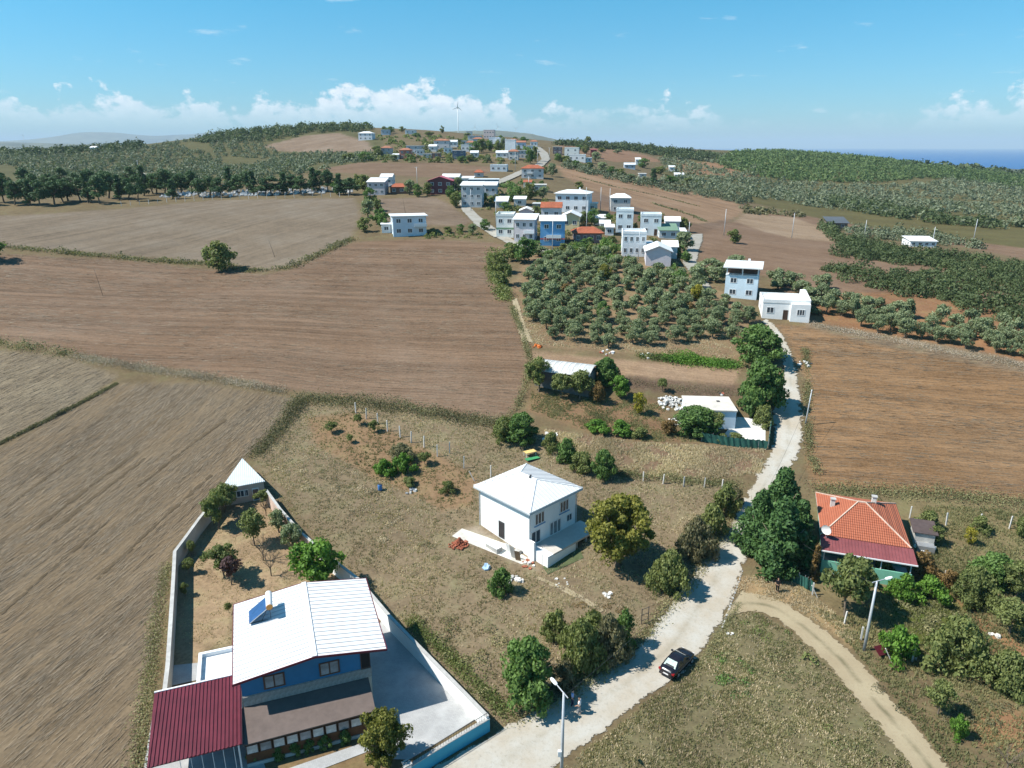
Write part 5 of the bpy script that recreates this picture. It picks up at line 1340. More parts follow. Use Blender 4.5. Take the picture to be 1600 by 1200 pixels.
# pink garden shed, triangular plan
a_, b_, c_ = at(344, 765, 2.7), at(414, 751, 2.7), at(378, 712, 2.7)
zs = min(a_.z, b_.z)
sd = empty('garden_shed', (a_.x, a_.y, zs), 0, 'small pink shed with triangular ribbed white roof at the tip of the garden', 'shed')
tri = [(p.x - a_.x, p.y - a_.y) for p in (a_, b_, c_)]
cen_ = (sum(p[0] for p in tri) / 3, sum(p[1] for p in tri) / 3)
inn = [(cen_[0] + (p[0] - cen_[0]) * .93, cen_[1] + (p[1] - cen_[1]) * .93) for p in tri]
zt = [2.7 + (gz(p.x, p.y) - zs) * .7 for p in (a_, b_, c_)]
MB().prism(inn, -.6, [z - .12 for z in zt]).build('wall', PINKW, sd)
sr = MB().slab([(tri[i][0], tri[i][1], zt[i]) for i in range(3)], .08).build('roof', pm('pale_sheet_roof', (.62, .66, .66), .5, .06, 1), sd)
rb = MB()
for k in range(1, 22):
    f = k / 22
    p0 = (tri[0][0] + (tri[1][0] - tri[0][0]) * f, tri[0][1] + (tri[1][1] - tri[0][1]) * f, zt[0] + (zt[1] - zt[0]) * f + .02)
    d = Vector((c_.x - (a_.x + b_.x) / 2, c_.y - (a_.y + b_.y) / 2, 0)); ln = d.length
    g = 1 - abs(2 * f - 1)
    mid = Vector((tri[2][0], tri[2][1], zt[2] + .02)) - Vector(((tri[0][0] + tri[1][0]) / 2, (tri[0][1] + tri[1][1]) / 2, (zt[0] + zt[1]) / 2 + .02))
    q = Vector(p0) + mid * g * .985
    rb.bar(p0, q, .06, .06)
rb.build('roof_ribs', pm('pale_grey_sheet', (.52, .56, .56), .5, .06, 1), sr)
an_ = math.atan2(tri[1][1] - tri[0][1], tri[1][0] - tri[0][0])
fr_ = empty('front', (inn[0][0], inn[0][1], 0), an_); fr_.parent = sd
ll = math.hypot(inn[1][0] - inn[0][0], inn[1][1] - inn[0][1])
bpy.data.objects.remove(fr_)
for f, w_, h_, z_, nm in ((.42, 1.1, 1.0, 1.55, 'window'), (.55, .6, 1.0, 1.55, 'window'), (.78, .85, 1.9, 1.1, 'door')):
    o = window(sd, (inn[0][0] + (inn[1][0] - inn[0][0]) * f, inn[0][1] + (inn[1][1] - inn[0][1]) * f, z_), w_, h_, 0, WFRAME, DARKGLASS, 2 if nm == 'window' else 1, name=nm)
    o.rotation_euler = (0, 0, an_)

# ------------------------------------------------------------------ roofs and generic houses
TILE = pm('orange_roof_tile', (.33, .10, .05), .85, .2, 1.6, .3)
TILE2 = pm('faded_roof_tile', (.32, .14, .085), .85, .2, .8, .3)
def hip(m, x0, x1, y0, y1, z, rise, ridge_frac=.45, along='x'):
    cx, cy = (x0 + x1) / 2, (y0 + y1) / 2
    if along == 'x':
        hl = (x1 - x0) * ridge_frac / 2; r0, r1 = (cx - hl, cy, z + rise), (cx + hl, cy, z + rise)
        vs = [(x0, y0, z), (x1, y0, z), (x1, y1, z), (x0, y1, z), r0, r1]
        fs = [(0, 1, 5, 4), (2, 3, 4, 5), (1, 2, 5), (3, 0, 4), (0, 3, 2, 1)]
    else:
        hl = (y1 - y0) * ridge_frac / 2; r0, r1 = (cx, cy - hl, z + rise), (cx, cy + hl, z + rise)
        vs = [(x0, y0, z), (x1, y0, z), (x1, y1, z), (x0, y1, z), r0, r1]
        fs = [(0, 1, 4), (2, 3, 5), (1, 2, 5, 4), (3, 0, 4, 5), (0, 3, 2, 1)]
    m.add(vs, fs)
    m.box(x0, x1, y0, y1, z - .16, z - .004)
    return r0, r1
def gable(m, x0, x1, y0, y1, z, rise, along='x', t=.14):
    if along == 'x':
        cy = (y0 + y1) / 2
        m.slab([(x0, y0, z), (x1, y0, z), (x1, cy, z + rise), (x0, cy, z + rise)], t); m.slab([(x0, cy, z + rise), (x1, cy, z + rise), (x1, y1, z), (x0, y1, z)], t)
    else:
        cx = (x0 + x1) / 2
        m.slab([(x0, y0, z), (cx, y0, z + rise), (cx, y1, z + rise), (x0, y1, z)], t); m.slab([(cx, y0, z + rise), (x1, y0, z), (x1, y1, z), (cx, y1, z + rise)], t)
HOUSES = []
def hmat(c):
    if not isinstance(c, tuple):
        return c
    sat = max(c) - min(c)
    k_ = .42 if sat < 60 and sum(c) > 400 else .03
    return pm('plaster_%d_%d_%d' % c, tuple(v * .95 * (1 - k_) + .80 * k_ for v in lin(c)), .85, .07, .7)
def house(label, px, py, wpx, h, d, rot, wall, rtype, roofc, cols=2, rows=2, name='village_house', ov=.35, rise=1.3, frame=None, base=None, chimney=False, heater=False, sides=2, door=False, balcony=None, cat='house', along='x', group=None, w=None, flip=1, band=None):
    """px,py: middle of the foot of the front wall in the photo; wpx: its width there"""
    p = at(px, py)
    m = depth_of(p) / FPX
    w = w or wpx * m / math.cos(rad(rot))
    e = empty(name, p, rad(rot), label, cat, group)
    HOUSES.append((px, py, label, w * FPX / depth_of(p)))
    x0, x1 = -w / 2, w / 2
    wm = hmat(wall)
    wb = MB()
    if rtype == 'gable' and along == 'y':
        vs = [(x0, y, z) for y in (0, d) for z in (-2, h)] + [(x1, y, z) for y in (0, d) for z in (-2, h)] + [(0, 0, h + rise - .1), (0, d, h + rise - .1)]
        wb.add(vs, [(0, 4, 5, 8, 1), (2, 3, 9, 7, 6), (0, 1, 3, 2), (4, 6, 7, 5), (1, 8, 9, 3), (8, 5, 7, 9), (0, 2, 6, 4)])
    elif rtype == 'gable':
        vs = [(x, y, z) for x in (x0, x1) for y in (0, d) for z in (-2, h)] + [(x0, d / 2, h + rise - .1), (x1, d / 2, h + rise - .1)]
        wb.add(vs, [(0, 4, 5, 1), (2, 3, 7, 6), (0, 1, 8, 3, 2), (4, 6, 7, 9, 5), (1, 5, 9, 8), (8, 9, 7, 3), (0, 2, 6, 4)])
    else:
        wb.box(x0, x1, 0, d, -2, h)
    wb.build('wall', wm, e)
    rm = hmat(roofc)
    rb_ = MB()
    if rtype == 'hip':
        hip(rb_, x0 - ov, x1 + ov, -ov, d + ov, h + .17, rise, .4, along)
    elif rtype == 'gable':
        gable(rb_, x0 - ov, x1 + ov, -ov, d + ov, h - .02, rise + .06, along)
    elif rtype == 'shed':
        rb_.slab([(x0 - ov, -ov, h + .12), (x1 + ov, -ov, h + .12), (x1 + ov, d + ov, h + rise), (x0 - ov, d + ov, h + rise)], .12)
    elif rtype == 'slab':
        rb_.box(x0 - ov, x1 + ov, -ov, d + ov, h + .002, h + .24)
    else:
        rb_.box(x0 - .06, x1 + .06, -.06, d + .06, h + .002, h + .12)
    ro = rb_.build('roof', rm, e)
    if rtype == 'flat':
        pa = MB()
        pa.box(x0 - .05, x1 + .05, -.05, .15, h + .122, h + .75); pa.box(x0 - .05, x1 + .05, d - .15, d + .05, h + .122, h + .75)
        pa.box(x0 - .05, x0 + .15, .15, d - .15, h + .122, h + .75); pa.box(x1 - .15, x1 + .05, .15, d - .15, h + .122, h + .75)
        pa.build('parapet', wm, e)
    if chimney:
        MB().box(x1 * .3, x1 * .3 + .5, d * .5, d * .5 + .5, h, h + rise + .9).build('chimney', WHITE, ro)
    if heater:
        q = MB().slab([(x0 * .3 - .9, d * .4, h + .5), (x0 * .3 + .9, d * .4, h + .5), (x0 * .3 + .9, d * .4 + 1.2, h + 1.5), (x0 * .3 - .9, d * .4 + 1.2, h + 1.5)], .08)
        q.build('solar_panel', PANEL, ro)
        MB().tube([(x0 * .3 - .8, d * .4 + 1.4, h + 1.6), (x0 * .3 + .8, d * .4 + 1.4, h + 1.6)], [.28, .28], 8).build('water_tank', WFRAME, ro)
    fh = h / rows
    for r_ in range(rows):
        for c in range(cols):
            x = x0 + w * (c + .5) / cols
            z = fh * (r_ + .56)
            if door and r_ == 0 and c == cols // 2:
                window(e, (x, -.002, 1.05), 1.0, 2.1, 0, BFRAME, pm('dark_door', (.06, .035, .025), .6), 1, name='door')
                continue
            window(e, (x, -.002, z), min(1.5, w / cols * .5), min(1.35, fh * .46), 0, frame, None, 2)
        for c in range(sides):
            y = d * (c + .5) / sides
            window(e, (x0 - .002, y, fh * (r_ + .56)), 1.1, min(1.25, fh * .42), 'l', frame, None, 2)
            window(e, (x1 + .002, y, fh * (r_ + .56)), 1.1, min(1.25, fh * .42), 'r', frame, None, 2)
    if balcony:
        for (bx0, bx1, bz0) in balcony:
            bb = MB().box(x0 + bx0 * w, x0 + bx1 * w, -1.2, -.005, bz0, bz0 + .15)
            bb.box(x0 + bx0 * w, x0 + bx1 * w, -1.2, -1.1, bz0 + .151, bz0 + 1.0)
            bb.build('balcony', WHITE, e)
    if band:
        MB().box(x0 - .02, x1 + .02, -.03, -.004, band[0], band[1]).build('band', hmat(band[2]), e)
    return e
WH, PB = (236, 236, 232), (176, 208, 226)
RW = ROOFW
house('pale blue two-storey house with flat roof at the top of the ploughed field', 641, 369, 50, 6.2, 8, 14, (172, 200, 218), 'slab', RW, 3, 2, ov=.6, balcony=[(.62, 1.0, 3.0)])
house('lilac two-storey house with two white roof steps at the end of the cemetery trees', 588, 305, 27, 5.4, 8, -3, (150, 134, 142), 'shed', RW, 3, 2, rise=1.6)
house('small house with orange hipped roof right of the lilac house', 622, 303, 24, 2.8, 7, 0, (120, 84, 66), 'hip', TILE, 2, 1, ov=.7)
house('maroon house with pink-red gable and glazed balcony', 688, 304, 38, 5.6, 10, 0, (104, 52, 58), 'gable', (176, 84, 100), 3, 2, along='y', rise=1.8, ov=.6)
house('white roofed house right behind the maroon gabled house', 704, 297, 26, 5.6, 8, -6, (190, 190, 188), 'gable', RW, 2, 2)
house('grey three-storey house with white roof beside the village road', 737, 324, 32, 8.0, 8, -4, (146, 150, 152), 'shed', RW, 3, 3, ov=.5, rise=1.2)
house('blue-grey house with white roof touching the grey three-storey house', 766, 306, 19, 4.2, 7, -4, (140, 152, 164), 'shed', RW, 2, 1, rise=1.3)
house('long low blue building behind the grey three-storey house', 756, 292, 46, 3.2, 9, 0, (92, 132, 156), 'slab', (176, 196, 204), 4, 1)
house('low white-roofed shed in the yard beside the village road', 783, 325, 19, 2.4, 6, -5, (150, 140, 128), 'shed', RW, 1, 1, rise=1.6, cat='shed')
house('white-green house with garage opening where the lane meets the field', 789, 371, 27, 6.6, 9, -4, (218, 228, 222), 'flat', (186, 182, 160), 2, 2, band=(2.5, 3.1, (110, 146, 116)))
house('lilac house with white roof left of the bright blue house', 819, 379, 31, 7.0, 9, -8, (204, 186, 188), 'shed', RW, 3, 2, ov=.6, rise=1.1, balcony=[(.5, 1.0, 2.9)])
house('bright blue house with white roof and red-trimmed balcony', 863, 384, 38, 7.4, 8, -3, (96, 158, 204), 'shed', RW, 2, 2, ov=.5, rise=1.1, balcony=[(.25, .85, 2.4)], band=(1.9, 2.3, (190, 92, 92)))
house('pale yellow house with white gable right behind the bright blue house', 891, 360, 26, 4.6, 9, -8, (226, 208, 160), 'gable', RW, 2, 1, along='y', rise=1.4, ov=.6)
house('grey house with orange gabled roof above the bright blue house', 861, 346, 31, 4.8, 8, -5, (166, 168, 180), 'gable', TILE, 2, 1, rise=1.6)
house('small pink house with pale gable left of the orange gabled roof', 822, 344, 21, 3.2, 8, -4, (204, 152, 154), 'gable', (206, 204, 196), 2, 1, along='y', rise=1.0)
house('large white and blue house with broad white roof above the yellow house', 893, 333, 50, 7.0, 11, -13, (216, 224, 232), 'hip', RW, 4, 2, ov=.6, rise=1.1, chimney=True)
house('small flat-roofed cream annex right of the large white and blue house', 925, 332, 15, 3.2, 6, -8, (196, 194, 180), 'slab', (216, 210, 190), 1, 1)
house('low house with orange hipped roof among garden trees right of the bright blue house', 919, 380, 42, 3.0, 8, 0, (142, 112, 112), 'hip', TILE, 4, 1, ov=.7, rise=1.5)
house('grey house with white hipped roof on the upper edge of the village', 969, 332, 30, 5.4, 9, -6, (160, 158, 150), 'hip', RW, 2, 2, rise=1.4)
house('tall pale white house with four front windows right of the shed roofs', 975, 364, 26, 7.0, 8, -9, (214, 230, 234), 'flat', (222, 222, 218), 2, 2, frame=None)
house('white house with dark front door between tall white house and green roof', 1016, 368, 31, 6.2, 8, -9, (212, 226, 232), 'flat', (206, 208, 206), 2, 2, door=True)
house('low house with green sheet roof beside the upper road', 1044, 373, 28, 2.6, 7, -4, (184, 190, 192), 'shed', (104, 134, 112), 2, 1, rise=1.6)
house('white-roofed shed behind the green sheet roof', 1050, 362, 22, 3.6, 6, -8, (200, 200, 196), 'gable', RW, 1, 1, cat='shed')
house('white two-storey house with many front windows above the olive grove', 990, 401, 36, 6.4, 8, -6, (214, 220, 224), 'flat', (214, 214, 210), 4, 2)
house('lilac house with white gabled roof at the top of the olive grove', 1028, 416, 38, 4.0, 10, -8, (190, 178, 188), 'gable', RW, 0, 1, along='y', rise=1.5, ov=.5, sides=2)
house('white shed roof joined behind the lilac gabled house', 1046, 404, 22, 3.4, 7, -8, (196, 196, 192), 'gable', RW, 1, 1, cat='shed')
house('white garage hut beside the tall pale white house', 945, 362, 15, 2.6, 6, -6, (190, 188, 182), 'shed', RW, 1, 1, rise=.7, cat='shed')
house('hut with white roof below the grey hipped house', 936, 352, 18, 2.6, 6, -4, (190, 188, 182), 'gable', RW, 1, 1, rise=.9, cat='shed')
house('two-storey house with orange hipped roof beside the curving village road', 832, 279, 34, 5.2, 9, -3, (196, 188, 184), 'hip', TILE, 3, 2, ov=.6, rise=1.7, balcony=[(.25, .5, 2.6)])
house('white one-storey house on a white plinth below the upper village', 779, 268, 26, 3.2, 8, -5, (204, 216, 222), 'flat', (214, 214, 214), 3, 1)
house('little hut with orange roof left of the curving village road', 748, 277, 14, 2.4, 6, 0, (180, 160, 140), 'hip', TILE, 1, 1, cat='hut')
house('small house with red roof behind a concrete yard wall', 824, 297, 12, 3.4, 6, -3, (192, 184, 168), 'shed', TILE, 1, 1, rise=.8)
house('unfinished bare concrete walls right of the small red-roofed house', 843, 300, 20, 3.0, 6, -3, (176, 170, 154), 'slab', (186, 180, 164), 2, 1, cat='ruin')
house('dark blue-grey box-shaped house at the upper field edge', 717, 249, 20, 5.6, 8, 0, (92, 106, 126), 'slab', RW, 2, 2)
house('unfinished brick-red house with pale columns in the upper village', 633, 248, 18, 5.6, 7, -4, (168, 110, 92), 'hip', TILE2, 2, 2)
house('house with faded red roof left of the brick-red house', 604, 244, 16, 5.6, 8, 0, (150, 136, 128), 'hip', TILE2, 2, 2)
house('house with flat white roof behind the brick-red house', 645, 240, 20, 5.5, 8, -4, (136, 150, 162), 'slab', RW, 2, 2)
house('low whitewashed house right of the brick-red house', 668, 247, 14, 3.0, 7, 0, (206, 206, 198), 'slab', (196, 180, 160), 2, 1)
house('low brown-walled house near the upper field', 682, 247, 12, 3.2, 7, 0, (140, 104, 88), 'slab', (170, 160, 148), 1, 1)
house('grey house with red eaves and white top in the upper village', 690, 233, 24, 6.4, 8, -3, (176, 174, 176), 'hip', TILE2, 2, 2)
house('pale blue house right of the red-eaved house', 700, 240, 13, 4.2, 7, 0, (190, 214, 224), 'slab', RW, 2, 1)
house('grey-blue low house left of the red-eaved house', 660, 234, 14, 3.0, 7, 0, (130, 140, 156), 'slab', (150, 160, 172), 1, 1)
house('white two-storey house with white hipped roof alone on the far hill', 571, 219, 22, 6.0, 10, -6, (208, 214, 224), 'hip', RW, 3, 2, rise=1.6)
house('small blue house on the far hill beside bushes', 602, 211, 13, 5.0, 8, 0, (120, 150, 172), 'slab', (150, 176, 190), 2, 1)
house('flat white bungalow on the far hill', 641, 210, 16, 4.2, 10, 0, (214, 218, 220), 'slab', RW, 2, 1)
house('big pink apartment house on the far crest', 764, 217, 17, 8.5, 12, -4, (214, 176, 166), 'flat', (196, 170, 160), 4, 2)
house('house with white roof left of the pink apartment house', 741, 220, 20, 4.5, 10, -4, (150, 160, 168), 'slab', RW, 2, 1)
house('house with red roof below the pink apartment house', 746, 225, 16, 4.2, 10, -4, (196, 186, 178), 'hip', TILE2, 2, 1)
house('pale blue house right below the pink apartment house', 772, 225, 16, 5.0, 9, -6, (186, 204, 220), 'flat', (200, 206, 212), 2, 1)
house('white hut with slab roof left of the far wall of bushes', 722, 226, 14, 3.2, 8, 0, (206, 206, 204), 'slab', RW, 2, 1)
house('tall windowless white building in the upper village', 797, 244, 16, 10.5, 9, -4, (222, 226, 226), 'flat', (210, 210, 208), 0, 1, sides=0, cat='building')
house('low white building at the foot of the tall white building', 784, 247, 18, 3.6, 8, -4, (206, 210, 210), 'gable', RW, 2, 1)
house('cream house with small orange roof before the tall white building', 802, 250, 15, 5.4, 7, -4, (206, 196, 184), 'hip', TILE2, 2, 2)
house('house with wide white roof right of the tall white building', 816, 247, 18, 5.0, 8, -4, (170, 160, 150), 'slab', RW, 3, 2)
house('blue and red gabled house behind the wide white roof', 814, 233, 14, 5.4, 8, -4, (176, 190, 214), 'gable', TILE2, 2, 1)
house('dark house with white slab roof beside the far road', 871, 241, 14, 5.5, 9, -4, (92, 84, 92), 'slab', RW, 2, 2)
house('pale green-white stepped house right of the far road', 893, 245, 22, 6.5, 10, -8, (220, 226, 218), 'flat', (206, 214, 206), 2, 2)
house('long white one-storey house right of the far road', 901, 252, 27, 4.2, 8, -8, (232, 234, 232), 'flat', (222, 222, 220), 3, 1)
house('dark red barn behind the white stepped house', 927, 246, 9, 6, 8, -8, (130, 46, 50), 'shed', (130, 50, 54), 0, 1, sides=0, rise=.8, cat='barn')
house('blue shed with curved pale roof on the far slope', 984, 264, 17, 3.2, 8, -4, (120, 150, 176), 'gable', (186, 200, 208), 2, 1, cat='shed')
house('small white hut among far trees on the slope', 997, 258, 8, 4.5, 6, -4, (214, 216, 214), 'shed', RW, 1, 1, rise=1.5, cat='hut')
house('white hut highest on the right slope', 1050, 268, 9, 3.4, 6, -6, (220, 220, 218), 'shed', RW, 1, 1, cat='hut')
house('low long shed roof among the slope olives', 1004, 278, 11, 2.6, 6, -4, (196, 192, 186), 'slab', (206, 204, 196), 1, 1, cat='shed')
house('low white shed right of the slope olives', 1061, 278, 14, 2.4, 6, -8, (196, 194, 190), 'shed', RW, 1, 1, cat='shed')
house('barn with dark grey roof in the valley on the right', 1309, 358, 27, 2.6, 9, -8, (112, 100, 88), 'shed', (70, 78, 86), 2, 1, rise=2.0, ov=.7, cat='barn')
house('long low white greenhouse building behind the dark scrub', 1442, 386, 38, 2.0, 8, -8, (224, 226, 226), 'shed', RW, 4, 1, rise=1.0, cat='building')
house('small white farmhouse on the far left skyline', 146, 238, 9, 4.5, 7, 0, (226, 228, 226), 'gable', RW, 1, 1)
house('little white house squeezed between blue-grey low house and red-eaved house', 676, 237, 12, 4.0, 7, -3, (224, 224, 220), 'gable', RW, 1, 1)
house('white cube house above the dark blue-grey box house', 727, 237, 13, 4.5, 8, -3, (226, 228, 228), 'flat', (214, 214, 212), 2, 1)
house('red-roofed cottage left of the tall bushes in the upper village', 735, 230, 14, 3.6, 8, -3, (214, 208, 200), 'hip', TILE2, 2, 1)
house('white house half hidden by bushes left of the tall white building', 757, 232, 14, 4.5, 8, -4, (226, 226, 222), 'slab', RW, 2, 1)
house('white house on the crest right of the pink apartment house', 783, 226, 14, 4.5, 9, -4, (228, 228, 226), 'flat', (214, 214, 212), 2, 1)
house('pale house on the crest directly above the wide white roof', 802, 227, 13, 4.2, 8, -4, (220, 216, 208), 'hip', TILE2, 2, 1)
house('white house right of the blue and red gabled house', 829, 237, 13, 4.6, 8, -5, (228, 230, 230), 'slab', RW, 2, 1)
house('low white workshop behind the long low blue building', 728, 288, 22, 2.8, 7, -3, (214, 216, 214), 'shed', RW, 2, 1, rise=.8, cat='workshop')
house('pale shed with white rubble yard beside the large white and blue house', 812, 322, 18, 2.6, 6, -4, (210, 206, 196), 'shed', RW, 1, 1, rise=.8, cat='shed')
house('long dark-walled shed behind the orange gabled roof', 846, 330, 26, 2.6, 5, -6, (120, 128, 120), 'slab', (150, 156, 150), 2, 1, cat='shed')
house('little white hut at the lower corner of the tall pale white house', 952, 368, 13, 2.6, 5, -6, (226, 226, 222), 'shed', RW, 1, 1, rise=.6, cat='hut')
house('small white annex right of the white house with many windows', 1012, 396, 13, 2.8, 5, -6, (220, 224, 226), 'slab', RW, 1, 1, cat='annex')
house('white roofed garage near the upper road end', 1064, 374, 14, 2.5, 6, -6, (214, 214, 210), 'shed', RW, 1, 1, rise=.6, cat='garage')
house('low white outbuilding left of the pale blue flat-roofed house', 604, 364, 14, 2.6, 5, 10, (228, 228, 224), 'slab', RW, 1, 1, cat='outbuilding')
house('pale house behind the lilac two-storey house at the cemetery end', 604, 292, 18, 4.6, 7, -3, (206, 204, 204), 'gable', RW, 2, 1)
house('white hut at the left end of the upper village row', 618, 249, 10, 3.0, 6, 0, (226, 226, 222), 'shed', RW, 1, 1, rise=.8, cat='hut')
house('small pale house just right of the flat white roof in the upper village', 656, 243, 11, 4.0, 7, 0, (220, 218, 212), 'slab', RW, 2, 1)
house('white house directly above the pale blue house of the upper village', 708, 230, 12, 4.4, 8, -3, (226, 226, 224), 'gable', RW, 2, 1)
house('white cottage in the bushes right of the box-shaped house', 741, 246, 12, 3.2, 7, -3, (224, 222, 216), 'gable', RW, 2, 1)
house('tiny white house alone on the skyline right of the wind turbine', 733, 212, 9, 4.5, 8, 0, (226, 226, 224), 'slab', RW, 1, 1)
house('pale house at the left roadside of the far road crest', 834, 230, 11, 4.6, 8, -4, (222, 222, 220), 'hip', TILE2, 2, 1)
house('white house low on the far slope right of the long white one-storey house', 918, 254, 12, 3.4, 7, -8, (226, 228, 226), 'slab', RW, 2, 1)
# the two houses by the olive rows
def house_at(label, corner, z, ang, w, d, h, wall, **kw):
    """house by its nearest-left front corner in world coordinates"""
    cx, cy = corner[0] + math.cos(rad(ang)) * w / 2, corner[1] + math.sin(rad(ang)) * w / 2
    e = house(label, 800, 700, 10, h, d, ang, wall, w=w, **kw)
    e.location = (cx, cy, gz(cx, cy))
    HOUSES.pop()
    return e
c1 = at(1131, 464)
h2 = house_at('pale blue two-storey house with open roof floor under a white roof, by the olive rows', (c1.x, c1.y), 0, -20, 7.2, 8.2, 5.3, (188, 220, 236), rtype='none', roofc=(206, 206, 202), cols=2, rows=2, sides=2)
HOUSES.append((1160, 470, 'the pale blue two-storey house', 60))
up = MB()
up.slab([(-4.3, -.9, 7.3), (4.3, -.9, 7.3), (4.3, 8.9, 7.5), (-4.3, 8.9, 7.5)], .25)
up.build('upper_roof', ROOFW, h2)
for x in (-3.4, 0, 3.4):
    for y in (.2, 8.0):
        MB().box(x - .12, x + .12, y - .12, y + .12, 5.42, 7.05).build('column', WHITE, h2)
MB().box(-3.4, 3.4, 2.5, 7.9, 5.43, 7.04).build('attic_wall', pm('dark_brick', (.13, .075, .055), .9, .2, 3), h2)
MB().box(.8, 1.3, 5.5, 6.0, 7.4, 8.4).build('chimney', WHITE, h2)
c2 = at(1190, 497)
h1 = house_at('small white one-storey house with parapet roof and dark door beside the road bend', (c2.x, c2.y), 0, -13, 9.4, 8.0, 3.5, (238, 238, 234), rtype='flat', roofc=(196, 194, 184), cols=3, rows=1, sides=1, door=True)
HOUSES.append((1225, 500, 'the small white one-storey house', 60))
MB().box(.9, 4.72, -.9, -.01, -1.5, 3.6).build('front_bay', hmat((238, 238, 234)), h1)
window(h1, (2.9, -.902, 1.9), 1.6, 1.3, 0, None, None, 3)
MB().prism([(3.6, -.06), (4.78, -.06), (4.78, 8.06), (3.6, 8.06)], 4.26, [4.4, 4.4, 5.2, 5.2]).build('stair_head', WHITE, h1)

# ------------------------------------------------------------------ white hip-roofed house
wa = wz(827, 862, 1.2)
wzb = gz(1.5, 79)
wh = empty('white_house', (wa[0], wa[1], wzb), rad(44), 'white two-storey house with white hipped metal roof and raised deck, beside the walnut tree', 'house')
# local x runs right along the shaded side (44 deg), local y runs left along the sunny side (134 deg)
LX, LY, HW = 8.4, 8.9, 5.9
WHW = pm('fresh_white_plaster', (.84, .84, .83), .8, .045, .9, stretch=(1, 1, .25))
MB().box(0, LX, 0, LY, -1.5, HW).build('wall', WHW, wh)
hr = MB()
r0, r1 = hip(hr, -.6, LX + .6, -.6, LY + .6, HW + .17, 1.55, .28, 'y')
ho = hr.build('roof', ROOFW, wh)
cap = MB()
for c, q in (((-.6, -.6), r0), ((LX + .6, -.6), r0), ((LX + .6, LY + .6), r1), ((-.6, LY + .6), r1)):
    cap.bar((c[0], c[1], HW + .19), (q[0], q[1], q[2] + .02), .16, .06)
cap.bar(r0, r1, .18, .07)
cap.build('ridge_cap', WFRAME, ho)
sm_ = MB()
for k in range(1, 19):                                    # standing seams run up every slope
    y = -.6 + k * (LY + 1.2) / 19
    for sgn in (0, 1):
        xe = -.6 if sgn == 0 else LX + .6
        half = (LX + 1.2) / 2
        yr0, yr1 = r0[1], r1[1]
        t_ = 1.0 if yr0 <= y <= yr1 else ((y + .6) / (yr0 + .6) if y < yr0 else (LY + .6 - y) / (LY + .6 - yr1))
        xt = xe + (half * t_ if sgn == 0 else -half * t_)
        sm_.bar((xe, y, HW + .19), (xt, y, HW + .19 + 1.55 * t_), .05, .06)
for k in range(1, 17):
    x = -.6 + k * (LX + 1.2) / 17
    t_ = 1 - abs(x - LX / 2) / (LX / 2 + .6)
    sm_.bar((x, -.6, HW + .19), (x, -.6 + (r0[1] + .6) * t_, HW + .19 + 1.55 * t_), .05, .06)
    sm_.bar((x, LY + .6, HW + .19), (x, LY + .6 - (LY + .6 - r1[1]) * t_, HW + .19 + 1.55 * t_), .05, .06)
sm_.build('roof_seams', SEAM, ho)
MB().box(-.62, LX + .62, -.62, LY + .62, HW - .16, HW + .0).build('eave_board', pm('grey_eaves', (.45, .48, .5), .7), wh)
MB().bar((LX / 2 - .3, LY / 2 - .6, HW + 1.75), (LX / 2 + .3, LY / 2 - .2, HW + 1.75), .2, .2).build('roof_vent', DARKM, ho)
for x in (1.75, 6.2):
    window(wh, (x, -.002, 4.3), 1.7, 1.6, 0, WFRAME, DARKGLASS, 3, name='window')
    MB().box(x - .95, x + .95, -.12, -.003, 3.36, 3.47).build('sill', pm('blue_sill', (.12, .3, .5), .6), wh)
window(wh, (1.1, -.002, 1.95), 1.7, 1.9, 0, WFRAME, DARKGLASS, 2, name='sliding_door')
window(wh, (4.6, -.002, 1.95), 2.2, 2.0, 0, WFRAME, CURTAIN, 3, name='sliding_door')
window(wh, (7.2, -.002, 2.3), 1.0, 1.0, 0, WFRAME, DARKGLASS, 2, name='window')
window(wh, (-.002, 4.9, 1.35), 1.05, 2.3, 'l', DARKM, pm('dark_panel_door', (.03, .028, .03), .5), 1, name='door')
MB().box(1.0, LX + 1.0, -3.1, -.01, .78, 1.0).build('deck', pm('deck_slab', (.50, .46, .41), .85, .08, 2), wh)
dk = MB()
dk.box(-.0, 1.0, -3.1, -.01, -1.2, 1.0); dk.box(-.02, 5.0, -3.12, -2.9, -1.2, .779)
dk.box(-.25, 0.0, -1.0, -.01, -1.2, 2.1)
dk.build('deck_wall', WHW, wh)
for x in (5.4, 7.2, 9.2):
    MB().box(x - .1, x + .1, -3.0, -2.8, -1.5, .78).build('deck_post', CONC, wh)
drape('yard_side_bed', [(848, 886), (905, 858), (912, 872), (856, 898)], pm('short_turf', (.085, .105, .045), .95, .2, 2, .4), .05)  # dark green strip along the foot of the deck
for (x, y) in ((-.08, -.08), (LX + .08, -.08), (-.08, LY + .08)):
    MB().tube([(x, y, -.8), (x, y, HW - .2)], [.05, .05], 6).build('downpipe', pm('grey_eaves', (.45, .48, .5), .7), wh)
tk_ = MB().box(-.9, -.15, 1.2, 1.9, -.4, .12); tk_.build('step', CONC, wh)
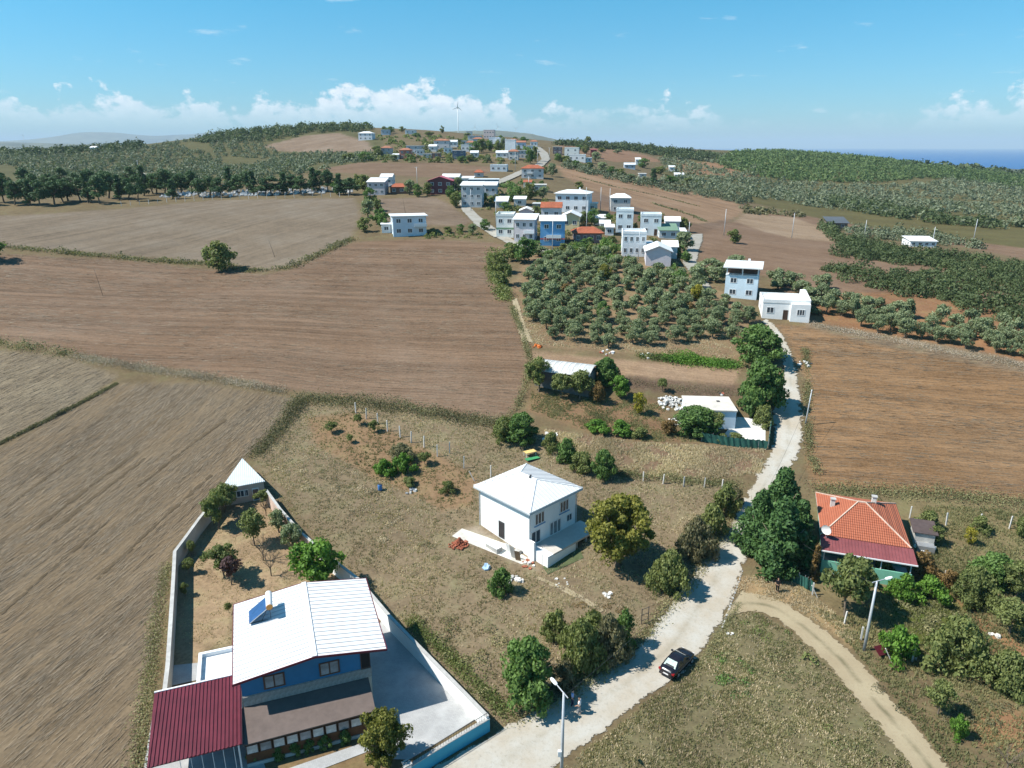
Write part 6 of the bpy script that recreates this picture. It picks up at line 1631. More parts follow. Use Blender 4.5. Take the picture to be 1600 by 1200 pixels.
# objects around the white house
def local(e, x, y):
    v = Matrix.Rotation(e.rotation_euler[2], 3, 'Z') @ Vector((x, y, 0)) + e.location
    return Vector((v.x, v.y, gz(v.x, v.y)))
bpz = at(718, 852)
bp_ = empty('brick_pile', bpz, .3, 'heap of loose red bricks at the corner of the concrete yard', 'brick pile')
BRICK = pm('red_brick', (.34, .11, .062), .9, .25, 3, .3)
bkm = MB().box(-.14, .14, -.07, .07, -.05, .05).mesh('brick'); bkm.materials.append(BRICK)
r = random.Random(8)
for k in range(170):
    lvl = r.random() ** 1.6
    rr_ = (1 - lvl) * 1.25 * math.sqrt(r.random())
    a = r.uniform(0, 6.28)
    o = link('brick', bkm, bp_); o.location = (rr_ * math.cos(a) * 1.1, rr_ * math.sin(a) * .85, .06 + lvl * .95 * (1 - rr_ / 1.5)); o.rotation_euler = (r.uniform(-.5, .5), r.uniform(-.5, .5), r.uniform(0, 3)); o.scale = (1.15, 1.15, 1.25)
tk = at(772, 858)
tkz = empty('concrete_trough', tk, rad(134), 'low pale concrete block by the dark door of the white house', 'block')
MB().box(-1.0, 1.0, -.45, .45, -.3, .55).build('body', CONC, tkz); MB().box(-1.02, 1.02, -.47, .47, .551, .62).build('lid', WHITE, tkz)
for k, (x, y, l, c, lb) in enumerate([(797, 866, 1.7, WHITE, 'white board leaning at the corner of the white house'), (803, 872, 1.9, CONC, 'grey slab leaning at the corner of the white house'), (810, 876, 1.6, WOOD, 'wooden board leaning at the corner of the white house')]):
    p = at(x, y)
    e = empty('leaning_board', p, rad(134 + k * 12), lb, 'board')
    MB().slab([(-.35, 0, 0), (.35, 0, 0), (.35, .5, l), (-.35, .5, l)], .07).build('sheet', c, e)
def heap(name, label, px, py, r0, h0, mat, nn=14, cat='heap', seed=1, size=.3):
    p = at(px, py)
    r = random.Random(seed)
    e = empty(name, p, 0, label, cat)
    for k in range(nn):
        a = r.uniform(0, 6.28); q = r0 * math.sqrt(r.random())
        s = size * r.uniform(.5, 1.2)
        m = MB(); 
        base_ = [(math.cos(b_) * s * r.uniform(.7, 1.2), math.sin(b_) * s * r.uniform(.7, 1.2)) for b_ in (0, 1.1, 2.2, 3.2, 4.2, 5.3)]
        m.prism(base_, -.1, [s * r.uniform(.3, .9) for _ in base_])
        o = m.build('piece', mat if not isinstance(mat, list) else mat[k % len(mat)], e)
        x, y = q * math.cos(a), q * math.sin(a)
        o.location = (x, y, gz(p.x + x, p.y + y) - p.z + h0 * (1 - q / r0) * r.random())
        o.rotation_euler = (r.uniform(-.3, .3), r.uniform(-.3, .3), 0)
    return e
PALEST = pm('pale_stone', (.62, .60, .56), .9, .12, 3, .3)
BLUEBAG = pm('blue_white_bag', (.35, .5, .66), .5, .2, 3)
heap('rubble', 'small heap of pale rubble beside the dark round shrub', 805, 908, .9, .3, [PALEST, CONC, WHITE], 14, 'rubble', 2)
heap('rubble', 'broken bricks and stones at the foot of the deck', 828, 882, .9, .2, [BRICK, PALEST, BRICK], 12, 'rubble', 3, .22)
heap('white_bag', 'blue and white sack lying on the meadow before the brick pile', 759, 888, .35, .35, BLUEBAG, 4, 'sack', 4, .45)
heap('flat_stones', 'pale flat stones on the grass below the deck', 876, 910, .9, .0, PALEST, 8, 'stones', 5, .16)
heap('flat_stones', 'pale flat slab near the footpath before the walnut tree', 949, 930, .5, .02, PALEST, 7, 'stones', 6, .25)
heap('rubbish', 'white rubbish scattered beside the field corner bush', 864, 684, 1.6, .2, [WHITE, PALEST, DARKM], 14, 'rubbish', 7)
heap('rubble', 'long heap of white rubble beside the flat-roofed house', 1048, 630, 2.3, .9, [WHITE, PALEST, CONC, PALEST], 90, 'rubble', 8, .26)
heap('rubble', 'strip of white rubble along the vine arbour', 1052, 660, 1.3, .2, [WHITE, PALEST, CONC], 34, 'rubble', 9, .2)
heap('rubbish', 'rubbish heap on the field edge right of the road', 1256, 568, 1.3, .3, [WHITE, DARKM, PALEST], 16, 'rubbish', 10)
heap('rubbish', 'white rubbish at the edge of the olive grove', 1012, 556, 1.4, .3, [WHITE, PALEST, BRICK], 12, 'rubbish', 11)
heap('rubbish', 'reddish and white rubbish left of the olive grove end', 948, 552, 1.4, .25, [BRICK, WHITE, PALEST], 12, 'rubbish', 12)
heap('orange_crates', 'orange plastic things on the track left of the grove', 838, 542, .8, .3, pm('orange_sheet', (.6, .16, .03), .6), 6, 'crates', 13, .45)
heap('grey_sacks', 'grey sacks lying below the fenced orchard', 641, 768, .8, .2, [STEEL, PALEST], 8, 'sacks', 14, .3)
heap('plastic_sheet', 'white plastic sheet heap right of the tiled house', 1446, 856, 1.1, .5, WHITE, 12, 'sheet', 15, .5)
heap('white_stones', 'white slab on the soil path at the right', 1553, 994, .5, .02, PALEST, 4, 'stones', 16, .3)
heap('white_stones', 'pale stones at the corner where track meets road', 1142, 990, .4, .05, PALEST, 5, 'stones', 17, .16)
bb = at(594, 766)
be = empty('blue_barrel', bb, 0, 'small blue plastic barrel on the orchard edge', 'barrel')
BLUEP = pm('blue_plastic', (.05, .17, .4), .4, .1, 2)
MB().tube([(0, 0, 0), (0, 0, .1), (0, 0, .45), (0, 0, .85), (0, 0, .9)], [.27, .3, .32, .3, .27], 14).build('body', BLUEP, be, True); MB().tube([(0, 0, .9), (0, 0, .96)], [.24, .24], 12).build('lid', DARKM, be)
bt = at(828, 712)
te = empty('cloth_table', bt, .5, 'low table with yellow and white cloth beside the hedge row', 'table')
MB().box(-.9, .9, -.5, .5, .68, .74).build('table_top', pm('yellow_cloth', (.72, .50, .18), .8, .2, 3), te)
for x in (-.8, .8):
    for y in (-.4, .4): MB().box(x - .03, x + .03, y - .03, y + .03, 0, .68).build('leg', WFRAME, te)
MB().box(-1.3, .9, -1.5, -.6, .02, .06).build('green_mat', pm('green_mat', (.05, .25, .10), .9), te)
# antenna mast on the deck corner
am = at(847, 889)
ae = empty('antenna_mast', am, .4, 'thin antenna mast standing at the white deck corner', 'antenna')
MB().tube([(0, 0, 0), (0, 0, 3.2)], [.03, .025], 6).build('mast', STEEL, ae)
aa_ = MB().bar((-.5, 0, 3.1), (.6, 0, 3.1), .03)
for k in range(6): aa_.bar((-.45 + k * .2, -.3, 3.1), (-.45 + k * .2, .3, 3.1), .02)
aa_.build('aerial', STEEL, ae)

# ------------------------------------------------------------------ tiled house with veranda
tz = gz(43, 79)
tA = wz(1283, 835, tz + 3.0)
th_ = empty('tiled_house', (tA[0], tA[1], tz), rad(-19), 'one-storey house with orange tiled hipped roof and dark red veranda roof, beside the conifers', 'house')
GREENW = pm('mint_green_paint', (.17, .42, .31), .8, .1, 1)
TX, TY = 9.6, 11.4
MB().box(.5, TX - .5, .6, TY - .5, -1, 2.9).build('wall', GREENW, th_)
apex0, apex1 = (TX * .5 - .4, 6.2, 5.0), (TX * .5 + .4, 6.2, 5.0)
def tilerows(m, a, b_, c, d, n, t=.05):
    """lap courses between eave a-b and ridge d-c"""
    a, b_, c, d = map(Vector, (a, b_, c, d))
    nrm = (b_ - a).cross(d - a).normalized()
    for k in range(n):
        f0, f1 = k / n, (k + 1) / n
        p0, p1 = a.lerp(d, f0), b_.lerp(c, f0); p2, p3 = b_.lerp(c, f1), a.lerp(d, f1)
        up_ = nrm * t
        m.add([p0 + up_, p1 + up_, p2, p3, p0 - up_, p1 - up_], [(0, 1, 2, 3), (4, 5, 1, 0)])
tr_ = MB()
tilerows(tr_, (0, 0, 3.0), (TX, 0, 3.0), apex1, apex0, 16)
tilerows(tr_, (TX, 0, 3.0), (TX, TY, 3.0), apex1, apex1, 14)
tilerows(tr_, (TX, TY, 3.0), (0, TY, 3.0), apex0, apex1, 16)
tilerows(tr_, (0, TY, 3.0), (0, 0, 3.0), apex0, apex0, 14)
def tilemat():
    m = bpy.data.materials.new('orange_tiles'); m.use_nodes = True
    t = m.node_tree; b = t.nodes['Principled BSDF']; b.inputs['Roughness'].default_value = .85
    co = N(t, 'ShaderNodeTexCoord')
    wv = N(t, 'ShaderNodeTexWave'); wv.inputs['Scale'].default_value = 1.3; wv.inputs['Distortion'].default_value = .3
    L(t, co.outputs['Object'], wv.inputs['Vector'])
    n_ = N(t, 'ShaderNodeTexNoise', i_Scale=1.3, i_Detail=6.0, i_Roughness=.7); L(t, co.outputs['Object'], n_.inputs['Vector'])
    n2_ = N(t, 'ShaderNodeTexNoise', i_Scale=9.0, i_Detail=2.0); L(t, co.outputs['Object'], n2_.inputs['Vector'])
    c = MIXC(t, n_.outputs[0], (.28, .070, .034), (.44, .14, .07))
    c = MIXC(t, M(t, 'MULTIPLY', M(t, 'SUBTRACT', n2_.outputs[0], .5), 2.5, clamp=True), c, (.38, .16, .095))
    L(t, c, b.inputs['Base Color'])
    bp = N(t, 'ShaderNodeBump'); bp.inputs['Strength'].default_value = .8; bp.inputs['Distance'].default_value = .06
    L(t, wv.outputs[0], bp.inputs['Height']); L(t, bp.outputs[0], b.inputs['Normal'])
    return m
TILES = tilemat()
tro = tr_.build('roof', TILES, th_)
for c, q in (((0, 0), apex0), ((TX, 0), apex1), ((TX, TY), apex1), ((0, TY), apex0)):
    MB().bar((c[0], c[1], 3.06), (q[0], q[1], q[2] + .07), .14, .10).build('hip_cap', pm('mortar_ridge', (.56, .42, .33), .9, .15, 3), tro)
MB().bar(apex0, apex1, .26, .22).build('ridge_cap', MATS['mortar_ridge'], tro)
MB().box(0, TX, 0, TY, 2.83, 2.93).build('eave', WFRAME, th_)
for (x, y, z) in ((1.6, 6.6, 3.5), (6.4, 7.9, 4.0)):
    MB().box(x - .25, x + .25, y - .25, y + .25, z - .3, z + 1.2).build('chimney', PALEST, tro)
    MB().box(x - .33, x + .33, y - .33, y + .33, z + 1.201, z + 1.3).build('chimney_cap', CONC, tro)
vr = MB().slab([(-.1, -2.6, 2.35), (TX + .35, -2.6, 2.35), (TX + .2, .05, 2.95), (-.1, .05, 2.95)], .07).build('veranda_roof', pm('dull_red_sheet', (.21, .065, .068), .6, .16, .8), th_)
rb = MB()
for k in range(int(TX / .35)):
    rb.bar((.1 + k * .35, -2.6, 2.37), (.1 + k * .35, .02, 2.97), .07, .05)
rb.build('sheet_ribs', MATS['dull_red_sheet'], vr)
MB().bar((-.12, -2.65, 2.33), (TX + .36, -2.65, 2.33), .1, .14).build('gutter', WFRAME, vr)
MB().box(.2, TX, -2.4, -2.2, -1, 1.0).build('veranda_wall', GREENW, th_)
MB().box(.2, .4, -2.2, .6, -1, 1.0).build('veranda_side', GREENW, th_)
MB().box(.4, TX, -2.2, .58, -.2, .1).build('veranda_floor', CONC, th_)
for k in range(4):
    x = .35 + k * (TX - .55) / 3
    MB().box(x - .05, x + .05, -2.35, -2.25, 1.002, 2.32).build('veranda_post', WFRAME, th_)
for x, w_ in ((2.0, 1.4), (4.4, .95), (7.0, 1.6)):
    window(th_, (x, .598, 1.5), w_, 1.3 if w_ != .95 else 2.2, 0, WFRAME, DARKGLASS, 2)
for y in (3, 8):
    window(th_, (.498, y, 1.7), 1.1, 1.1, 'l', WFRAME, DARKGLASS, 2)
wp = link('painted_sign', MB().box(-.55, .55, -.02, .0, -.28, .28).mesh('painted_sign'), th_, WHITE); wp.location = (4.2, -2.402, .4)
sdx = at(1284, 838, 3.0)
sdp = Vector((tA[0] + .35, tA[1] - .6, tz + 3.3))
de = empty('satellite_dish', sdp, rad(-50), 'round white satellite dish at the left corner of the tiled roof', 'satellite dish')
dm = MB()
rings = [(0, 0), (.25, .03), (.45, .1), (.6, .18)]
vs = []; fs_ = []
for rr_, zz in rings:
    for k in range(16):
        a = 2 * math.pi * k / 16; vs.append((rr_ * math.cos(a), -zz - .1, .75 + rr_ * math.sin(a)))
for i in range(3):
    for k in range(16): fs_.append((i * 16 + k, i * 16 + (k + 1) % 16, (i + 1) * 16 + (k + 1) % 16, (i + 1) * 16 + k))
dm.add(vs, fs_).build('dish', WFRAME, de, True)
MB().bar((0, 0, -.4), (0, 0, .75), .06).build('mast', STEEL, de); MB().bar((0, -.15, .4), (0, -.75, .7), .04).build('feed_arm', STEEL, de)
# lean-to beside the tiled house
lt = at(1440, 846)
le = empty('lean_to', lt, rad(-19), 'small dark-roofed lean-to at the right wall of the tiled house', 'shed')
MB().box(-1.1, 1.1, -1, 1.6, -.6, 1.7).build('wall', CONC, le); MB().slab([(-1.4, -1.2, 1.75), (1.4, -1.2, 1.75), (1.4, 1.9, 2.1), (-1.4, 1.9, 2.1)], .08).build('roof', pm('rusty_dark_sheet', (.09, .065, .06), .7, .2, 2), le)
MB().box(-.9, 1.0, -2.4, -1.25, -.3, .6).build('tank', STEEL, le)

# ------------------------------------------------------------------ flat-roofed house, metal shed, mesh fence
fz = gz(31.5, 106)
fA = wz(1075, 640, fz + 3.2); fB = wz(1153, 642, fz + 3.2)
fa_ = math.atan2(fB[1] - fA[1], fB[0] - fA[0])
fh_ = empty('flat_roof_house', (fA[0], fA[1], fz), fa_, 'pale blue one-storey house with flat concrete roof behind the vine arbour', 'house')
fw_ = math.hypot(fB[0] - fA[0], fB[1] - fA[1])
PBW = hmat((190, 214, 230))
MB().box(.15, fw_ - .15, .15, 6.6, -1.5, 3.0).build('wall', PBW, fh_)
MB().box(0, fw_, 0, 6.8, 3.001, 3.2).build('roof', pm('weathered_roof_slab', (.55, .52, .47), .95, .12, .9, hue2=(.6, .55, .48)), fh_)
window(fh_, (3.9, .148, 1.7), 1.5, 1.2, 0, WFRAME, DARKGLASS, 3); window(fh_, (1.5, .148, 1.1), 1.0, 2.1, 0, WFRAME, DARKGLASS, 1, name='door')
window(fh_, (fw_ - .148, 3.2, 1.7), 1.2, 1.1, 'r', WFRAME, DARKGLASS, 2)
MB().box(5.3, 5.8, 4.0, 4.5, 3.201, 3.3).build('roof_hatch', DARKM, fh_)
heap('roof_rubble', 'loose bits lying on the flat concrete roof', 1128, 629, .5, .1, [DARKM, BRICK, PALEST], 5, 'rubble', 31, .2).location.z = fz + 3.25
def fence_mesh(name, label, pix, h, mat, cat='fence'):
    P = [at(*p) for p in pix]
    e = empty(name, P[0], 0, label, cat)
    o0 = P[0]
    V = []; Fc = []
    npts = 40
    tot = []
    for a, b_ in zip(P[:-1], P[1:]):
        for k in range(npts):
            p = a.lerp(b_, k / npts); tot.append(p)
    tot.append(P[-1])
    r = np.random.default_rng(4)
    off = np.cumsum(r.normal(0, .03, len(tot))); off -= np.linspace(off[0], off[-1], len(tot))
    for i, p in enumerate(tot):
        sag = .12 * math.sin(i * .5) ** 2
        for j in range(5):
            f = j / 4
            V.append((p.x - o0.x + .08 * math.sin(i * .7 + f * 2), p.y - o0.y + off[i] * .5 + .07 * math.sin(i * .9 + 3 * f), gz(p.x, p.y) - o0.z + .05 + (h - sag) * f))
    for i in range(len(tot) - 1):
        for j in range(4):
            Fc.append((i * 5 + j, (i + 1) * 5 + j, (i + 1) * 5 + j + 1, i * 5 + j + 1))
    m = MB().add(V, Fc); m.build('mesh', mat, e, True)
    for i in range(0, len(tot), 14):
        p = tot[i]
        MB().tube([(p.x - o0.x, p.y - o0.y + .12, gz(p.x, p.y) - o0.z - .3), (p.x - o0.x, p.y - o0.y + .12, gz(p.x, p.y) - o0.z + h + .15)], [.04, .04], 6).build('post', STEEL, e)
    return e
GREENMESH = pm('green_shade_net', (.025, .095, .075), .8, .2, 1.5)
fence_mesh('shade_net_fence', 'sagging dark green net fence in front of the flat-roofed house', [(1096, 690), (1146, 698), (1198, 703)], 1.5, GREENMESH)
fence_mesh('shade_net_fence', 'dark green net fence along the road beside the concrete court', [(1200, 702), (1203, 676), (1204, 655)], 1.6, GREENMESH)
fence_mesh('shade_net_fence', 'dark net fence in the shade below the big conifers', [(1228, 905), (1256, 918), (1268, 925)], 1.4, GREENMESH)
msz = gz(9, 121)
mA = wz(835, 577, msz + 2.6); mB = wz(920, 587, msz + 2.6)
ma_ = math.atan2(mB[1] - mA[1], mB[0] - mA[0])
me_ = empty('metal_shed', (mA[0], mA[1], msz), ma_, 'long shed with curved corrugated metal roof beside the cleared strip', 'shed')
mw = math.hypot(mB[0] - mA[0], mB[1] - mA[1])
SHEET = pm('weathered_sheet', (.42, .43, .42), .6, .15, .8, hue2=(.5, .5, .47), stretch=(3, .6, 1))
ms = MB()
prof = [(-.3, 2.5), (.6, 3.0), (1.6, 3.35), (2.7, 3.5), (3.8, 3.4), (4.9, 3.1), (5.6, 2.75)]
for (y0, z0), (y1, z1) in zip(prof[:-1], prof[1:]):
    ms.slab([(-.2, y0, z0), (mw + .2, y0, z0), (mw + .2, y1, z1), (-.2, y1, z1)], .05)
mso = ms.build('roof', SHEET, me_)
rb = MB()
for k in range(int(mw / .9)):
    for (y0, z0), (y1, z1) in zip(prof[:-1], prof[1:]):
        rb.bar((.3 + k * .9, y0, z0 + .02), (.3 + k * .9, y1, z1 + .02), .1, .05)
rb.build('roof_ribs', ROOFW, mso)
MB().box(0, mw, .1, 5.3, -1.5, 2.55).build('wall', pm('dark_shed_wall', (.16, .15, .14), .9, .2, 1), me_)

# ------------------------------------------------------------------ poles, lamps, posts
GALV = pm('pale_pole', (.50, .52, .54), .5, .08, 2, metal=.2)
def pole(name, label, px, py, h, r0=.13, lean=(0, 0), lamp=None, cross=False, mat=None, cat='lamp post', base=None):
    p = base or at(px, py)
    e = empty(name, p, 0, label, cat)
    mat = mat or GALV
    t_ = (lean[0], lean[1], h)
    MB().tube([(0, 0, -.4), (lean[0] * .5, lean[1] * .5, h * .5), t_], [r0, r0 * .82, r0 * .6], 10).build('pole', mat, e, True)
    if lamp is not None:
        a = lamp
        d = Vector((math.cos(a), math.sin(a), .18))
        MB().tube([t_, Vector(t_) + d * .9], [.05, .04], 6).build('arm', mat, e)
        b0 = Vector(t_) + d * .85; d2 = d.normalized(); u = Vector((-d2.y, d2.x, 0)).normalized()
        m = MB()
        vs = []
        for q, wd, hh in ((0, .09, .06), (.15, .16, .1), (.55, .17, .09), (.75, .1, .05)):
            c = b0 + d2 * q
            vs += [c - u * wd, c - u * wd * .6 + Vector((0, 0, hh)), c + u * wd * .6 + Vector((0, 0, hh)), c + u * wd]
        fs = [(0, 1, 2, 3), (15, 14, 13, 12)]
        for i in range(3):
            for k in range(4): fs.append((i * 4 + k, i * 4 + (k + 1) % 4, i * 4 + 4 + (k + 1) % 4, i * 4 + 4 + k))
        m.add(vs, fs).build('lamp_head', WFRAME, e)
        MB().bar(Vector(t_) - d * .5, Vector(t_), .06).build('counter_arm', mat, e)
    if cross:
        MB().bar((t_[0] - .75, t_[1], h - .25), (t_[0] + .75, t_[1], h - .25), .1).build('crossarm', mat, e)
        for x in (-.65, 0, .65):
            MB().tube([(t_[0] + x, t_[1], h - .2), (t_[0] + x, t_[1], h + .05)], [.05, .03], 6).build('insulator', WFRAME, e)
    return e
nb = wz(881, 1082, 8.6)
pole('street_lamp', 'nearest street lamp post, cut off by the bottom edge, beside the two people', 0, 0, 8.6, .15, (0, 0), rad(125), base=Vector((nb[0], nb[1], gz(nb[0], nb[1]))))
bx = empty('cable_box', (nb[0] - .2, nb[1] - .1, gz(nb[0], nb[1]) + 2.6), 0, 'small white box strapped to the nearest lamp post', 'box')
MB().box(-.14, .14, -.12, .12, 0, .5).build('case', WFRAME, bx); MB().bar((0, .12, .25), (.2, .12, .25), .04, .06).build('strap', DARKM, bx)
pole('street_lamp', 'leaning pale street lamp post between sandy track and garden', 1350, 1016, 8.0, .16, (.05, .1), rad(10))
pole('utility_pole', 'short pole with crossarm in front of the conifers', 1178, 832, 3.4, .1, cross=True, cat='pole')
pole('utility_pole', 'slim pole on the field edge right of the road bend', 1258, 664, 6.0, .12, (.3, 0), cross=False, cat='pole')
WOODP = pm('dark_wood_pole', (.09, .075, .06), .9, .2, 3)
pole('utility_pole', 'thin dark leaning pole in the left ploughed field', 161, 462, 6.5, .05, (-1.0, 0), mat=WOODP, cat='pole')
pole('utility_pole', 'leaning dark pole on the grey stubble field', 430, 402, 5.0, .06, (-1.4, 0), mat=WOODP, cat='pole')
pole('utility_pole', 'thin dark pole behind the pale blue house by the ploughed field', 634, 336, 6, .06, (-.8, 0), mat=WOODP, cat='pole')
for x, y, h, lb in [(863, 392, 9, 'pale pole in front of the bright blue house'), (997, 408, 9, 'pale pole in front of the white house with many windows'), (1075, 382, 7, 'pale pole at the upper road end'), (1131, 368, 9, 'pale pole beside the lone tree on the brown field'), (1237, 372, 9, 'pale pole on the tan field'),
                    (736, 330, 8, 'pale pole before the grey three-storey house'), (775, 352, 8, 'pale pole at the left wall of the white-green house'), (915, 336, 10, 'pale pole before the large white and blue house'), (938, 330, 9, 'pale pole right of the cream annex'), (952, 332, 9, 'pale pole at the corner of the grey hipped house'), (916, 362, 8, 'pale pole behind the low orange hipped house'),
                    (805, 268, 11, 'pale pole beside the curving road, near'), (840, 262, 11, 'pole beside the orange hipped two-storey house'), (652, 292, 9, 'pale pole in the field behind the small orange house'), (826, 306, 8, 'pale pole near the small red-roofed house'), (218, 276, 10, 'pale pole on the far side of the pine belt'), (858, 252, 9, 'pale pole on the far road crest'),
                    (1350, 372, 7, 'curved pale lamp by the valley barn'), (1456, 385, 7, 'pale pole beside the long white greenhouse'), (1520, 380, 9, 'pale pole on the valley field at right')]:
    pole('utility_pole', lb, x, y, h, .13, cross=(y < 300 and x < 860), cat='pole')
POSTM = pm('concrete_post', (.58, .56, .53), .9, .1, 3)
pmsh = MB().prism([(-.055, -.055), (.055, -.055), (.055, .055), (-.055, .055)], -.3, 1.7).mesh('fence_post'); pmsh.materials.append(POSTM)
def posts(pix, label, group, h=1.7):
    for k, (x, y) in enumerate(pix):
        p = at(x, y)
        o = link('fence_post', pmsh)
        o.location = p; o.scale = (1.25, 1.25, h / 1.7); o.rotation_euler = (random.uniform(-.05, .05), random.uniform(-.05, .05), random.uniform(0, 1.5))
        tag(o, label % nth(k), 'post', group)
posts([(380 + a / 3.333, 600 + c / 3.333) for a, c in [(587, 152), (641, 182), (702, 208), (752, 246), (818, 278), (875, 306), (942, 330), (1011, 378), (1075, 362), (1149, 438), (1290, 486)]], '%s concrete fence post from the left along the orchard', 'concrete posts along the orchard', 1.9)
posts([(1421, 810), (1478, 821), (1530, 822), (1577, 826)], '%s white fence post from the left behind the tiled house', 'white posts behind the tiled house', 1.8)
posts([(1269, 930), (1319, 975), (1345, 1000), (1425, 1034), (1431, 1032), (1475, 910)], '%s white fence post from the left around the garden', 'white posts around the garden', 1.6)
posts([(1005, 752), (1036, 756), (1068, 760), (1100, 762), (1128, 764)], '%s thin post from the left along the plot above the meadow', 'thin posts above the meadow', 1.5)
for k, (x, y) in enumerate([(1278, 934), (1433, 1030), (742, 752), (1394, 1035)]):
    p = at(x, y)
    e = empty('brace_pole', p, 0, ['slanting brace beside the first garden fence post', 'slanting brace at the pair of garden fence posts', 'crooked pole leaning behind the white house', 'broken pale frame lying by the red sheet'][k], 'pole')
    m = MB().bar((0, 0, -.1), (-.8, .2, 1.5), .09)
    m.build('pole', POSTM, e)
rs_ = at(1378, 1022)
re_ = empty('red_sheet', rs_, .6, 'crumpled dark red sheet panel at the foot of the leaning lamp post', 'sheet')
MB().slab([(-1.1, -.3, .5), (.9, -.5, .1), (1.1, .3, .6), (-.9, .5, 1.0)], .05).build('panel', REDM, re_); MB().bar((.9, -.2, 0), (.9, .1, .8), .08).build('support', POSTM, re_)
gtp = at(1002, 975)
ge = empty('wire_gate', gtp, .5, 'thin dark metal gate frame at the roadside end of the footpath', 'gate')
gmx = MB()
for x in (0, .9): gmx.bar((x, 0, -.2), (x, 0, 1.9), .06)
for z in (.4, 1.1, 1.8): gmx.bar((0, 0, z), (.9, 0, z), .04)
gmx.build('frame', DARKM, ge)
# low kerb line of pale stones along the track mouth
kb = MB()
A_, B_ = at(1160, 893), at(1127, 985)
e = empty('stone_edging', A_, 0, 'pale stone edging along the right side of the road', 'edging')
em = MB().box(-.2, .2, -.08, .08, -.15, .1).mesh('edging_stone'); em.materials.append(CONC)
for k in range(22):
    p = A_.lerp(B_, k / 21)
    o = link('edging_stone', em, e); o.location = (p.x - A_.x, p.y - A_.y, gz(p.x, p.y) - A_.z); o.rotation_euler = (random.uniform(-.1, .1), random.uniform(-.1, .1), math.atan2(B_.y - A_.y, B_.x - A_.x) + random.uniform(-.3, .3)); o.scale = (random.uniform(.5, 1.1), random.uniform(.7, 1.1), random.uniform(.5, 1.1))
# cemetery
r = random.Random(5)
gs = MB()
for k in range(230):
    x = 250 + 300 * r.random() ** .8; y = np.interp(x, [250, 550], [309, 300]) + r.uniform(-6, 1)
    p = at(x, y)
    s = r.uniform(.6, 1.2)
    gs.box(-.4 * s, .4 * s, -.1, .1, -.2, 1.1 * s, r.uniform(-.3, .3), tuple(p)); gs.box(-.45 * s, .45 * s, -1.9, -.12, -.2, .35, 0, tuple(p))
tag(gs.build('gravestones', pm('marble', (.62, .62, .62), .6, .12, 1)), kind='stuff')
posts([(190 + i * 14.2, float(np.interp(190 + i * 14.2, [190, 330, 550], [322, 312, 307]))) for i in range(26)], '%s pale post from the left in the cemetery fence', 'cemetery fence posts', 1.8)
def cable(label, a, b_, sag):
    a, b_ = Vector(a), Vector(b_)
    e = empty('overhead_cable', a, 0, label, 'cable')
    m = MB()
    m.tube([(b_ - a) * (k / 16) - Vector((0, 0, sag * 4 * (k / 16) * (1 - k / 16))) for k in range(17)], [.014] * 17, 5)
    m.build('wire', DARKM, e)
lamp1 = Vector((nb[0], nb[1], gz(nb[0], nb[1]) + 8.3)); p2 = at(1178, 832); p3 = at(1258, 664); p4 = at(1350, 1016)
cable('thin black cable from the nearest lamp post to the short pole by the conifers', lamp1, p2 + Vector((0, 0, 3.2)), 1.2)
cable('thin black cable from the leaning lamp post to the short pole by the conifers', p4 + Vector((0, 0, 7.7)), p2 + Vector((.6, 0, 3.2)), .8)
cable('thin black cable along the road from the short pole to the slim field pole', p2 + Vector((0, 0, 3.3)), p3 + Vector((.3, 0, 5.8)), 1.0)
# far wind turbine on the ridge
tp = at(716, 208.5)
tb = azr(math.degrees(math.atan2(716 - 800, FPX * .93)), 2050, 0)
tdir = ray(716, 207); tdir = tdir / math.hypot(tdir[0], tdir[1])
tx, ty = tdir[0] * 2050, tdir[1] * 2050
def turbine(x, y, zt_hub, label, R=40, seed=0, zb=None):
    zb = gz(x, y) if zb is None else zb
    e = empty('wind_turbine', (x, y, zb), 0, label, 'wind turbine')
    hgt = zt_hub - zb
    MB().tube([(0, 0, -3), (0, 0, hgt * .5), (0, 0, hgt)], [1.5, 1.1, .8], 14).build('tower', WFRAME, e, True)
    MB().box(-2, 2, -5, 6, hgt - 1.5, hgt + 2.2).build('nacelle', WFRAME, e)
    for k in range(3):
        a = rad(83 + seed) + k * 2 * math.pi / 3
        d = Vector((math.cos(a), 0, math.sin(a))); u = Vector((-math.sin(a), 0, math.cos(a)))
        c = Vector((0, -6.2, hgt + .4))
        m = MB()
        m.add([c - u * .8, c + u * .8, c + d * R * .25 + u * 1.7, c + d * R + u * .2, c + d * R - u * .2, c + d * R * .25 - u * .6] + [p + Vector((0, .5, 0)) for p in (c - u * .8, c + u * .8, c + d * R * .25 + u * 1.7, c + d * R + u * .2, c + d * R - u * .2, c + d * R * .25 - u * .6)],
              [(0, 1, 2, 3, 4, 5), (11, 10, 9, 8, 7, 6)] + [(i, (i + 1) % 6, (i + 1) % 6 + 6, i + 6) for i in range(6)])
        m.build('blade', WFRAME, e)
    return e
hub = CAM[2] + 2050 * ray(716, 168)[2] / math.hypot(*ray(716, 168)[:2])
turbine(tx, ty, hub, 'tall white wind turbine behind the village crest', 15)
for k, (px, py) in enumerate([(742, 199), (778, 198), (806, 201), (36, 212)]):
    d = ray(px, py); q = math.hypot(d[0], d[1]); d = d / q
    R_ = 5300 if px > 500 else 8000
    turbine(d[0] * R_, d[1] * R_, CAM[2] + d[2] * R_, ['tiny white wind turbine on the blue ridge, leftmost', 'tiny white wind turbine on the blue ridge, middle', 'tiny white wind turbine on the blue ridge, rightmost', 'faint far wind turbine at the left edge'][k], 28, 30 * k, zb=CAM[2] + d[2] * R_ - 75)

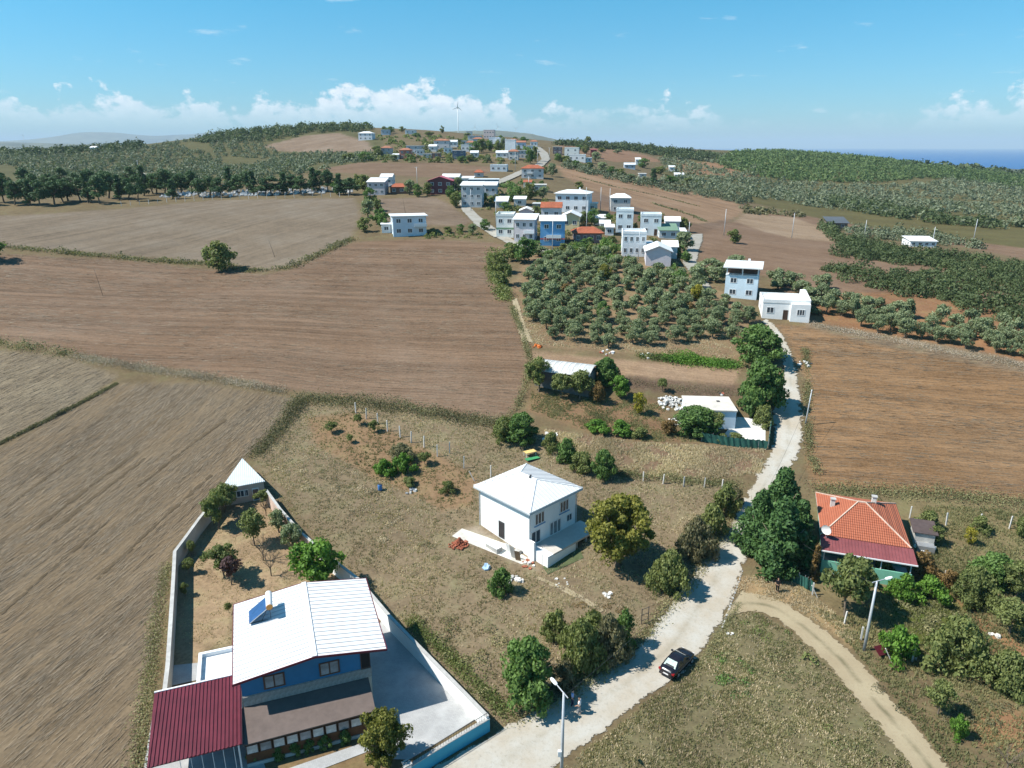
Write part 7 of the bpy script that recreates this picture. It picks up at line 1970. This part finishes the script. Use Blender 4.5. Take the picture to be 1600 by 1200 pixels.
# ------------------------------------------------------------------ the parked car
CARP = pm('dark_car_paint', (.012, .011, .016), .22, .1, 2, spec=.6)
BLK = pm('black_rubber', (.015, .015, .015), .8, .1, 4)
ce = empty('parked_car', (16.07, 56.88, gz(16.07, 56.88) + .05), rad(48), 'dark saloon car parked on the right edge of the pale road', 'car')
st_ = [(-2.18, .60, .42, .74), (-2.12, .76, .30, .92), (-1.7, .85, .2, .98), (-1.0, .88, .18, .97), (0, .89, .18, .95), (1.0, .88, .18, .92), (1.6, .84, .2, .84), (2.0, .74, .28, .72), (2.15, .55, .36, .60)]
cv, cf = [], []
for x, w_, zb, zt in st_:
    cv += [(x, -w_ * .9, zb), (x, -w_, zb + (zt - zb) * .35), (x, -w_ * .99, zb + (zt - zb) * .72), (x, -w_ * .9, zt), (x, -w_ * .5, zt + .035), (x, w_ * .5, zt + .035), (x, w_ * .9, zt), (x, w_ * .99, zb + (zt - zb) * .72), (x, w_, zb + (zt - zb) * .35), (x, w_ * .9, zb)]
for i in range(len(st_) - 1):
    for k in range(10): cf.append((i * 10 + k, i * 10 + (k + 1) % 10, (i + 1) * 10 + (k + 1) % 10, (i + 1) * 10 + k))
cf += [tuple(range(10))[::-1], tuple(range(len(st_) * 10 - 10, len(st_) * 10))]
MB().add(cv, cf).build('body', CARP, ce, True)
cb = [(-1.62, .74, .95), (-.95, .60, 1.40), (-.2, .62, 1.45), (.25, .60, 1.41), (1.12, .74, .92)]
kv, kf = [], []
for x, w_, z in cb:
    kv += [(x, -w_, z), (x, -w_ * .6, z + .03), (x, w_ * .6, z + .03), (x, w_, z)]
for x, w_ in ((-1.62, .80), (-.95, .82), (-.2, .83), (.25, .83), (1.12, .80)):
    kv += [(x, -w_, .9), (x, w_, .9)]
for i in range(4):
    for k in range(3): kf.append((i * 4 + k, i * 4 + k + 1, i * 4 + 4 + k + 1, i * 4 + 4 + k))
    kf += [(20 + 2 * i, i * 4, i * 4 + 4, 22 + 2 * i), (21 + 2 * i, 23 + 2 * i, i * 4 + 7, i * 4 + 3)]
MB().add(kv, kf).build('cabin', CARP, ce, True)
GLS = pm('car_glass', (.02, .025, .03), .08, .1, 2, spec=.7)
GREYG = pm('rear_glass_painted_glare', (.42, .52, .47), .15, .3, 4, spec=.6)  # pale grey-green imitates light reflected in the rear window
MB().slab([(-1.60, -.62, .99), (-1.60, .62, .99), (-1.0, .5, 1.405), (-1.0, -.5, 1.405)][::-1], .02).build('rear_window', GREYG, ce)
MB().slab([(1.06, -.64, .985), (1.06, .64, .985), (.32, .52, 1.425), (.32, -.52, 1.425)], .02).build('windscreen', GLS, ce)
MB().slab([(.52, -.6, 1.33), (.52, .6, 1.33), (.36, .55, 1.44), (.36, -.55, 1.44)], .015).build('windscreen_bar', pm('silver_strip', (.6, .62, .6), .4), ce)  # silvery bar across the top of the windscreen
for s in (-1, 1):
    for x0_, x1_, t0, t1 in ((-1.35, -.42, -.95, -.40), (-.34, .85, -.34, .2)):
        MB().add([(x0_, s * .815, 1.0), (x1_, s * .815, .99), (t1, s * .635, 1.38), (t0, s * .635, 1.37)] + [(x0_, s * .80, 1.0), (x1_, s * .80, .99), (t1, s * .62, 1.38), (t0, s * .62, 1.37)], [(0, 1, 2, 3), (7, 6, 5, 4), (0, 4, 5, 1), (1, 5, 6, 2), (2, 6, 7, 3), (3, 7, 4, 0)]).build('side_window', GLS, ce)
    MB().box(-2.17, -2.0, s * .70 - .13, s * .70 + .13, .68, .86).build('tail_light', pm('tail_light_red', (.30, .012, .015), .25, .1, 3), ce)
    MB().box(2.0, 2.12, s * .56 - .13, s * .56 + .13, .56, .68).build('headlight', WFRAME, ce)
    MB().box(.55, .72, s * .98 - .09, s * .98 + .09, .96, 1.08).build('mirror', CARP, ce)
    MB().box(-1.3, 1.2, s * .893 - .006, s * .893 + .006, .70, .725).build('side_trim', STEEL, ce)
    for x in (-1.32, 1.32):
        wl_ = MB().tube([(x, s * .70, .31), (x, s * .72, .31), (x, s * .88, .31), (x, s * .90, .31)], [.27, .31, .31, .28], 18).build('tyre', BLK, ce)
        wl_.name = 'wheel'
        MB().tube([(x, s * .895, .31), (x, s * .915, .31)], [.19, .17], 14).build('rim', STEEL, wl_)
MB().box(-2.215, -2.19, -.26, .26, .50, .62).build('number_plate', WFRAME, ce)
MB().box(-2.2, -2.1, -.5, .5, .90, .915).build('boot_trim', STEEL, ce)
MB().box(-2.22, -2.05, -.72, .72, .30, .44).build('bumper', CARP, ce)

# ------------------------------------------------------------------ people
def skin(name, verts, edges, radii, mat, parent, root=0, sub=2):
    me = bpy.data.meshes.new(name)
    me.from_pydata(verts, edges, [])
    o = link(name, me, parent, mat)
    md = o.modifiers.new('skin', 'SKIN'); md.use_smooth_shade = True
    for i, r_ in enumerate(radii):
        sv = me.skin_vertices[0].data[i]
        sv.radius = (r_ if isinstance(r_, tuple) else (r_, r_))
        sv.use_root = (i == root)
    s_ = o.modifiers.new('subsurf', 'SUBSURF'); s_.levels = sub; s_.render_levels = sub
    return o
SKIN = pm('skin', (.46, .27, .18), .6, .06, 4)
HAIR = pm('dark_hair', (.018, .014, .012), .7, .2, 8)
def person(px, py, yaw, shirt, trouser, label, arms=((.32, .05), (.3, -.1)), step=.14, long_sleeve=False, hat=None):
    p = at(px, py)
    e = empty('person', p, yaw, label, 'person')
    sh_, tr_m = pm('cloth_%d_%d_%d' % shirt, lin(shirt), .85, .1, 6), pm('cloth_%d_%d_%d' % trouser, lin(trouser), .85, .12, 6)
    # x right, y forward
    hip_, chest, neck, head = (0, 0, .95), (0, .01, 1.32), (0, .01, 1.5), (0, .03, 1.66)
    kL, fL, tL = (-.10, step * .6, .50), (-.11, step, .08), (-.12, step + .16, .03)
    kR, fR, tR = (.10, -.02, .50), (.11, -step, .08), (.12, -step + .16, .03)
    sL, eL, hL = (-.20, 0, 1.42), (-.27, arms[0][1], 1.14), (-.25, arms[0][0], 1.02)
    sR, eR, hR = (.20, 0, 1.42), (.27, arms[1][1], 1.14), (.25, arms[1][0], 1.02)
    V = [hip_, chest, neck, head, (-.09, 0, .90), kL, fL, tL, (.09, 0, .90), kR, fR, tR, sL, eL, hL, sR, eR, hR, (0, .03, 1.76)]
    Ed = [(0, 1), (1, 2), (2, 3), (3, 18), (0, 4), (4, 5), (5, 6), (6, 7), (0, 8), (8, 9), (9, 10), (10, 11), (1, 12), (12, 13), (13, 14), (1, 15), (15, 16), (16, 17)]
    Rr = [(.13, .10), (.15, .10), .055, .085, .085, .06, .04, .035, .085, .06, .04, .035, .06, .042, .032, .06, .042, .032, .07]
    skin('body', V, Ed, Rr, SKIN, e)
    for s, h_ in ((-1, hL), (1, hR)):
        fm = MB()
        for k in range(4):
            ox = (k - 1.5) * .018
            fm.tube([(h_[0] + ox * .4, h_[1] + .01 + ox, h_[2]), (h_[0] + ox * .4, h_[1] + .035 + ox, h_[2] - .06), (h_[0] + ox * .4, h_[1] + .03 + ox, h_[2] - .10 + abs(k - 1.4) * .012)], [.011, .010, .007], 6)
        fm.tube([(h_[0], h_[1] + .02, h_[2] + .01), (h_[0] - s * .03, h_[1] + .05, h_[2] - .03)], [.011, .008], 6)
        fm.build('fingers', SKIN, e, True)
    skin('shirt', [hip_, chest, (0, .01, 1.46), sL, tuple(np.array(sL) * (.0 if long_sleeve else .45) + np.array(eL) * (1. if long_sleeve else .55)), sR, tuple(np.array(sR) * (.0 if long_sleeve else .45) + np.array(eR) * (1. if long_sleeve else .55))],
         [(0, 1), (1, 2), (1, 3), (3, 4), (1, 5), (5, 6)], [(.165, .125), (.185, .13), (.085, .08), .085, .068, .085, .068], sh_, e)
    skin('trousers', [(0, 0, .99), (-.10, 0, .86), kL, (fL[0], fL[1], .12), (.10, 0, .86), kR, (fR[0], fR[1], .12)], [(0, 1), (1, 2), (2, 3), (0, 4), (4, 5), (5, 6)], [(.15, .115), .108, .08, .066, .108, .08, .066], tr_m, e)
    for f_, t_ in ((fL, tL), (fR, tR)):
        skin('shoe', [(f_[0], f_[1] - .04, .045), (t_[0], t_[1], .035)], [(0, 1)], [.052, .042], BLK, e, sub=1)
    skin('hair', [(0, -.005, 1.70), (0, .0, 1.79)], [(0, 1)], [(.096, .10), (.075, .08)], hat or HAIR, e)
    MB().tube([(0, .10, 1.66), (0, .128, 1.645), (0, .115, 1.63)], [.012, .016, .012], 6).build('nose', SKIN, e)
    e.scale = (1.06, 1.06, 1.04)
    return e
person(894, 1104, rad(-100), (150, 175, 222), (40, 44, 66), 'person in light blue shirt and dark trousers in the tree shade by the lamp post', arms=((.25, .02), (.1, -.05)), step=.06)
person(905, 1116, rad(70), (238, 232, 232), (150, 150, 150), 'person in white shirt and pale grey trousers standing on the road by the lamp post', arms=((.28, .06), (.2, 0)), step=.10)
person(1214, 925, rad(150), (26, 26, 30), (22, 22, 26), 'person dressed all in black standing on the dry verge by the conifers', arms=((.05, -.02), (.12, .0)), step=.05, long_sleeve=True)

def yard_growth(name, pix, step, wh, leaf, n, ls, seed):
    poly = polyw(pix, 3)
    q = scatter(poly, step, seed, .45, .3)
    hp = np.array([tuple(o.matrix_basis.translation)[:2] for o in bpy.data.objects if o.get('category') in ('house', 'shed', 'hut', 'building', 'ruin', 'barn') and o.type == 'EMPTY'])
    fwd = hp + np.array([0, 4.0])
    q = np.array([p for p in q if min(np.hypot(*(fwd - p).T).min(), np.hypot(*(hp - p).T).min()) > 5.2])
    r = np.random.default_rng(seed)
    k = len(q); w = r.uniform(wh[0], wh[1], k); hh = w * r.uniform(wh[2], wh[3], k)
    idx = np.repeat(np.arange(k), n)
    d = unit(r.normal(0, 1, (k * n, 3)) + np.array([0, 0, .5])); d[:, 2] = np.abs(d[:, 2])
    C = np.stack([q[idx, 0] + d[:, 0] * w[idx] * .5, q[idx, 1] + d[:, 1] * w[idx] * .5, H(q[idx, 0], q[idx, 1]) + d[:, 2] * hh[idx] * r.uniform(.5, 1.05, k * n)], -1)
    me = leaf_mesh(name, C, d, np.repeat(w, n) * ls * r.uniform(.6, 1.2, k * n), seed, LEAF[leaf], 1.4, .6, r.uniform(.1, .9, k)[idx])
    return tag(link(name, me), kind='stuff')
yard_growth('yard_shrubs', [(740, 322), (800, 312), (860, 318), (960, 345), (1000, 375), (965, 402), (880, 402), (840, 398), (800, 345)], 5.0, (1.6, 3.6, .5, .9), 'shrub', 60, .2, 91)
yard_growth('yard_shrubs', [(900, 384), (975, 384), (1005, 412), (1060, 420), (1060, 428), (980, 416), (860, 404)], 3.0, (1.8, 3.6, .5, .9), 'fig', 70, .18, 92)
yard_growth('yard_weeds', [(740, 322), (860, 318), (1060, 365), (1060, 425), (860, 404), (790, 350)], 3.0, (.8, 2.2, .25, .5), 'weed', 40, .2, 93)
yard_growth('yard_shrubs', [(555, 250), (600, 238), (700, 238), (780, 246), (850, 256), (780, 258), (680, 254), (600, 254)], 9.0, (2.5, 5.0, .4, .8), 'shrub', 40, .25, 94)
yard_growth('hill_shrubs', [(590, 215), (650, 212), (780, 220), (830, 232), (780, 240), (700, 236), (620, 236)], 13.0, (3.0, 6.0, .35, .7), 'shrub', 40, .25, 95)
yard_growth('yard_shrubs', [(700, 290), (760, 296), (830, 285), (860, 300), (830, 312), (760, 320), (720, 315)], 6.0, (1.8, 4.0, .5, .8), 'fig', 50, .2, 96)
yard_growth('yard_weeds', [(610, 366), (740, 360), (770, 372), (700, 374), (620, 374)], 2.6, (1.0, 2.4, .4, .8), 'shrub', 50, .18, 97)
# ------------------------------------------------------------------ labels that say which village tree is meant
for o in [q for q in bpy.data.objects if q.get('group') in ('trees between the village houses', 'trees of the upper village')]:
    v = np.array(o.location) - CAM
    px, py = 800 + FPX * v[0] / (v @ Fv), 600 - FPX * (v @ Uv) / (v @ Fv)
    best = min(HOUSES, key=lambda hq: math.hypot((hq[0] - px) * .8, (hq[1] - py) * 1.6))
    rel = 'below' if py > best[1] + 6 and abs(px - best[0]) < best[3] * .5 else 'behind' if py < best[1] - 3 and abs(px - best[0]) < best[3] * .5 else 'left of' if px < best[0] else 'right of'
    short = ' '.join(best[2].split()[:7])
    for cut in (' with', ' of', ' in', ' at', ' and', ' beside', ' right', ' left', ' behind', ' to', ' the', ' below', ' a', ' by'):
        if short.endswith(cut): short = short[:-len(cut)]
    short = short if short.startswith('the ') else 'the ' + short
    o['label'] = 'leafy tree %s %s' % (rel, short)

same = {}
for o in [q for q in bpy.data.objects if q.get('group') in ('trees between the village houses', 'trees of the upper village')]:
    v = np.array(o.location) - CAM
    same.setdefault(o['label'], []).append((v[0] / v[1], o.name, o))
for lb, lst in same.items():
    if len(lst) > 1:
        for k, (_, _, o) in enumerate(sorted(lst)):
            o['label'] = '%s, %s from the left' % (lb, nth(k))
